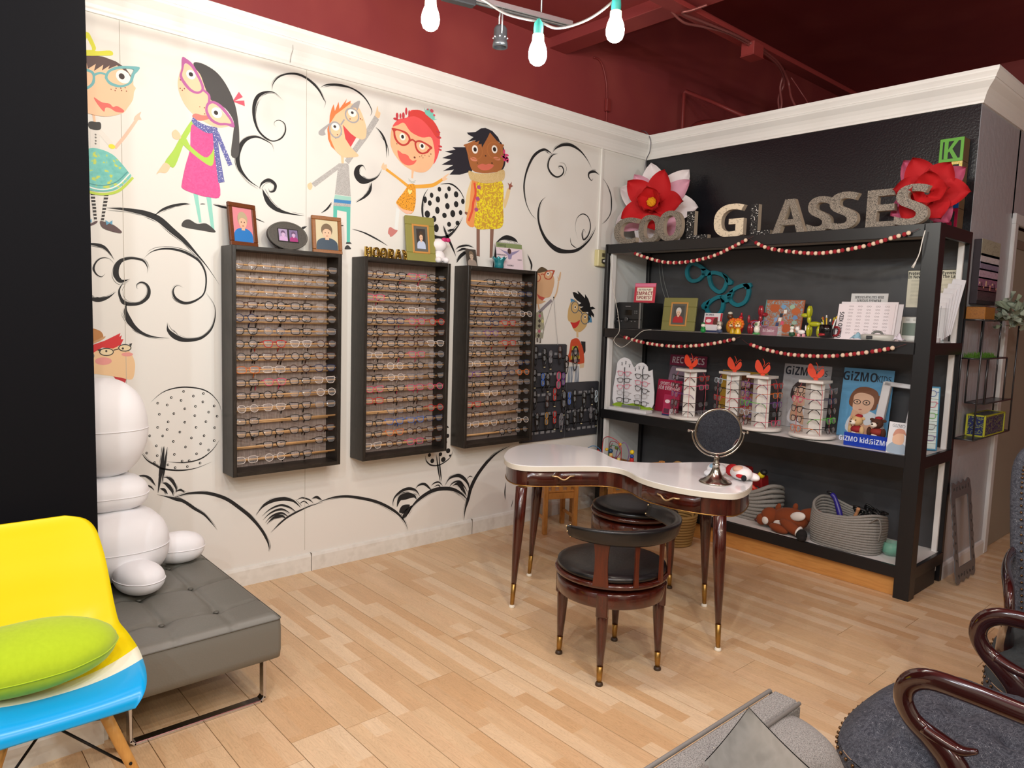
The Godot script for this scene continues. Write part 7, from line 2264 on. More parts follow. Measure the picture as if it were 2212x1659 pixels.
	obj("holder", box(st(false), Vector3(0.01, 0.03, 0.0), Vector3(0.16, 0.066, 0.01), 0.001), mt("dfe6e8", 0.05, 0.0, {"transparency": BaseMaterial3D.TRANSPARENCY_ALPHA, "albedo_color": Color(0.9, 0.95, 0.96, 0.14)}), t)
	figurine("small green and white figurine between the picture and the spotted dog", Vector3(1.605, Y, 0.46), 0, 0.075, [["body", "1d4a30", 0, 0.2, 0, 0.28, 0.22, 0.22], ["chest", "e6e2da", 0, 0.46, 0.05, 0.18, 0.18, 0.14], ["head", "dfdbd2", 0, 0.74, 0, 0.19, 0.18, 0.17], ["cap", "2a5a3a", 0, 0.92, 0, 0.13, 0.08, 0.13]])
	figurine("white spotted dog figurine with pink paws and raised tail", Vector3(1.672, Y, 0.47), 90, 0.075, [["body", "e9e5e2", 0, 0.42, 0, 0.2, 0.2, 0.34], ["leg", "e0a0ac", -0.1, 0.14, 0.22, 0.1, 0.15, 0.1], ["leg", "e0a0ac", 0.1, 0.14, 0.22, 0.1, 0.15, 0.1], ["leg", "e0a0ac", -0.1, 0.14, -0.2, 0.1, 0.15, 0.1], ["leg", "e0a0ac", 0.1, 0.14, -0.2, 0.1, 0.15, 0.1], ["head", "ece8e4", 0, 0.68, -0.36, 0.19, 0.2, 0.18], ["tail", "ece8e4", 0, 0.78, 0.36, 0.06, 0.24, 0.06], ["spot", "3a3634", 0.17, 0.5, 0.05, 0.05, 0.05, 0.06], ["spot", "3a3634", 0.16, 0.42, -0.15, 0.05, 0.05, 0.05], ["ear", "d8b0b0", 0.12, 0.85, -0.34, 0.06, 0.09, 0.04]])
	balloon_dog("glossy yellow green balloon dog figurine right of the patchwork picture", "b3b40f", Vector3(1.645, Y, 0.25), 180, 0.2, true)
	# black mug of pens
	t = thing("pen_mug", "glossy black mug with a red handle holding pens, right of the yellow balloon dog", "mug", Vector3(1.8, Y, 0.4))
	s = st()
	lathe(s, [Vector2(0.0001, 0.002), Vector2(0.034, 0.0), Vector2(0.041, 0.008), Vector2(0.044, 0.05), Vector2(0.042, 0.082), Vector2(0.038, 0.084), Vector2(0.038, 0.01), Vector2(0.0001, 0.008)], 28)
	obj("cup", s, mt("0c0c0e", 0.12), t)
	s = st()
	tube(s, curve3([Vector3(0.04, 0.07, -0.01), Vector3(0.066, 0.068, -0.012), Vector3(0.074, 0.045, -0.014), Vector3(0.062, 0.02, -0.012), Vector3(0.04, 0.016, -0.01)], 4), 0.007, 10)
	obj("handle", s, mt("7a121c", 0.25), t)
	s = st()
	tube(s, [Vector3(-0.04, 0.02, 0.016), Vector3(-0.02, 0.02, 0.04), Vector3(0.01, 0.022, 0.044)], [0.006, 0.009, 0.006], 8)
	obj("red_band", s, mt("a3262a", 0.3), t)
	var pens := ["ece8da", "c8b81c", "d2a81c", "1a1a1c", "b83028", "dedad4"]
	for i in pens.size():
		var p := thing("pen", "%s standing in the black mug" % ["white pen", "yellow pen with a loose clip", "golden pen", "black pen", "red pen", "white tipped pen leaning right"][i], "pen", Vector3(1.8 - 0.02 + 0.009 * i, Y + 0.012, 0.39 + 0.012 * (i % 2)))
		p.rotation = Vector3(0.1 * (i % 3 - 1), 0, -0.22 * (i - 2.2) * 0.5)
		s = st()
		tube(s, [Vector3.ZERO, Vector3(0, 0.09 + 0.012 * (i % 3), 0)], 0.0042, 8)
		obj("barrel", s, mt(pens[i], 0.35), p)
		s = st()
		tube(s, [Vector3(0, 0.09 + 0.012 * (i % 3), 0), Vector3(0, 0.108 + 0.012 * (i % 3), 0)], [0.005, 0.0035], 8)
		obj("cap", s, mt(pens[(i + 3) % 6], 0.35), p)
	# leaflets and papers
	t = poster("order_sheets", "stack of white order sheets with columns of tiny spectacles on the middle shelf", "papers", Vector3(2.015, Y, 0.36), 3, 0.22, 0.33, 0.235, "dcd6da")
	sheet(t, "sheet", Vector3(0.02, 0.112, -0.008), Vector3(0.345, 0.225, 0.002), mt("cfcbcf", 0.6))
	sheet(t, "sheet", Vector3(-0.012, 0.108, 0.006), Vector3(0.33, 0.225, 0.002), mt("e2d9dd", 0.6))
	for i in 5:
		var px := -0.1 + i * 0.052
		for j in 9:
			s = st(false)
			for e in [-1, 1]: band(s, ring2(0.006, 0.0045, 10, Vector2(px + e * 0.007, 0.205 - j * 0.021)), ring2(0.0048, 0.0034, 10, Vector2(px + e * 0.007, 0.205 - j * 0.021)), 0.0004, Transform3D(Basis.IDENTITY, Vector3(0, 0, 0.0072)))
			obj("spectacles_print", s, mt("5a4a50", 0.6), t)
	write("GIZMO KIDS", 0.026, mt("2a2a30", 0.6), t, Vector3(-0.15, 0.085, 0.0074), Basis(Vector3.BACK, PI / 2), 0.8)
	c = poster("leaflet", "white card about serious eyewear rising behind the order sheets", "sign", Vector3(1.975, Y, 0.25), 2, 0.1, 0.22, 0.286, "c9c9c9")
	write("SERIOUS ATHLETES NEED", 0.017, mt("3a3a3c", 0.6), c, Vector3(0, 0.262, 0.0034), Basis.IDENTITY, 0.62)
	write("SERIOUS EYEWEAR", 0.017, mt("3a3a3c", 0.6), c, Vector3(0, 0.24, 0.0034), Basis.IDENTITY, 0.7)
	# round grey measuring tool and a cloth
	t = thing("measuring_tool", "round pale grey plastic tool lying in front of the order sheets", "tool", Vector3(2.14, Y, 0.475))
	s = st()
	lathe(s, [Vector2(0.0001, 0), Vector2(0.085, 0), Vector2(0.094, 0.006), Vector2(0.096, 0.026), Vector2(0.09, 0.034), Vector2(0.06, 0.037), Vector2(0.0001, 0.037)], 32, Vector3.ZERO, Basis.IDENTITY, Vector2(1, 0.72))
	obj("housing", s, mt("b9b9b2", 0.35), t)
	s = st()
	tube(s, curve3([Vector3(-0.03, 0.036, 0.01), Vector3(-0.015, 0.05, 0.005), Vector3(0.015, 0.05, 0.005), Vector3(0.03, 0.036, 0.01)], 4), 0.007, 8)
	obj("grip", s, mt("6f716e", 0.4), t)
	obj("latch", box(st(false), Vector3(-0.02, 0.018, 0.068), Vector3(0.036, 0.02, 0.006), 0.002), mt("35373a", 0.4), t)
	t = thing("lens_cloth", "crumpled pale blue cleaning cloth left of the round grey tool", "cloth", Vector3(2.025, Y, 0.48))
	s = st()
	var rows := []
	for i in 13:
		var row := []
		for j in 13:
			var u := -1 + i / 6.0
			var v := -1 + j / 6.0
			row.append(Vector3(u * 0.035, 0.003 + 0.042 * exp(-(u * u + v * v) * 1.6) * (0.8 + 0.3 * sin(u * 7 + v * 4)), v * 0.03))
		rows.append(row)
	skin(s, rows)
	obj("fabric", s, mt("8fb6c8", 0.9), t)
	t = thing("white_cloth", "crumpled white tissue right of the round grey tool", "tissue", Vector3(2.245, Y, 0.46))
	s = st()
	rows = []
	for i in 13:
		var row := []
		for j in 13:
			var u := -1 + i / 6.0
			var v := -1 + j / 6.0
			row.append(Vector3(u * 0.036, 0.003 + 0.045 * exp(-(u * u + v * v) * 1.4) * (0.8 + 0.3 * sin(u * 6 - v * 5)), v * 0.03))
		rows.append(row)
	skin(s, rows)
	obj("fabric", s, mt("d6d0da", 0.9), t)
	t = thing("tablet_device", "white handheld device with a grey green screen behind the front post", "device", Vector3(2.22, Y, 0.2))
	t.rotation.x = -0.1
	obj("casing", box(st(false), Vector3(0, 0.073, 0), Vector3(0.12, 0.146, 0.03), 0.008), mt("dcdcd6", 0.4), t)
	obj("display_window", box(st(false), Vector3(0, 0.07, 0.0155), Vector3(0.09, 0.075, 0.002), 0.0005), mt("7d8a80", 0.2), t)
	for k in 2: obj("button", box(st(false), Vector3(-0.02 + 0.04 * k, 0.128, 0.0155), Vector3(0.022, 0.014, 0.003), 0.002), mt("c4c4be", 0.4), t)
	# brochures in a clear rack at the right end
	var rk := thing("brochure_rack", "clear acrylic rack of white brochures at the right end of the middle shelf", "rack", Vector3(2.375, Y, 0.19))
	obj("rack_body", box(st(false), Vector3(0, 0.1, 0.02), Vector3(0.085, 0.2, 0.075), 0.002), mt("dfe6e8", 0.05, 0.0, {"transparency": BaseMaterial3D.TRANSPARENCY_ALPHA, "albedo_color": Color(0.9, 0.95, 0.96, 0.14)}), rk)
	obj("rack_foot", box(st(false), Vector3(0, 0.004, 0.02), Vector3(0.1, 0.008, 0.12), 0.001), mt("c8d0d4", 0.1), rk)
	for i in 6:
		var p := thing("brochure", "white folded brochure, %s of six in the clear rack" % ["frontmost", "second", "third", "fourth", "fifth", "rearmost"][i], "brochure", Vector3(2.37 + 0.004 * i, Y + 0.012, 0.232 - i * 0.011), 0.0, "brochures in the clear rack")
		p.rotation = Vector3(-0.06, 0, -0.03 * i)
		sheet(p, "cover", Vector3(0, 0.11 + 0.018 * i, 0), Vector3(0.07, 0.22 + 0.02 * i, 0.005), mt("dcdce2", 0.55))
		sheet(p, "stripe", Vector3(0.012, 0.11 + 0.018 * i, 0.003), Vector3(0.003, 0.18, 0.0006), mt("9a9aa6", 0.55))
	t = thing("business_card_box", "little blue and white card box at the foot of the brochure rack", "box", Vector3(2.38, Y, 0.32))
	obj("carton", box(st(false), Vector3(-0.012, 0.014, 0), Vector3(0.04, 0.028, 0.03), 0.001), mt("2a4aa8", 0.4), t)
	obj("label", box(st(false), Vector3(0.02, 0.014, 0), Vector3(0.04, 0.026, 0.029), 0.001), mt("d6d8e0", 0.4), t)
	# law notice on the back
	t = thing("wall_notice", "cream notice about protective eyewear on the grey back behind the right post", "sign", Vector3(2.255, 1.675, 0.0135))
	sheet(t, "paper", Vector3(0, 0.112, 0), Vector3(0.285, 0.228, 0.002), mt("d6d0bc", 0.6))
	sheet(t, "rim", Vector3(0, 0.227, 0.0), Vector3(0.29, 0.004, 0.006), mt("222222", 0.5))
	write("Protective Sports Eyewear", 0.019, mt("26241f", 0.6), t, Vector3(0, 0.208, 0.0014), Basis.IDENTITY, 0.84)
	write("In New Jersey It's The Law", 0.019, mt("26241f", 0.6), t, Vector3(0, 0.186, 0.0014), Basis.IDENTITY, 0.84)
	lines(t, -0.12, 0.165, 0.24, 18, 0.0085, "8a8474", 0.0014)
	# giant teal glasses on the back
	giant_glasses("upper giant teal glasses cut-out tilted down to the right", "495,1946 522,1978 569,1970 616,1943 633,1926 612,1898 583,1876 545,1870 517,1880 497,1907", "702,1899 746,1902 798,1885 828,1862 823,1831 811,1800 790,1784 760,1794 725,1822 708,1858", ["610,1950 650,1950 700,1926 706,1900 664,1892 625,1900", "800,1915 895,1850 888,1826 858,1822 840,1850"])
	giant_glasses("lower giant teal glasses cut-out tilted up to the right", "886,1749 925,1783 973,1802 1007,1805 1015,1780 1011,1743 993,1706 953,1687 917,1696 891,1721", "695,1659 737,1698 787,1720 806,1711 808,1673 800,1635 773,1609 729,1608 701,1627", ["790,1738 840,1752 900,1790 905,1760 880,1700 850,1690 815,1690", "980,1826 1040,1838 1053,1813 1035,1790 1005,1790", "712,1720 650,1688 631,1664 642,1640 680,1628 700,1690"])
	# wires
	for q in [["black_cable", "black power lead running down inside the shelf's left end", "0.11,2.03,0.53 0.115,1.9,0.5 0.1,1.78,0.5 0.125,1.66,0.5 0.13,1.5,0.47", "141414", 0.003], ["white_cable", "thin white lead looping below the middle shelf's left end", "0.12,2.03,0.54 0.15,1.86,0.55 0.22,1.7,0.58 0.266,1.573,0.59 0.287,1.45,0.592 0.236,1.376,0.592 0.318,1.327,0.592 0.413,1.384,0.592 0.5,1.455,0.585 0.55,1.469,0.54", "c9c6bd", 0.0022], ["grey_cable", "grey leads hanging down the dark back left of the teal glasses", "0.2,2.04,0.03 0.215,1.9,0.02 0.25,1.78,0.02 0.33,1.62,0.02", "6f6f6e", 0.003], ["grey_cable", "second grey lead hanging beside the first on the dark back", "0.225,2.04,0.03 0.25,1.88,0.02 0.3,1.75,0.02 0.345,1.63,0.02", "6f6f6e", 0.003], ["light_lead", "white lead with a plug dangling from the top rail by the right post", "2.385,2.075,0.585 2.378,2.02,0.592 2.368,1.95,0.592 2.352,1.905,0.592", "d6d4ce", 0.003]]:
		var pts := []
		for w in String(q[2]).split(" "):
			var v := w.split(",")
			pts.append(Vector3(float(v[0]), float(v[1]), float(v[2])))
		var o := thing(q[0], q[1], "cable", pts[0])
		for i in range(pts.size() - 1, -1, -1): pts[i] -= pts[0]
		s = st()
		tube(s, curve3(pts, 6), q[4], 6)
		obj("lead", s, mt(q[3], 0.5), o)
		if q[0] == "light_lead":
			s = st()
			tube(s, [pts[-1] + Vector3(0.002, 0.004, 0), pts[-1] + Vector3(-0.012, -0.03, 0)], [0.004, 0.0075], 10)
			obj("plug", s, mt("d9d7d2", 0.4), o)

func spinner(label: String, at: Vector3, turn: float, codes: String, where: String, cut: String) -> void:
	var t := thing("spinner_stand", label, "display stand", at, turn, "white revolving spectacle stands")
	var w := mt("dcd8d3", 0.4)
	var s := st()
	lathe(s, [Vector2(0.0001, 0.0), Vector2(0.07, 0.0), Vector2(0.07, 0.008), Vector2(0.138, 0.008), Vector2(0.142, 0.012), Vector2(0.142, 0.024), Vector2(0.138, 0.028), Vector2(0.0001, 0.028)], 40)
	obj("base", s, w, t)
	obj("column", box(st(false), Vector3(0, 0.19, 0), Vector3(0.088, 0.33, 0.088), 0.003), w, t)
	obj("top_plate", box(st(false), Vector3(0, 0.362, 0), Vector3(0.155, 0.018, 0.155), 0.002, rot_y(45)), w, t)
	var wire := mt("c0505a", 0.4)
	for k in 4:
		var d := Vector3.RIGHT.rotated(Vector3.UP, PI / 2 * k)
		s = st()
		tube(s, [d * 0.085 + Vector3(0, 0.355, 0), d * 0.108 + Vector3(0, 0.3, 0), d * 0.112 + Vector3(0, 0.18, 0), d * 0.106 + Vector3(0, 0.07, 0), d * 0.112 + Vector3(0, 0.028, 0)], 0.0018, 5)
		obj("wire", s, wire, t)
	# orange cut-out head
	var o := mt("d83a10", 0.45)
	s = st(false)
	var xf := Transform3D(rot_y(-turn * 57.3 + 15), Vector3(0, 0.371, 0))
	var parts := ["-0.004,0.012 -0.03,0.02 -0.052,0.05 -0.05,0.09 -0.036,0.104 -0.016,0.08 0.002,0.04", "0.006,0.012 0.03,0.02 0.047,0.045 0.044,0.07 0.034,0.074 0.018,0.056 0.002,0.03"]
	for p in parts: slab(s, curve2(pts2(p), 4), 0.004, xf)
	slab(s, pts2("-0.012,0 0.012,0 0.016,0.016 -0.016,0.016"), 0.004, xf)
	obj("orange_wings", s, o, t)
	s = st()
	for p in ["0.0,0.06 0.008,0.08 0.002,0.1 -0.006,0.112", "0.008,0.058 0.022,0.078 0.036,0.088 0.042,0.08"]:
		var pts := []
		for v in curve2(pts2(p), 4, false): pts.append(xf * Vector3(v.x, v.y, 0.002))
		tube(s, pts, 0.0022, 6)
	obj("orange_feeler", s, o, t)
	# spectacles on three of its sides
	var n := 0
	var sides := ["left", "front", "right"]
	for k in [0, 2]:
		var ang: float = deg_to_rad(-62.0 if k == 0 else 62.0) + 0.5 - turn
		n = k * 5
		for r in 5:
			var code := codes[n]
			n += 1
			if code == ".": continue
			var b := Basis(Vector3.UP, turn + ang) * Basis(Vector3.RIGHT, -0.12)
			var p := at + Basis(Vector3.UP, turn + ang) * Vector3(0, 0.31 - r * 0.062, 0.118)
			eyeglasses(code, [1, 3, 2, 1, 0][(r + k) % 5], "%s spectacles, %s down on the %s side of the %s revolving stand" % [TINTS[code][1], ORD[r], sides[k], where], "spectacles on the %s revolving stand" % where, Transform3D(b, p))

func girl_print(t: Node, c: Vector2, k: float, hair: String, top: String, d: float) -> void:
	# a child resting her chin on her hands, as flat printed shapes (k metres per unit)
	shape(t, "-0.3,-0.5 -0.34,-0.2 -0.1,0.02 0.16,0.02 0.4,-0.14 0.46,-0.5", top, d, k, true, c)
	shape(t, "0.1,0.36 0.34,0.4 0.46,0.2 0.42,-0.02 0.34,0.02 0.3,0.2", hair, d + 0.0006, k, true, c)
	shape(t, "-0.3,0.1 -0.34,0.34 -0.2,0.54 0.04,0.58 0.26,0.48 0.28,0.24 0.2,0.06", hair, d + 0.0012, k, true, c)
	shape(t, "-0.26,0.24 -0.24,0.02 -0.06,-0.06 0.1,0 0.2,0.2 0.16,0.38 -0.08,0.44 -0.24,0.38", "dcb196", d + 0.0018, k, true, c)
	shape(t, "-0.26,0 -0.3,-0.4 -0.14,-0.42 -0.1,-0.06 -0.2,0.02", "d3a486", d + 0.0024, k, true, c)
	shape(t, "-0.02,-0.04 0.06,-0.3 0.36,-0.2 0.42,-0.34 0.06,-0.52 -0.08,-0.4 -0.12,-0.06", "d3a486", d + 0.0024, k, true, c)
	var s := st(false)
	for e in [-0.17, 0.04]: band(s, ring2(0.085 * k, 0.06 * k, 16, c + Vector2(e, 0.22) * k), ring2(0.068 * k, 0.045 * k, 16, c + Vector2(e, 0.22) * k), 0.0004, Transform3D(Basis.IDENTITY, Vector3(0, 0, d + 0.003)))
	obj("print", s, mt("2a1a1c", 0.5), t)
	for e in [-0.17, 0.04]: disc(t, c + Vector2(e, 0.22) * k, 0.02 * k, 0.02 * k, "2a1a18", d + 0.003)
	disc(t, c + Vector2(-0.08, 0.05) * k, 0.04 * k, 0.014 * k, "b06a60", d + 0.003)

func make_third_shelf() -> void:
	var Y := 0.8245
	# white card display with ten pairs
	var t := thing("card_display", "white cloud topped card display with small spectacles on clips, left end of shelf", "display stand", Vector3(0.325, Y, 0.43), deg_to_rad(6))
	var s := st(false)
	var ol := curve2(pts2("-0.17,0.02 -0.165,0.32 -0.15,0.385 -0.1,0.415 -0.045,0.4 -0.018,0.36 0,0.345 0.03,0.375 0.075,0.385 0.115,0.36 0.125,0.325 0.15,0.33 0.165,0.31 0.165,0.02"), 4)
	slab(s, ol, 0.006)
	obj("card", s, mt("dfe0e6", 0.45), t)
	obj("foot", box(st(false), Vector3(0, 0.012, 0.04), Vector3(0.345, 0.024, 0.1), 0.003), mt("d6d7da", 0.4), t)
	shape(t, "-165,25 -165,48 -110,58 -60,48 0,62 70,58 120,44 162,48 162,25", "86a828", 0.0066)
	obj("tray", box(st(false), Vector3(0, 0.035, 0.03), Vector3(0.17, 0.022, 0.012), 0.003), mt("9aa09f", 0.25, 0.6), t)
	for q in [[-0.115, 0.365], [-0.08, 0.375], [-0.045, 0.355], [0.045, 0.345], [0.085, 0.35], [0.01, 0.33]]:
		s = st(false)
		band(s, ring2(0.008, 0.006, 10, Vector2(q[0], q[1] + 0.008)), ring2(0.005, 0.004, 10, Vector2(q[0], q[1] + 0.008)), 0.0004, Transform3D(Basis.IDENTITY, Vector3(0, 0, 0.0066)))
		slab(s, rrect(0.008, 0.016, 0.003), 0.0004, Transform3D(Basis.IDENTITY, Vector3(q[0], q[1] - 0.006, 0.0066)))
		obj("doodle", s, mt("4a4c52", 0.6), t)
	for sx in [-1, 1]:
		s = st()
		tube(s, [Vector3(sx * 0.082, 0.05, 0.016), Vector3(sx * 0.082, 0.34, 0.016)], 0.003, 6)
		obj("clip_rod", s, mt("55565a", 0.3, 0.7), t)
	var codes := ["pkpmk", "kpkmk"]
	for c in 2:
		for r in 5:
			var code: String = codes[c][r]
			var p := Vector3(-0.082 + c * 0.164, 0.29 - r * 0.052 - c * 0.01, 0.024)
			var b := rot_y(6) * Basis(Vector3.BACK, [0.0, 0.05, 0.12, -0.06, 0.02][r] * (1 if c == 0 else -2)) * Basis(Vector3.RIGHT, -0.15)
			eyeglasses(code, [2, 1, 2, 1, 1][r], "%s spectacles, %s down in the %s column of the white card display" % [TINTS[code][1], ORD[r], ["left", "right"][c]], "spectacles on the white card display", Transform3D(b * Basis.from_scale(Vector3(0.92, 0.92, 0.22)), t.transform * p))
	# sport posters
	t = poster("poster", "tall plum poster headed REC SPECS behind the first revolving stand", "poster", Vector3(0.55, Y, 0.08), 4, 0.1, 0.33, 0.45, "4a3a44")
	sheet(t, "header", Vector3(0, 0.405, 0.0035), Vector3(0.33, 0.085, 0.001), mt("7c1f42", 0.45))
	write("REC SPECS", 0.05, mt("d6c4cc", 0.5), t, Vector3(0, 0.405, 0.0045), Basis(Vector3.BACK, -0.0), 0.86)
	shape(t, "-150,60 -150,330 -90,350 -20,340 10,280 0,200 40,120 60,60", "8b7686", 0.0036)
	shape(t, "-90,250 -20,262 -10,235 -80,220", "4f3d4c", 0.0046)
	t = poster("booklet", "crimson booklet headed SPORTS and PLAY FOR EVERYONE left of the first stand", "booklet", Vector3(0.5, Y, 0.235), -3, 0.14, 0.235, 0.255, "b3274a")
	write("SPORTS & PLAY", 0.026, mt("e6ccd2", 0.5), t, Vector3(0.0, 0.222, 0.0036), Basis.IDENTITY, 0.72)
	write("FOR EVERYONE", 0.03, mt("f0dce0", 0.5), t, Vector3(0.0, 0.188, 0.0036), Basis.IDENTITY, 0.7)
	t = poster("blister_pack", "small crimson and white hanging pack in front of the crimson booklet", "package", Vector3(0.65, Y, 0.4), 4, 0.16, 0.13, 0.16, "a72d52")
	disc(t, Vector2(-0.03, 0.108), 0.022, 0.014, "e6d0d6", 0.0036)
	sheet(t, "panel", Vector3(0.025, 0.034, 0.0036), Vector3(0.05, 0.04, 0.001), mt("e2d6da", 0.5))
	sheet(t, "panel", Vector3(-0.03, 0.036, 0.0036), Vector3(0.045, 0.034, 0.001), mt("5a2a40", 0.5))
	lines(t, 0.008, 0.046, 0.035, 5, 0.006, "6a4a58", 0.0046)
	shape(t, "0,70 50,74 56,112 30,134 4,120", "6a3a4a", 0.0036)
	sheet(t, "stripe", Vector3(0, 0.006, 0.0036), Vector3(0.128, 0.012, 0.001), mt("262a5a", 0.5))
	# kids' posters
	for q in [[1.03, 0.05, "b58a2e", "ochre poster of a curly haired child between the second and third stands", "6a3a18", "9a7ab8", 0.375], [1.51, 0.06, "b0aeb2", "grey poster of a child behind the fourth revolving stand", "3a2a2a", "d8d4d8", 0.34], [1.945, 0.12, "5f9cc6", "blue poster of a girl in glasses resting her chin on her hands", "7a4a30", "d6dbe2", 0.315]]:
		t = poster("poster", q[3], "poster", Vector3(q[0], Y, q[1]), 0, 0.12, q[6], 0.45, q[2])
		var dark := mt("1c2230", 0.5)
		write("GiZMO", 0.058, dark, t, Vector3(-0.05, 0.395, 0.0036), Basis(Vector3.BACK, 0.0), 0.86)
		write("KIDS", 0.04, dark, t, Vector3(0.1, 0.39, 0.0036), Basis.IDENTITY, 0.75, false)
		girl_print(t, Vector2(0.0, 0.17), 0.28, q[4], q[5], 0.0036)
	spinner("white revolving spectacle stand nearest the red posters", Vector3(0.835, Y, 0.42), 0.55, "kkvbkop.kkrp.kg", "first", "")
	spinner("white revolving spectacle stand second from the left, behind the round mirror", Vector3(1.135, Y, 0.33), 0.35, "wkrk.wkbkrbkprk", "second", "")
	spinner("white revolving spectacle stand third from the left", Vector3(1.4, Y, 0.42), 0.85, "vvlwbnkglkrovkp", "third", "")
	spinner("white revolving spectacle stand rightmost, before the grey poster", Vector3(1.755, Y, 0.4), 0.85, "kpkkokpkkpgnklk", "fourth", "")
	# white slanted display frame with pegs, blue tray, plush deer
	t = thing("slanted_frame", "white slanted display frame leaning on the blue poster", "display stand", Vector3(2.15, Y, 0.2))
	t.rotation = Vector3(-0.2, 0, -0.06)
	for q in [[Vector3(-0.085, 0.19, 0), Vector3(0.05, 0.38, 0.03)], [Vector3(0.085, 0.19, 0), Vector3(0.03, 0.38, 0.03)], [Vector3(0, 0.37, 0), Vector3(0.2, 0.028, 0.03)], [Vector3(0, 0.015, 0), Vector3(0.2, 0.03, 0.03)]]:
		obj("frame_bar", box(st(false), q[0], q[1], 0.003), mt("d6d3d6", 0.35), t)
	for k in 4:
		s = st()
		tube(s, [Vector3(0.088, 0.1 + k * 0.07, 0.014), Vector3(0.088, 0.1 + k * 0.07, 0.04)], 0.004, 8)
		obj("peg", s, mt("e2e2e4", 0.2, 0.4), t)
	t = thing("counter_tray", "royal blue counter tray with white lettering holding two plush deer", "tray", Vector3(2.125, Y, 0.43))
	var blue := mt("1438a8", 0.3)
	obj("tray_front", box(st(false), Vector3(0, 0.04, 0.045), Vector3(0.27, 0.08, 0.008), 0.002), blue, t)
	obj("tray_floor", box(st(false), Vector3(0, 0.004, 0), Vector3(0.27, 0.008, 0.09), 0.001), blue, t)
	obj("tray_back", box(st(false), Vector3(0, 0.03, -0.045), Vector3(0.27, 0.06, 0.006), 0.001), blue, t)
	write("GiZMO kids", 0.03, mt("c9d4ee", 0.5), t, Vector3(-0.068, 0.042, 0.0496), Basis.IDENTITY, 0.85)
	write("GiZMO", 0.03, mt("c9d4ee", 0.5), t, Vector3(0.075, 0.042, 0.0496), Basis.IDENTITY, 0.9)
	for q in [[2.045, "c9a878", "8f1a22", "plush tan deer with a red cap and waistcoat in the blue tray", 0.0], [2.16, "4a2a1c", "8a2a20", "plush dark brown deer with a striped scarf in the blue tray", 0.25]]:
		var d := thing("plush_deer", q[3], "plush toy", Vector3(q[0], Y + 0.009, 0.42), q[4] - 0.4, "plush deer in the blue tray")
		var fm := mt(q[1], 0.95)
		for b in [["body", Vector3(0, 0.06, 0), Vector3(0.036, 0.055, 0.03), fm], ["belly", Vector3(-0.004, 0.05, 0.016), Vector3(0.026, 0.042, 0.02), mt("e0d6ca", 0.95)], ["waistcoat", Vector3(0, 0.088, 0.004), Vector3(0.04, 0.026, 0.034), mt(q[2], 0.8)], ["head", Vector3(0, 0.14, 0.008), Vector3(0.034, 0.032, 0.034), fm], ["muzzle", Vector3(-0.004, 0.132, 0.038), Vector3(0.02, 0.016, 0.018), mt("e6ddd0", 0.95)], ["nose", Vector3(-0.004, 0.137, 0.055), Vector3(0.007, 0.005, 0.005), mt("1c1210", 0.4)], ["ear", Vector3(-0.036, 0.158, 0), Vector3(0.016, 0.01, 0.006), fm], ["ear", Vector3(0.036, 0.158, 0), Vector3(0.016, 0.01, 0.006), fm], ["arm", Vector3(-0.042, 0.085, 0.016), Vector3(0.014, 0.03, 0.014), fm], ["arm", Vector3(0.044, 0.085, 0.012), Vector3(0.014, 0.03, 0.014), fm], ["cap", Vector3(0.004, 0.17, 0), Vector3(0.022, 0.012, 0.022), mt("9a1420", 0.8)], ["eye", Vector3(0.016, 0.147, 0.036), Vector3(0.004, 0.005, 0.003), mt("120c0a", 0.2)], ["eye", Vector3(-0.022, 0.147, 0.034), Vector3(0.004, 0.005, 0.003), mt("120c0a", 0.2)]]:
			s = st()
			ball(s, b[1], b[2], 16)
			obj(b[0], s, b[3], d)
	t = poster("booklet", "small white booklet with a scribbled portrait standing at the blue tray's right", "booklet", Vector3(2.305, Y, 0.515), -4, 0.12, 0.11, 0.18, "dfe2e8")
	write("GIZMO", 0.018, mt("6a6e78", 0.6), t, Vector3(0, 0.16, 0.0036), Basis.IDENTITY, 0.9, false)
	shape(t, "-45,4 -48,40 -20,66 15,66 48,50 50,4", "9db0c2", 0.0036)
	shape(t, "-20,60 -24,100 0,126 30,120 38,80 25,55", "dfb79c", 0.0042)
	shape(t, "-26,100 -10,140 30,142 46,110 30,118 0,116", "c8907c", 0.0048)
	# tall blue sample case
	t = thing("sample_case", "tall blue sample case with white pockets of spectacles by the right end strip", "display case", Vector3(2.35, Y, 0.22))
	t.rotation = Vector3(-0.12, deg_to_rad(28), 0)
	obj("case_body", box(st(false), Vector3(0, 0.19, 0), Vector3(0.14, 0.38, 0.04), 0.004), mt("3f86ae", 0.35), t)
	obj("liner", box(st(false), Vector3(0, 0.19, 0.019), Vector3(0.122, 0.36, 0.006), 0.001), mt("c4d6d8", 0.5), t)
	for k in 5:
		obj("pocket_edge", box(st(false), Vector3(0, 0.045 + k * 0.066, 0.024), Vector3(0.12, 0.006, 0.008), 0.001), mt("d6e2e2", 0.5), t)
		var code: String = "uplgv"[4 - k] if k != 3 else "p"
		var code2: String = ["v", "g", "l", "p", "u"][k]
		eyeglasses(code2, [1, 3, 1, 2, 0][k], "%s spectacles in the %s pocket from the bottom of the blue sample case" % [TINTS[code2][1], ORD[k]], "spectacles in the blue sample case", t.transform * Transform3D(Basis.from_scale(Vector3(0.85, 0.85, 0.12)), Vector3(0, 0.074 + k * 0.066, 0.03)))

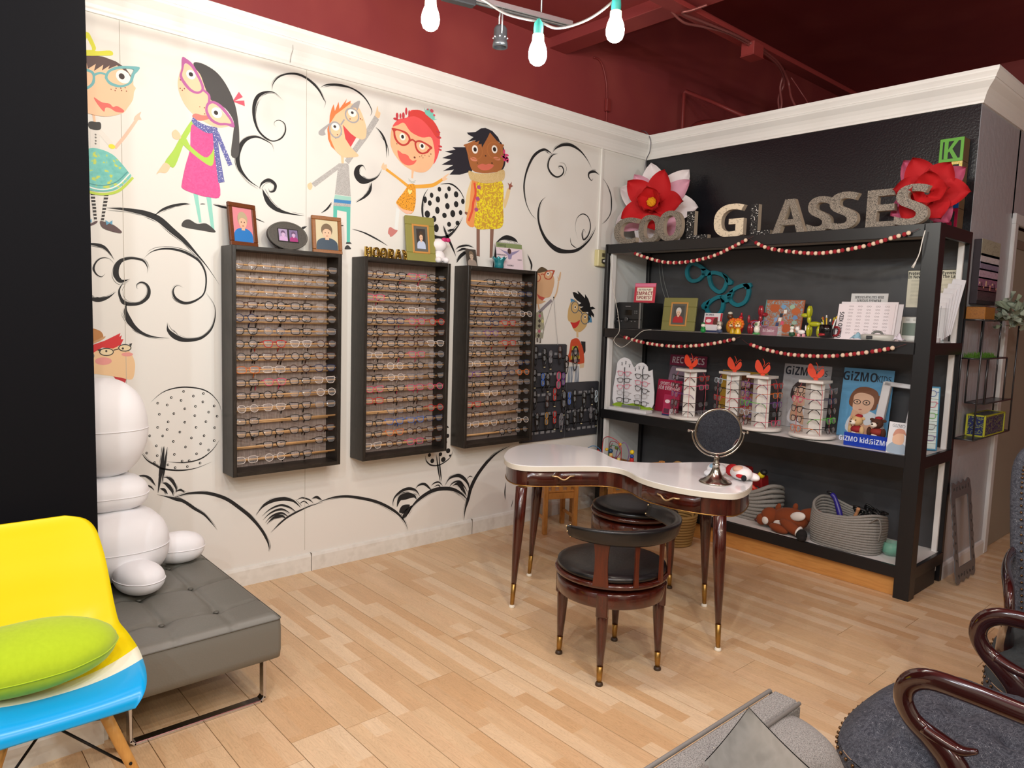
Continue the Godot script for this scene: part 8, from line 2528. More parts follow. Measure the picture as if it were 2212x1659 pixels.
func coil_basket(called: String, label: String, at: Vector3, rx: float, rz: float, h: float, n: int, lean: float) -> Node3D:
	var t := thing(called, label, "basket", at)
	var m := pat([[0.0, "6a6763"], [0.42, "8f8c87"], [0.5, "5f5c58"], [0.6, "a29f9a"], [1.0, "787571"]], 0.12, Vector3(6, 12, 6), 0.95, 0.0, 2)
	for i in n:
		var f := float(i) / (n - 1)
		var ring := []
		for j in 40:
			var a := TAU * j / 40
			var k := 1.0 + 0.07 * sin(f * 2.6) + 0.02 * sin(a * 3.0 + f * 3.0)
			ring.append(Vector3(signf(cos(a)) * pow(absf(cos(a)), 0.75) * rx * k, 0.007 + f * h + f * f * (0.03 * sin(a * 2.0 + 0.6) + lean * cos(a)), signf(sin(a)) * pow(absf(sin(a)), 0.75) * rz * k))
		var s := st()
		tube(s, ring, h / n * 0.62, 7, true)
		obj("coil", s, m, t)
	obj("basket_floor", box(st(false), Vector3(0, 0.006, 0), Vector3(rx * 1.5, 0.008, rz * 1.5), 0.003), m, t)
	return t

func make_bottom_shelf() -> void:
	var Y := 0.1855
	var t := coil_basket("coil_basket", "grey coiled rope basket with a red toy truck in it, behind the desk", Vector3(1.33, Y, 0.26), 0.155, 0.12, 0.2, 9, 0.02)
	var k := thing("toy_truck", "dark red toy fire truck with a yellow driver in the left basket", "toy", Vector3(1.3, Y + 0.19, 0.25))
	k.rotation = Vector3(0.1, -0.2, 0.06)
	var red := mt("7a1416", 0.35)
	obj("truck_body", box(st(false), Vector3(0, 0.06, 0), Vector3(0.2, 0.09, 0.08), 0.008), red, k)
	obj("truck_cab", box(st(false), Vector3(-0.07, 0.125, 0), Vector3(0.08, 0.05, 0.075), 0.008), red, k)
	obj("ladder", box(st(false), Vector3(0.02, 0.115, 0.02), Vector3(0.15, 0.012, 0.02), 0.002), mt("b53030", 0.4), k)
	for sx in [-1, 1]:
		var s := st()
		lathe(s, [Vector2(0.0001, -0.01), Vector2(0.022, -0.01), Vector2(0.024, 0), Vector2(0.022, 0.01), Vector2(0.0001, 0.01)], 16, Vector3(sx * 0.06, 0.016, 0.042), Basis(Vector3.RIGHT, PI / 2))
		obj("wheel", s, mt("161616", 0.6), k)
	var s := st()
	ball(s, Vector3(0.095, 0.12, 0.03), 0.024, 14)
	obj("driver_head", s, mt("d8c21c", 0.5), k)
	s = st()
	ball(s, Vector3(0.115, 0.142, 0.026), Vector3(0.026, 0.02, 0.024), 12)
	obj("driver_cap", s, mt("18181c", 0.5), k)
	k = thing("plush_ball", "orange red knobbly toy in the left rope basket", "toy", Vector3(1.34, Y + 0.12, 0.33))
	s = st()
	ball(s, Vector3(0, 0.05, 0), Vector3(0.06, 0.055, 0.05), 16)
	obj("toy_body", s, mt("c2391c", 0.5), k)
	s = st()
	tube(s, [Vector3(-0.03, 0.09, 0.02), Vector3(0, 0.115, 0.03), Vector3(0.03, 0.09, 0.02)], 0.014, 8)
	obj("toy_arm", s, mt("d03a2a", 0.5), k)
	# lying plush deer
	t = thing("plush_deer", "large brown and white plush deer lying along the bottom shelf", "plush toy", Vector3(1.66, Y, 0.42), deg_to_rad(-6))
	var br := mt("7d3a18", 0.95, 0.0, {"rim_enabled": true, "rim": 0.3})
	var wh := mt("dcd8d4", 0.95)
	var bk := mt("120f0f", 0.9)
	for b in [["head", Vector3(-0.13, 0.075, 0.03), Vector3(0.06, 0.062, 0.058), br, 0.0], ["muzzle", Vector3(-0.17, 0.05, 0.06), Vector3(0.038, 0.038, 0.036), br, 0.0], ["cheek", Vector3(-0.128, 0.056, 0.084), Vector3(0.024, 0.026, 0.012), wh, 0.0], ["nose", Vector3(-0.195, 0.042, 0.086), Vector3(0.012, 0.01, 0.01), mt("4a1c1c", 0.5), 0.0], ["ear", Vector3(-0.1, 0.13, -0.01), Vector3(0.02, 0.04, 0.012), br, 0.3], ["body", Vector3(0.0, 0.085, 0.0), Vector3(0.13, 0.075, 0.07), br, -0.12], ["belly", Vector3(-0.03, 0.055, 0.062), Vector3(0.05, 0.024, 0.014), wh, -0.1], ["belly", Vector3(0.085, 0.13, 0.05), Vector3(0.055, 0.03, 0.02), wh, -0.3], ["leg", Vector3(0.06, 0.055, 0.075), Vector3(0.09, 0.034, 0.034), br, 0.35], ["leg", Vector3(0.13, 0.14, -0.02), Vector3(0.09, 0.045, 0.04), br, -0.25], ["leg", Vector3(-0.02, 0.03, 0.09), Vector3(0.07, 0.028, 0.03), br, 0.1], ["hoof", Vector3(0.15, 0.035, 0.1), Vector3(0.036, 0.036, 0.034), bk, 0.0], ["hoof", Vector3(0.165, 0.022, 0.12), Vector3(0.03, 0.022, 0.026), bk, 0.0], ["cuff", Vector3(0.125, 0.048, 0.092), Vector3(0.014, 0.036, 0.034), wh, 0.3], ["tail", Vector3(0.02, 0.165, -0.02), Vector3(0.018, 0.03, 0.015), br, 0.2]]:
		s = st()
		ball(s, b[1], b[2], 18, Basis(Vector3.BACK, -b[4]))
		obj(b[0], s, b[3], t)
	# large rope basket and what is in it
	t = coil_basket("coil_basket", "large grey coiled rope basket at the right end of the bottom shelf", Vector3(2.02, Y, 0.395), 0.2, 0.13, 0.215, 15, -0.012)
	s = st()
	tube(s, curve3([Vector3(0.17, 0.2, 0.1), Vector3(0.215, 0.235, 0.1), Vector3(0.235, 0.18, 0.1), Vector3(0.225, 0.1, 0.1)], 5), 0.01, 8, false, true, 0.4)
	obj("strap_handle", s, mt("77746f", 0.9), t)
	k = thing("fashion_doll", "purple blue doll limb sticking out of the large rope basket", "toy", Vector3(1.95, Y + 0.12, 0.36))
	s = st()
	tube(s, curve3([Vector3(0.03, 0.0, 0.02), Vector3(0.0, 0.08, 0.01), Vector3(-0.035, 0.15, 0.0), Vector3(-0.06, 0.175, 0.0)], 5), [0.014, 0.015, 0.016, 0.017, 0.018, 0.018, 0.017, 0.016, 0.015, 0.014, 0.014, 0.015, 0.016, 0.016, 0.014, 0.012], 10)
	obj("limb", s, mt("2c2380", 0.35), k)
	s = st()
	ball(s, Vector3(-0.072, 0.18, 0), Vector3(0.02, 0.01, 0.011), 10)
	obj("shoe", s, mt("17171c", 0.4), k)
	k = thing("doll", "doll with black hair lying in the large rope basket", "doll", Vector3(2.1, Y + 0.16, 0.37))
	s = st()
	tube(s, curve3([Vector3(-0.05, -0.02, 0.03), Vector3(-0.035, 0.03, 0.04), Vector3(-0.02, 0.07, 0.045), Vector3(-0.012, 0.095, 0.05)], 4), [0.012, 0.012, 0.012, 0.012, 0.011, 0.011, 0.011, 0.01, 0.01, 0.011, 0.012, 0.012, 0.01], 8)
	obj("arm", s, mt("b8835c", 0.5), k)
	s = st()
	for i in 46:
		var a := Vector3(rng.randf_range(-0.03, 0.1), rng.randf_range(0.0, 0.06), rng.randf_range(-0.05, 0.05))
		tube(s, curve3([a, a + Vector3(rng.randf_range(-0.02, 0.04), rng.randf_range(0.02, 0.05), rng.randf_range(-0.02, 0.02)), a + Vector3(rng.randf_range(0.0, 0.06), rng.randf_range(0.0, 0.03), rng.randf_range(-0.02, 0.02))], 3), 0.008, 5)
	tag(obj("hair", s, mt("0b0b0d", 0.5), k), "", "", "", "stuff")
	k = thing("glass_goblet", "toppled pale green glass goblet beside the large rope basket", "glass", Vector3(2.27, Y, 0.36))
	s = st()
	lathe(s, [Vector2(0.0001, 0.0), Vector2(0.036, 0.003), Vector2(0.05, 0.02), Vector2(0.052, 0.05), Vector2(0.046, 0.08), Vector2(0.043, 0.08), Vector2(0.047, 0.05), Vector2(0.045, 0.022), Vector2(0.0001, 0.008)], 28)
	obj("bowl", s, mt("9fd8c2", 0.05, 0.0, {"transparency": BaseMaterial3D.TRANSPARENCY_ALPHA, "albedo_color": Color(0.55, 0.85, 0.75, 0.35)}), k)
	s = st()
	lathe(s, [Vector2(0.0001, 0.0), Vector2(0.032, 0.002), Vector2(0.032, 0.006), Vector2(0.006, 0.012), Vector2(0.005, 0.05), Vector2(0.0001, 0.055)], 24, Vector3(0.05, 0.034, 0.02), Basis(Vector3.BACK, -1.35))
	obj("foot", s, mt("c8e6dc", 0.05, 0.0, {"transparency": BaseMaterial3D.TRANSPARENCY_ALPHA, "albedo_color": Color(0.7, 0.9, 0.84, 0.35)}), k)

func make_desk_top() -> void:
	# round table mirror
	var t := thing("table_mirror", "round nickel vanity mirror on a turned stand on the white desk", "mirror", Vector3(1.947, 0.7565, 1.8))
	var ni := mt("a8a39a", 0.2, 1.0)
	var s := st()
	lathe(s, [Vector2(0.0001, 0), Vector2(0.078, 0.0), Vector2(0.08, 0.004), Vector2(0.074, 0.01), Vector2(0.064, 0.013), Vector2(0.054, 0.021), Vector2(0.046, 0.023), Vector2(0.03, 0.042), Vector2(0.021, 0.062), Vector2(0.016, 0.085), Vector2(0.0185, 0.088), Vector2(0.0185, 0.092), Vector2(0.014, 0.096), Vector2(0.0165, 0.1), Vector2(0.0165, 0.104), Vector2(0.012, 0.112), Vector2(0.0135, 0.117), Vector2(0.0115, 0.122), Vector2(0.017, 0.128), Vector2(0.012, 0.134), Vector2(0.006, 0.142), Vector2(0.0001, 0.144)], 32)
	obj("stand", s, ni, t)
	var yaw := Basis(Vector3.UP, deg_to_rad(47))
	var c := Vector3(0, 0.255, 0)
	s = st()
	var arc := []
	for i in 33:
		var a := PI + PI * i / 32.0
		arc.append(c + yaw * Vector3(cos(a) * 0.126, sin(a) * 0.126, 0))
	tube(s, arc, 0.0042, 8)
	obj("yoke", s, ni, t)
	var tilt := yaw * Basis(Vector3.RIGHT, deg_to_rad(1))
	s = st()
	var ring := []
	for i in 48:
		var a := TAU * i / 48.0
		ring.append(c + tilt * Vector3(cos(a) * 0.111, sin(a) * 0.111, 0))
	tube(s, ring, 0.0062, 8, true)
	obj("rim", s, ni, t)
	s = st()
	slab(s, ring2(0.108, 0.108, 48), 0.003, Transform3D(tilt, c + tilt * Vector3(0, 0, 0.0005)))
	obj("mirror_glass", s, mt("f2f4f6", 0.02, 1.0), t)
	s = st()
	slab(s, ring2(0.108, 0.108, 48), 0.003, Transform3D(tilt, c + tilt * Vector3(0, 0, -0.004)))
	obj("mirror_back", s, mt("8a857c", 0.25, 1.0), t)
	for e in [-1, 1]:
		s = st()
		tube(s, [c + yaw * Vector3(e * 0.112, 0, 0), c + yaw * Vector3(e * 0.14, 0, 0)], 0.0042, 8)
		ball(s, c + yaw * Vector3(e * 0.143, 0, 0), 0.0075, 12)
		obj("pivot_knob", s, ni, t)
	# two small plush toys lying behind it, plain versions
	t = thing("plush_toy", "white plush toy with red and black patches lying right of the mirror", "plush toy", Vector3(1.985, 0.7565, 1.63), deg_to_rad(-30))
	for b in [["body", Vector3(0, 0.035, 0), Vector3(0.075, 0.036, 0.05), "e9e3e4"], ["red_patch", Vector3(-0.05, 0.038, 0.02), Vector3(0.03, 0.032, 0.036), "b3161e"], ["pink_patch", Vector3(0.01, 0.056, 0.02), Vector3(0.03, 0.018, 0.03), "e3b8a0"], ["red_patch", Vector3(0.05, 0.03, 0.03), Vector3(0.028, 0.01, 0.022), "b3161e"], ["dark_tip", Vector3(0.082, 0.026, 0.03), Vector3(0.016, 0.016, 0.012), "16161a"], ["limb", Vector3(0.03, 0.02, -0.05), Vector3(0.05, 0.02, 0.026), "e9e3e4"]]:
		s = st()
		ball(s, b[1], b[2], 18)
		obj(b[0], s, mt(b[3], 0.95), t)
	t = thing("plush_toy", "white plush toy with a pale blue patch lying left of the mirror", "plush toy", Vector3(1.865, 0.7565, 1.66), deg_to_rad(20))
	for b in [["body", Vector3(0, 0.034, 0), Vector3(0.05, 0.034, 0.045), "e6e8ec"], ["blue_patch", Vector3(-0.01, 0.05, 0.016), Vector3(0.026, 0.018, 0.024), "8fb6d0"], ["limb", Vector3(-0.02, 0.018, 0.04), Vector3(0.036, 0.018, 0.022), "e6e8ec"]]:
		s = st()
		ball(s, b[1], b[2], 18)
		obj(b[0], s, mt(b[3], 0.95), t)

func make_goods() -> void:
	make_letters()
	paper_flower("big red paper flower with white and pink petals behind the first word", Vector3(0.33, 2.43, 0.3), rot_y(25) * Basis(Vector3.RIGHT, -0.1), [[7, 0.33, 0.115, -8, 0.06, 10, "e6dfe0", -0.05], [4, 0.3, 0.09, 0, 0.05, 35, "d9a0b4", -0.06], [5, 0.26, 0.1, 18, 0.08, -22, "c0121a", 0.0], [5, 0.15, 0.07, 42, 0.06, 12, "c8141a", 0.03]], true)
	paper_flower("red paper flower with pink lower petals at the right end of the letters", Vector3(2.3, 2.31, 0.36), rot_y(20) * Basis(Vector3.RIGHT, 0.0), [[4, 0.21, 0.075, 10, 0.04, 215, "c65a7c", -0.03], [6, 0.2, 0.085, 20, 0.06, 25, "b8141c", 0.0], [4, 0.14, 0.06, 45, 0.05, 0, "c0161c", 0.03]], false)
	# the four alphabet blocks
	for q in [["S", 0, "8f1236", "crimson block with the letter S, lowest of the stack beside the red flower"], ["D", 1, "0f4a8a", "blue block with the letter D, second from the bottom of the stack"], ["I", 2, "c2a516", "yellow dotted block with the letter I, second from the top"], ["K", 3, "5fa63c", "green block with a cut-out letter K on top of the stack"]]:
		var t := thing("letter_block", q[3], "letter block", Vector3(2.325, 2.1155 + q[1] * 0.136, 0.06), 0.0, "stack of coloured letter blocks")
		obj("carton", box(st(false), Vector3(0, 0.0675, -0.006), Vector3(0.126, 0.134, 0.1), 0.001), mt("6a5138", 0.7), t)
		obj("face_plate", box(st(false), Vector3(0, 0.0675, 0.046), Vector3(0.127, 0.135, 0.004), 0.001), mt(q[2], 0.3) if q[0] != "I" else pat([[0.0, "c2a516"], [0.55, "cdb01c"], [0.6, "f2efdc"], [1.0, "f4f2e4"]], 0.16, 6.0, 0.25), t)
		obj("cut_out", box(st(false), Vector3(0, 0.0675, 0.0482), Vector3(0.094, 0.1, 0.001)), mt("0d1210", 0.6), t)
		var m := letters(q[0], 0.1, 0.002)
		var l := obj("letter", m, mt(q[2], 0.3), t, Vector3(0, 0.0675, 0.0495))
		var bb := m.get_aabb()
		l.scale = Vector3((0.074 if q[0] != "I" else 0.03) / bb.size.x, 0.101 / bb.size.y, 1)
		l.position -= Vector3(bb.get_center().x * l.scale.x, bb.get_center().y * l.scale.y, 0)
	garland("red and cream ball garland on the top rail's left half", "0.36,2.044 0.493,2.001 0.683,1.958 0.879,1.958 1.063,1.989 1.201,2.039 1.307,2.084", 0.575)
	garland("red and cream ball garland on the top rail's right half", "1.351,2.076 1.468,2.023 1.656,1.989 1.803,1.977 1.941,1.988 2.072,2.008 2.197,2.041 2.304,2.068", 0.575)
	garland("red and cream ball garland on the middle rail's left half", "0.295,1.411 0.51,1.372 0.761,1.358 0.956,1.372 1.103,1.395 1.26,1.431", 0.575)
	garland("red and cream ball garland on the middle rail's right half", "1.357,1.411 1.482,1.379 1.641,1.356 1.791,1.354 1.933,1.363 2.068,1.385 2.196,1.412 2.286,1.435", 0.575)
	make_mid_shelf()
	make_third_shelf()
	make_bottom_shelf()
	make_desk_top()

# ---------- under the ceiling, and on the grey side wall
func v3(text: String) -> Array:
	var out := []
	for w in text.split(" ", false):
		var q := w.split(",")
		out.append(Vector3(float(q[0]), float(q[1]), float(q[2])))
	return out

func run_of(called: String, label: String, cat: String, text: String, r: float, m: Material, n := 5, group := "") -> Node3D:
	var p := v3(text)
	var t := thing(called, label, cat, p[0], 0.0, group)
	var a := p[0] as Vector3
	for i in p.size(): p[i] -= a
	var s := st()
	tube(s, curve3(p, n) if n > 1 else p, r, 10)
	obj("run", s, m, t)
	return t

func make_overhead() -> void:
	var red := mt("8a3230", 0.5)
	var t := run_of("ceiling_pipe", "upper dark red pipe running above the mural wall's crown moulding", "pipe", "-0.165,3.105,5.2 -0.165,3.1,2.5 -0.165,3.105,-0.4 -0.165,3.105,-3.6", 0.016, red, 2)
	for z in [2.95, 1.9, 0.6]:
		var s := box(st(false), Vector3(-0.01, 0.0, z - 5.2), Vector3(0.03, 0.055, 0.03), 0.004)
		obj("clamp", s, red, t)
	t = run_of("ceiling_pipe", "lower thicker dark red pipe just behind the mural wall's crown moulding", "pipe", "-0.125,3.06,5.2 -0.125,3.055,2.5 -0.125,3.06,-0.3 -0.125,3.06,-3.6", 0.022, red, 2)
	for z in [2.95, 1.75, 0.2]: obj("coupling", tube(st(), [Vector3(0, -0.003, z - 5.23), Vector3(0, -0.003, z - 5.17)], 0.027, 12), red, t)
	run_of("black_wires", "loose dark wires sagging between the two red pipes", "cable", "-0.14,3.09,2.2 -0.135,3.075,1.95 -0.14,3.085,1.7 -0.13,3.07,1.5", 0.004, mt("2a1216", 0.6))
	t = run_of("wall_conduit", "thin red conduit curving down the upper wall from the beam", "conduit", "-0.18,3.6,0.5 -0.178,3.6,0.44 -0.178,3.55,0.385 -0.178,3.42,0.335 -0.178,3.2,0.32 -0.178,3.06,0.33", 0.007, red)
	obj("junction_box", box(st(false), Vector3(0.01, -0.33, -0.18), Vector3(0.03, 0.1, 0.05), 0.004), red, t)
	# the bar that runs under the beam, with its armoured cables and box
	t = thing("ceiling_bar", "dark red steel bar running away under the ceiling past the beam", "beam", Vector3(1.0, 3.5, 0.5))
	obj("bar", box(st(false), Vector3(0, 0.0, 0), Vector3(0.11, 0.03, 7.4), 0.003), red, t)
	obj("web", box(st(false), Vector3(0.0, 0.03, -1.6), Vector3(0.012, 0.05, 4.2), 0.002), red, t)
	t = thing("junction_box", "square red junction box hanging under the steel bar", "junction box", Vector3(1.04, 3.4, 0.2))
	obj("box_body", box(st(false), Vector3(0, 0.035, 0), Vector3(0.1, 0.09, 0.13), 0.004), red, t)
	obj("box_lid", box(st(false), Vector3(0, -0.012, 0), Vector3(0.108, 0.006, 0.138), 0.002), red, t)
	var flex := mt("8f5350", 0.35, 0.5)
	var coil := func(o: Node3D, text: String) -> void:
		var s := st()
		var p := curve3(v3(text), 16)
		var rad := []
		for i in p.size(): rad.append(0.0095 if i % 2 else 0.0075)
		for i in p.size(): p[i] -= o.position
		tube(s, p, rad, 8)
		obj("armour", s, flex, o)
	var a := thing("armoured_cable", "ribbed armoured cable coming round the beam to the steel bar", "cable", Vector3(0.93, 3.5, 1.0))
	coil.call(a, "0.93,3.5,1.0 0.96,3.45,0.9 0.99,3.46,0.75 1.03,3.47,0.55 1.05,3.46,0.35 1.05,3.45,0.22")
	a = thing("armoured_cable", "short ribbed armoured cable crossing the bar's upper side", "cable", Vector3(1.14, 3.5, 0.92))
	coil.call(a, "1.14,3.5,0.92 1.07,3.47,0.98 1.02,3.46,1.0 1.03,3.465,0.8 1.06,3.465,0.5 1.07,3.46,0.3")
	for q in [["first bundled red cable dropping behind the black wall from the bar", "1.06,3.46,0.3 1.02,3.5,-0.1 0.93,3.5,-0.45 0.88,3.38,-0.5 0.9,3.22,-0.5 0.8,3.12,-0.5 0.5,3.08,-0.5"], ["second bundled red cable dropping behind the black wall from the bar", "1.07,3.46,0.28 1.0,3.48,-0.2 0.94,3.42,-0.5 0.98,3.28,-0.5 1.08,3.1,-0.5 1.1,3.0,-0.5"], ["third bundled red cable dropping behind the black wall from the bar", "1.06,3.46,0.26 0.98,3.47,-0.25 0.9,3.42,-0.52 0.86,3.3,-0.52 0.9,3.15,-0.52 0.98,3.02,-0.52"], ["thin stray red wire beside the bundled cables", "1.02,3.4,-0.4 1.06,3.3,-0.5 1.12,3.2,-0.5 1.15,3.03,-0.5"]]:
		run_of("red_cable", q[0], "cable", q[1], 0.009 if not q[0].begins_with("thin") else 0.004, mt("7a3a38", 0.45))
	# fat pipe with an elbow behind the black wall
	t = run_of("fat_pipe", "thick dark red pipe with an elbow rising behind the black wall", "pipe", "0.08,2.3,-0.5 0.08,3.0,-0.5 0.085,3.1,-0.5 0.13,3.17,-0.5 0.22,3.18,-0.5 0.34,3.16,-0.52 0.47,3.11,-0.58 0.62,3.03,-0.7 0.9,2.9,-1.0", 0.068, mt("7a2c29", 0.4))
	t = run_of("thin_pipe", "thin dark red pipe bent in a square behind the thick pipe", "pipe", "-0.09,2.9,-0.6 -0.09,3.55,-0.6 -0.08,3.57,-0.61 0.2,3.42,-0.61 0.6,3.2,-0.62", 0.016, red, 1)
	run_of("grey_pipe", "dull grey pipe end high up in the dark behind the black wall", "pipe", "0.75,3.0,-1.9 0.75,3.5,-1.9 0.77,3.54,-1.9 1.3,3.62,-1.9 1.5,3.62,-2.6", 0.03, mt("5a4a4a", 0.5), 1)
	t = thing("paper_scrap", "beige scrap of card lying on the crown moulding's outer corner", "card", Vector3(2.4, 3.033, -0.36))
	obj("card", box(st(false), Vector3(0, 0.014, 0), Vector3(0.17, 0.003, 0.2), 0.0, Basis(Vector3.BACK, -0.14) * rot_y(30)), mt("8a7058", 0.8), t)
	run_of("loose_cable", "pair of grey leads hooked over the moulding in the wall corner", "cable", "-0.04,3.1,0.03 0.06,3.06,0.1 0.115,2.99,0.105 0.11,2.9,0.1 0.03,2.8,0.05 0.018,2.4,0.03 0.02,2.05,0.03", 0.004, mt("77747a", 0.5))
	# cable channel and outlet on the mural wall
	t = thing("cable_channel", "white vertical cable channel down the mural wall to the outlet box", "cable channel", Vector3(0.008, 2.08, 0.56))
	obj("channel", box(st(false), Vector3(0, 0.39, 0), Vector3(0.014, 0.78, 0.024), 0.003), mt("e2e1dc", 0.4), t)
	t = thing("outlet_box", "cream surface mounted outlet box by the shelf's top left corner", "outlet", Vector3(0.022, 1.95, 0.545))
	obj("box_body", box(st(false), Vector3(0, 0.064, 0), Vector3(0.044, 0.128, 0.1), 0.005), mt("cfc795", 0.4), t)
	for y in [0.04, 0.088]:
		obj("socket", box(st(false), Vector3(0.023, y, -0.008), Vector3(0.003, 0.03, 0.034), 0.003), mt("5a523a", 0.5), t)
	t = thing("plug_adapter", "black plug adapter in the lower socket of the outlet box", "plug", Vector3(0.064, 1.975, 0.535))
	obj("plug_body", box(st(false), Vector3(0, 0.015, 0), Vector3(0.036, 0.032, 0.05), 0.005), mt("151515", 0.4), t)
	obj("white_end", box(st(false), Vector3(0.012, 0.014, 0.028), Vector3(0.014, 0.01, 0.012), 0.002), mt("dcdcdc", 0.4), t)
	# string of lights cord, lighting track, spotlight
	var cord := mt("6f6b68", 0.4)
	run_of("string_lights", "grey cord of the string of lights looping between the bulbs", "cord", "1.25,2.75,3.9 1.45,2.73,3.55 1.618,2.714,3.324 1.72,2.69,3.2 1.8,2.63,3.12 1.888,2.601,3.04 1.93,2.585,2.98 2.0,2.62,2.9 2.066,2.694,2.827 2.15,2.8,2.75 2.22,2.95,2.68", 0.0045, cord, 8)
	t = thing("light_track", "silver lighting track hanging under the red ceiling", "light track", Vector3(1.49, 2.8, 3.012))
	var tb := Basis(Vector3(0.973, 0, 0.229), Vector3.UP, Vector3(-0.229, 0, 0.973))
	obj("track_rail", box(st(false), tb * Vector3(0, 0, 0.3), Vector3(0.036, 0.022, 1.5), 0.002, tb), mt("aeb0b4", 0.25, 0.9), t)
	for x in [-0.012, 0.012]: obj("track_slot", box(st(false), tb * Vector3(x, -0.0115, 0.3), Vector3(0.006, 0.003, 1.48), 0.0, tb), mt("1a1a1c", 0.5), t)
	obj("track_feed", box(st(false), tb * Vector3(0, -0.016, 0.08), Vector3(0.04, 0.03, 0.14), 0.004, tb), mt("17171a", 0.4), t)
	for z in [-0.3, 0.75]: obj("hanger_rod", tube(st(), [tb * Vector3(0, 0.01, z), tb * Vector3(0, 0.815, z)], 0.004, 6), mt("8d8f92", 0.3, 0.8), t)
	t = thing("track_spotlight", "grey cylinder spotlight in a steel yoke under the lighting track", "spotlight", Vector3(1.522, 2.785, 2.91))
	var steel := mt("8f9194", 0.3, 0.8)
	var s := st()
	tube(s, v3("-0.026,-0.105,-0.014 -0.026,-0.02,-0.014 -0.02,-0.008,-0.012 0.02,-0.008,0.012 0.026,-0.02,0.014 0.026,-0.105,0.014"), 0.0036, 6)
	obj("yoke", s, steel, t)
	s = st()
	lathe(s, [Vector2(0.0001, -0.062), Vector2(0.02, -0.066), Vector2(0.027, -0.078), Vector2(0.028, -0.128), Vector2(0.03, -0.13), Vector2(0.031, -0.15), Vector2(0.026, -0.15), Vector2(0.024, -0.135), Vector2(0.0001, -0.132)], 28)
	obj("lamp_can", s, mt("4a4c50", 0.3, 0.6), t)
	for i in 8:
		var an := TAU * i / 8
		obj("vent_hole", box(st(false), Vector3(cos(an) * 0.0285, -0.114, sin(an) * 0.0285), Vector3(0.004, 0.004, 0.004)), mt("cfd1d4", 0.3), t)

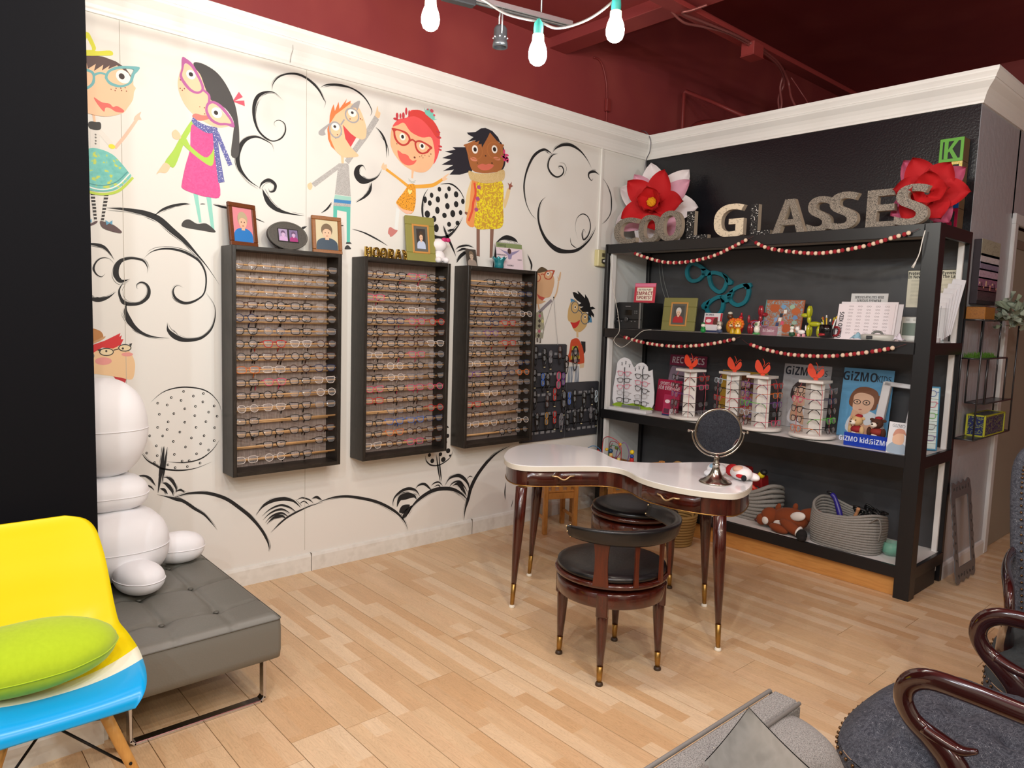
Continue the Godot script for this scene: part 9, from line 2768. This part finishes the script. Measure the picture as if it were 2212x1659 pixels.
func make_side_wall() -> void:
	var t := thing("canvas_print", "narrow unframed canvas of a pink and purple waterfront sky on the grey wall", "painting", Vector3(2.452, 1.705, -0.27))
	obj("canvas", box(st(false), Vector3(0, 0.19, 0), Vector3(0.04, 0.385, 0.37), 0.002), mt("241a22", 0.6), t)
	for q in [[0.335, 0.1, "8f8c78"], [0.27, 0.06, "b7aeb4"], [0.225, 0.05, "6f6480"], [0.18, 0.06, "a88aa0"], [0.13, 0.06, "7a4a68"], [0.09, 0.03, "47202e"], [0.05, 0.06, "2a1620"]]:
		obj("print", box(st(false), Vector3(0.021, q[0], 0), Vector3(0.002, q[1], 0.366)), pat([q[2], Color(q[2]).lightened(0.14).to_html(false), Color(q[2]).darkened(0.16).to_html(false)], 0.02, Vector3(3, 9, 3), 0.5), t)
	for i in 9: obj("print", box(st(false), Vector3(0.0225, 0.1 + 0.012 * (i % 3), -0.17 + i * 0.042), Vector3(0.001, 0.012 + 0.02 * (i % 2), 0.014)), mt(["c98a70", "2a1620", "d8b890"][i % 3], 0.5), t)
	# black wire wall shelf
	t = thing("wire_shelf", "staggered steel wire wall shelf on the grey wall", "shelf", Vector3(2.44, 0.89, 0.0))
	var wire := mt("56585c", 0.3, 0.8)
	var bars := "0.01,0,0.02>0.01,0.715,0.02 0.11,0,0.02>0.11,0.715,0.02 0.01,0.715,0.02>0.01,0.715,-0.32 0.11,0.715,0.02>0.11,0.715,-0.32 0.01,0.715,0.02>0.11,0.715,0.02 0.01,0.715,-0.32>0.11,0.715,-0.32 0.11,0.485,-0.32>0.11,0.715,-0.32 0.01,0.485,-0.32>0.01,0.715,-0.32 0.01,0.485,0.02>0.01,0.485,-0.52 0.11,0.485,0.02>0.11,0.485,-0.52 0.11,0.485,0.02>0.01,0.485,0.02 0.11,0.485,-0.52>0.01,0.485,-0.52 0.11,0.21,-0.52>0.11,0.485,-0.52 0.01,0.21,-0.52>0.01,0.485,-0.52 0.11,0.21,-0.12>0.11,0.485,-0.12 0.01,0.21,-0.12>0.01,0.485,-0.12 0.01,0.21,-0.12>0.01,0.21,-0.72 0.11,0.21,-0.12>0.11,0.21,-0.72 0.11,0.21,-0.12>0.01,0.21,-0.12 0.11,0,-0.72>0.11,0.7,-0.72 0.01,0,-0.72>0.01,0.7,-0.72 0.01,0,0.02>0.01,0,-0.72 0.11,0,0.02>0.11,0,-0.72 0.01,0,0.02>0.11,0,0.02 0.01,0,-0.72>0.11,0,-0.72"
	for b in bars.split(" "):
		var e := v3(b.replace(">", " "))
		obj("bar", tube(st(), e, 0.0052, 6), wire, t)
	for q in [[0.715, -0.15, 0.33], [0.485, -0.25, 0.53], [0.21, -0.42, 0.59], [0.0, -0.35, 0.73]]:
		obj("shelf_plate", box(st(false), Vector3(0.06, q[0], q[1]), Vector3(0.1, 0.004, q[2])), mt("4a4c50", 0.3, 0.6), t)
	t = thing("wooden_box", "small amber wooden box on top of the wire shelf", "box", Vector3(2.5, 1.6075, -0.08))
	obj("box_body", box(st(false), Vector3(0, 0.037, 0), Vector3(0.1, 0.074, 0.19), 0.003), pat([[0.0, "7a4a14"], [0.5, "96601c"], [1.0, "7f4f18"]], 0.03, 6.0, 0.45), t)
	obj("box_top", box(st(false), Vector3(0, 0.0745, 0), Vector3(0.09, 0.002, 0.18)), mt("2a1c10", 0.7), t)
	# moss on the second shelf
	t = thing("moss_tray", "strip of green artificial moss on the wire shelf's second level", "plant", Vector3(2.5, 1.3775, -0.15))
	var s := st()
	for i in 420:
		var a := Vector3(rng.randf_range(-0.045, 0.045), 0, rng.randf_range(-0.15, 0.15))
		var b := a + Vector3(rng.randf_range(-0.02, 0.02), rng.randf_range(0.012, 0.04), rng.randf_range(-0.02, 0.02))
		tri(s, a + Vector3(0.003, 0, 0), a - Vector3(0.003, 0, 0.002), b)
	tag(obj("moss", s, mt("4f7a22", 0.8), t), "", "", "", "stuff")
	obj("moss_mat", box(st(false), Vector3(0, 0.003, 0), Vector3(0.095, 0.006, 0.31), 0.002), mt("3a5a1c", 0.9), t)
	# blue and yellow patterned box
	t = thing("patterned_box", "blue box patterned and edged in yellow green on the lowest wire shelf", "box", Vector3(2.5, 0.8925, -0.39))
	obj("box_body", box(st(false), Vector3(0, 0.065, 0), Vector3(0.096, 0.128, 0.4), 0.002), pat([[0.0, "1c2350"], [0.55, "232b5c"], [0.6, "8f9a3c"], [0.68, "9aa448"], [0.72, "1f2756"], [1.0, "262e62"]], 0.03, 5.0, 0.4, 0.0, 1), t)
	for z in [-0.2, 0.2]:
		for x in [-0.048, 0.048]: obj("edge_trim", box(st(false), Vector3(x, 0.065, z), Vector3(0.01, 0.13, 0.01)), mt("a8a828", 0.5), t)
	for y in [0.003, 0.128]:
		for x in [-0.048, 0.048]: obj("edge_trim", box(st(false), Vector3(x, y, 0), Vector3(0.01, 0.008, 0.4)), mt("a8a828", 0.5), t)
		for z in [-0.2, 0.2]: obj("edge_trim", box(st(false), Vector3(0, y, z), Vector3(0.09, 0.008, 0.01)), mt("a8a828", 0.5), t)
	# grey green leaves
	t = thing("leaf_spray", "spray of pale grey green artificial leaves hanging by the wire shelf's top", "plant", Vector3(2.52, 1.6, -0.3))
	s = st()
	for i in 6: tube(s, curve3([Vector3.ZERO, Vector3(0.05, 0.04, -0.04 * i), Vector3(0.1 + 0.02 * (i % 3), 0.02 - 0.02 * (i % 2), -0.06 * i)], 4), 0.003, 5)
	obj("stem", s, mt("5a5f4c", 0.7), t)
	var leaf := petal(0.095, 0.024, 0.012)
	for i in 64:
		var l := obj("leaf", leaf, mt("8b9484" if i % 3 else "78836f", 0.7, 0.0, {"backlight_enabled": true, "backlight": Color(0.2, 0.24, 0.18)}), t)
		l.basis = Basis.from_euler(Vector3(rng.randf_range(-1.6, 1.6), rng.randf_range(0, TAU), rng.randf_range(-1.2, 1.2)))
		l.position = Vector3(rng.randf_range(0.0, 0.16), rng.randf_range(-0.05, 0.11), rng.randf_range(-0.42, 0.02))
	# ornate metal frame leaning on the wall
	t = thing("ornate_frame", "empty ornate grey metal frame leaning against the grey wall on the floor", "frame", Vector3(2.545, 0.004, -0.11))
	t.basis = Basis(Vector3(0, 0, -1), Vector3.UP, Vector3(1, 0, 0)) * Basis(Vector3.RIGHT, -0.13)
	var outer := PackedVector2Array()
	var inner := PackedVector2Array()
	var rect := rrect(0.235, 0.42, 0.004, 2)
	for i in 180:
		var d := Vector2.from_angle(TAU * i / 180)
		var k := minf(0.19 / maxf(0.001, absf(d.x)), 0.31 / maxf(0.001, absf(d.y)))
		outer.append(d * k * (0.965 + 0.03 * cos(i * TAU / 180 * 22)) + Vector2(0, 0.312))
	for p in polar(rect, 180): inner.append(p + Vector2(0, 0.312))
	s = st()
	band(s, outer, inner, 0.006)
	var gm := mt("6d6d70", 0.4, 0.4)
	obj("plate", s, gm, t)
	for i in 26:
		var top := i < 12
		var c := Vector2((-0.13 + 0.026 * (i % 12)), 0.575 if i < 6 else 0.05) if top else Vector2(-0.152 if i % 2 else 0.152, 0.12 + (i - 12) * 0.028)
		if top: c.x = -0.13 + 0.052 * (i % 6)
		s = st(false)
		var e := pts2("-0.016,-0.002 -0.006,0.012 0.01,0.01 0.016,-0.004 0.006,0.002 -0.006,-0.006")
		for k in e.size(): e[k] = e[k].rotated(i * 0.9) * (1.0 if top else 0.75) + c
		slab(s, curve2(e, 3), 0.0012, Transform3D(Basis.IDENTITY, Vector3(0, 0, 0.006)))
		obj("cut_out", s, mt("38383a", 0.7), t)
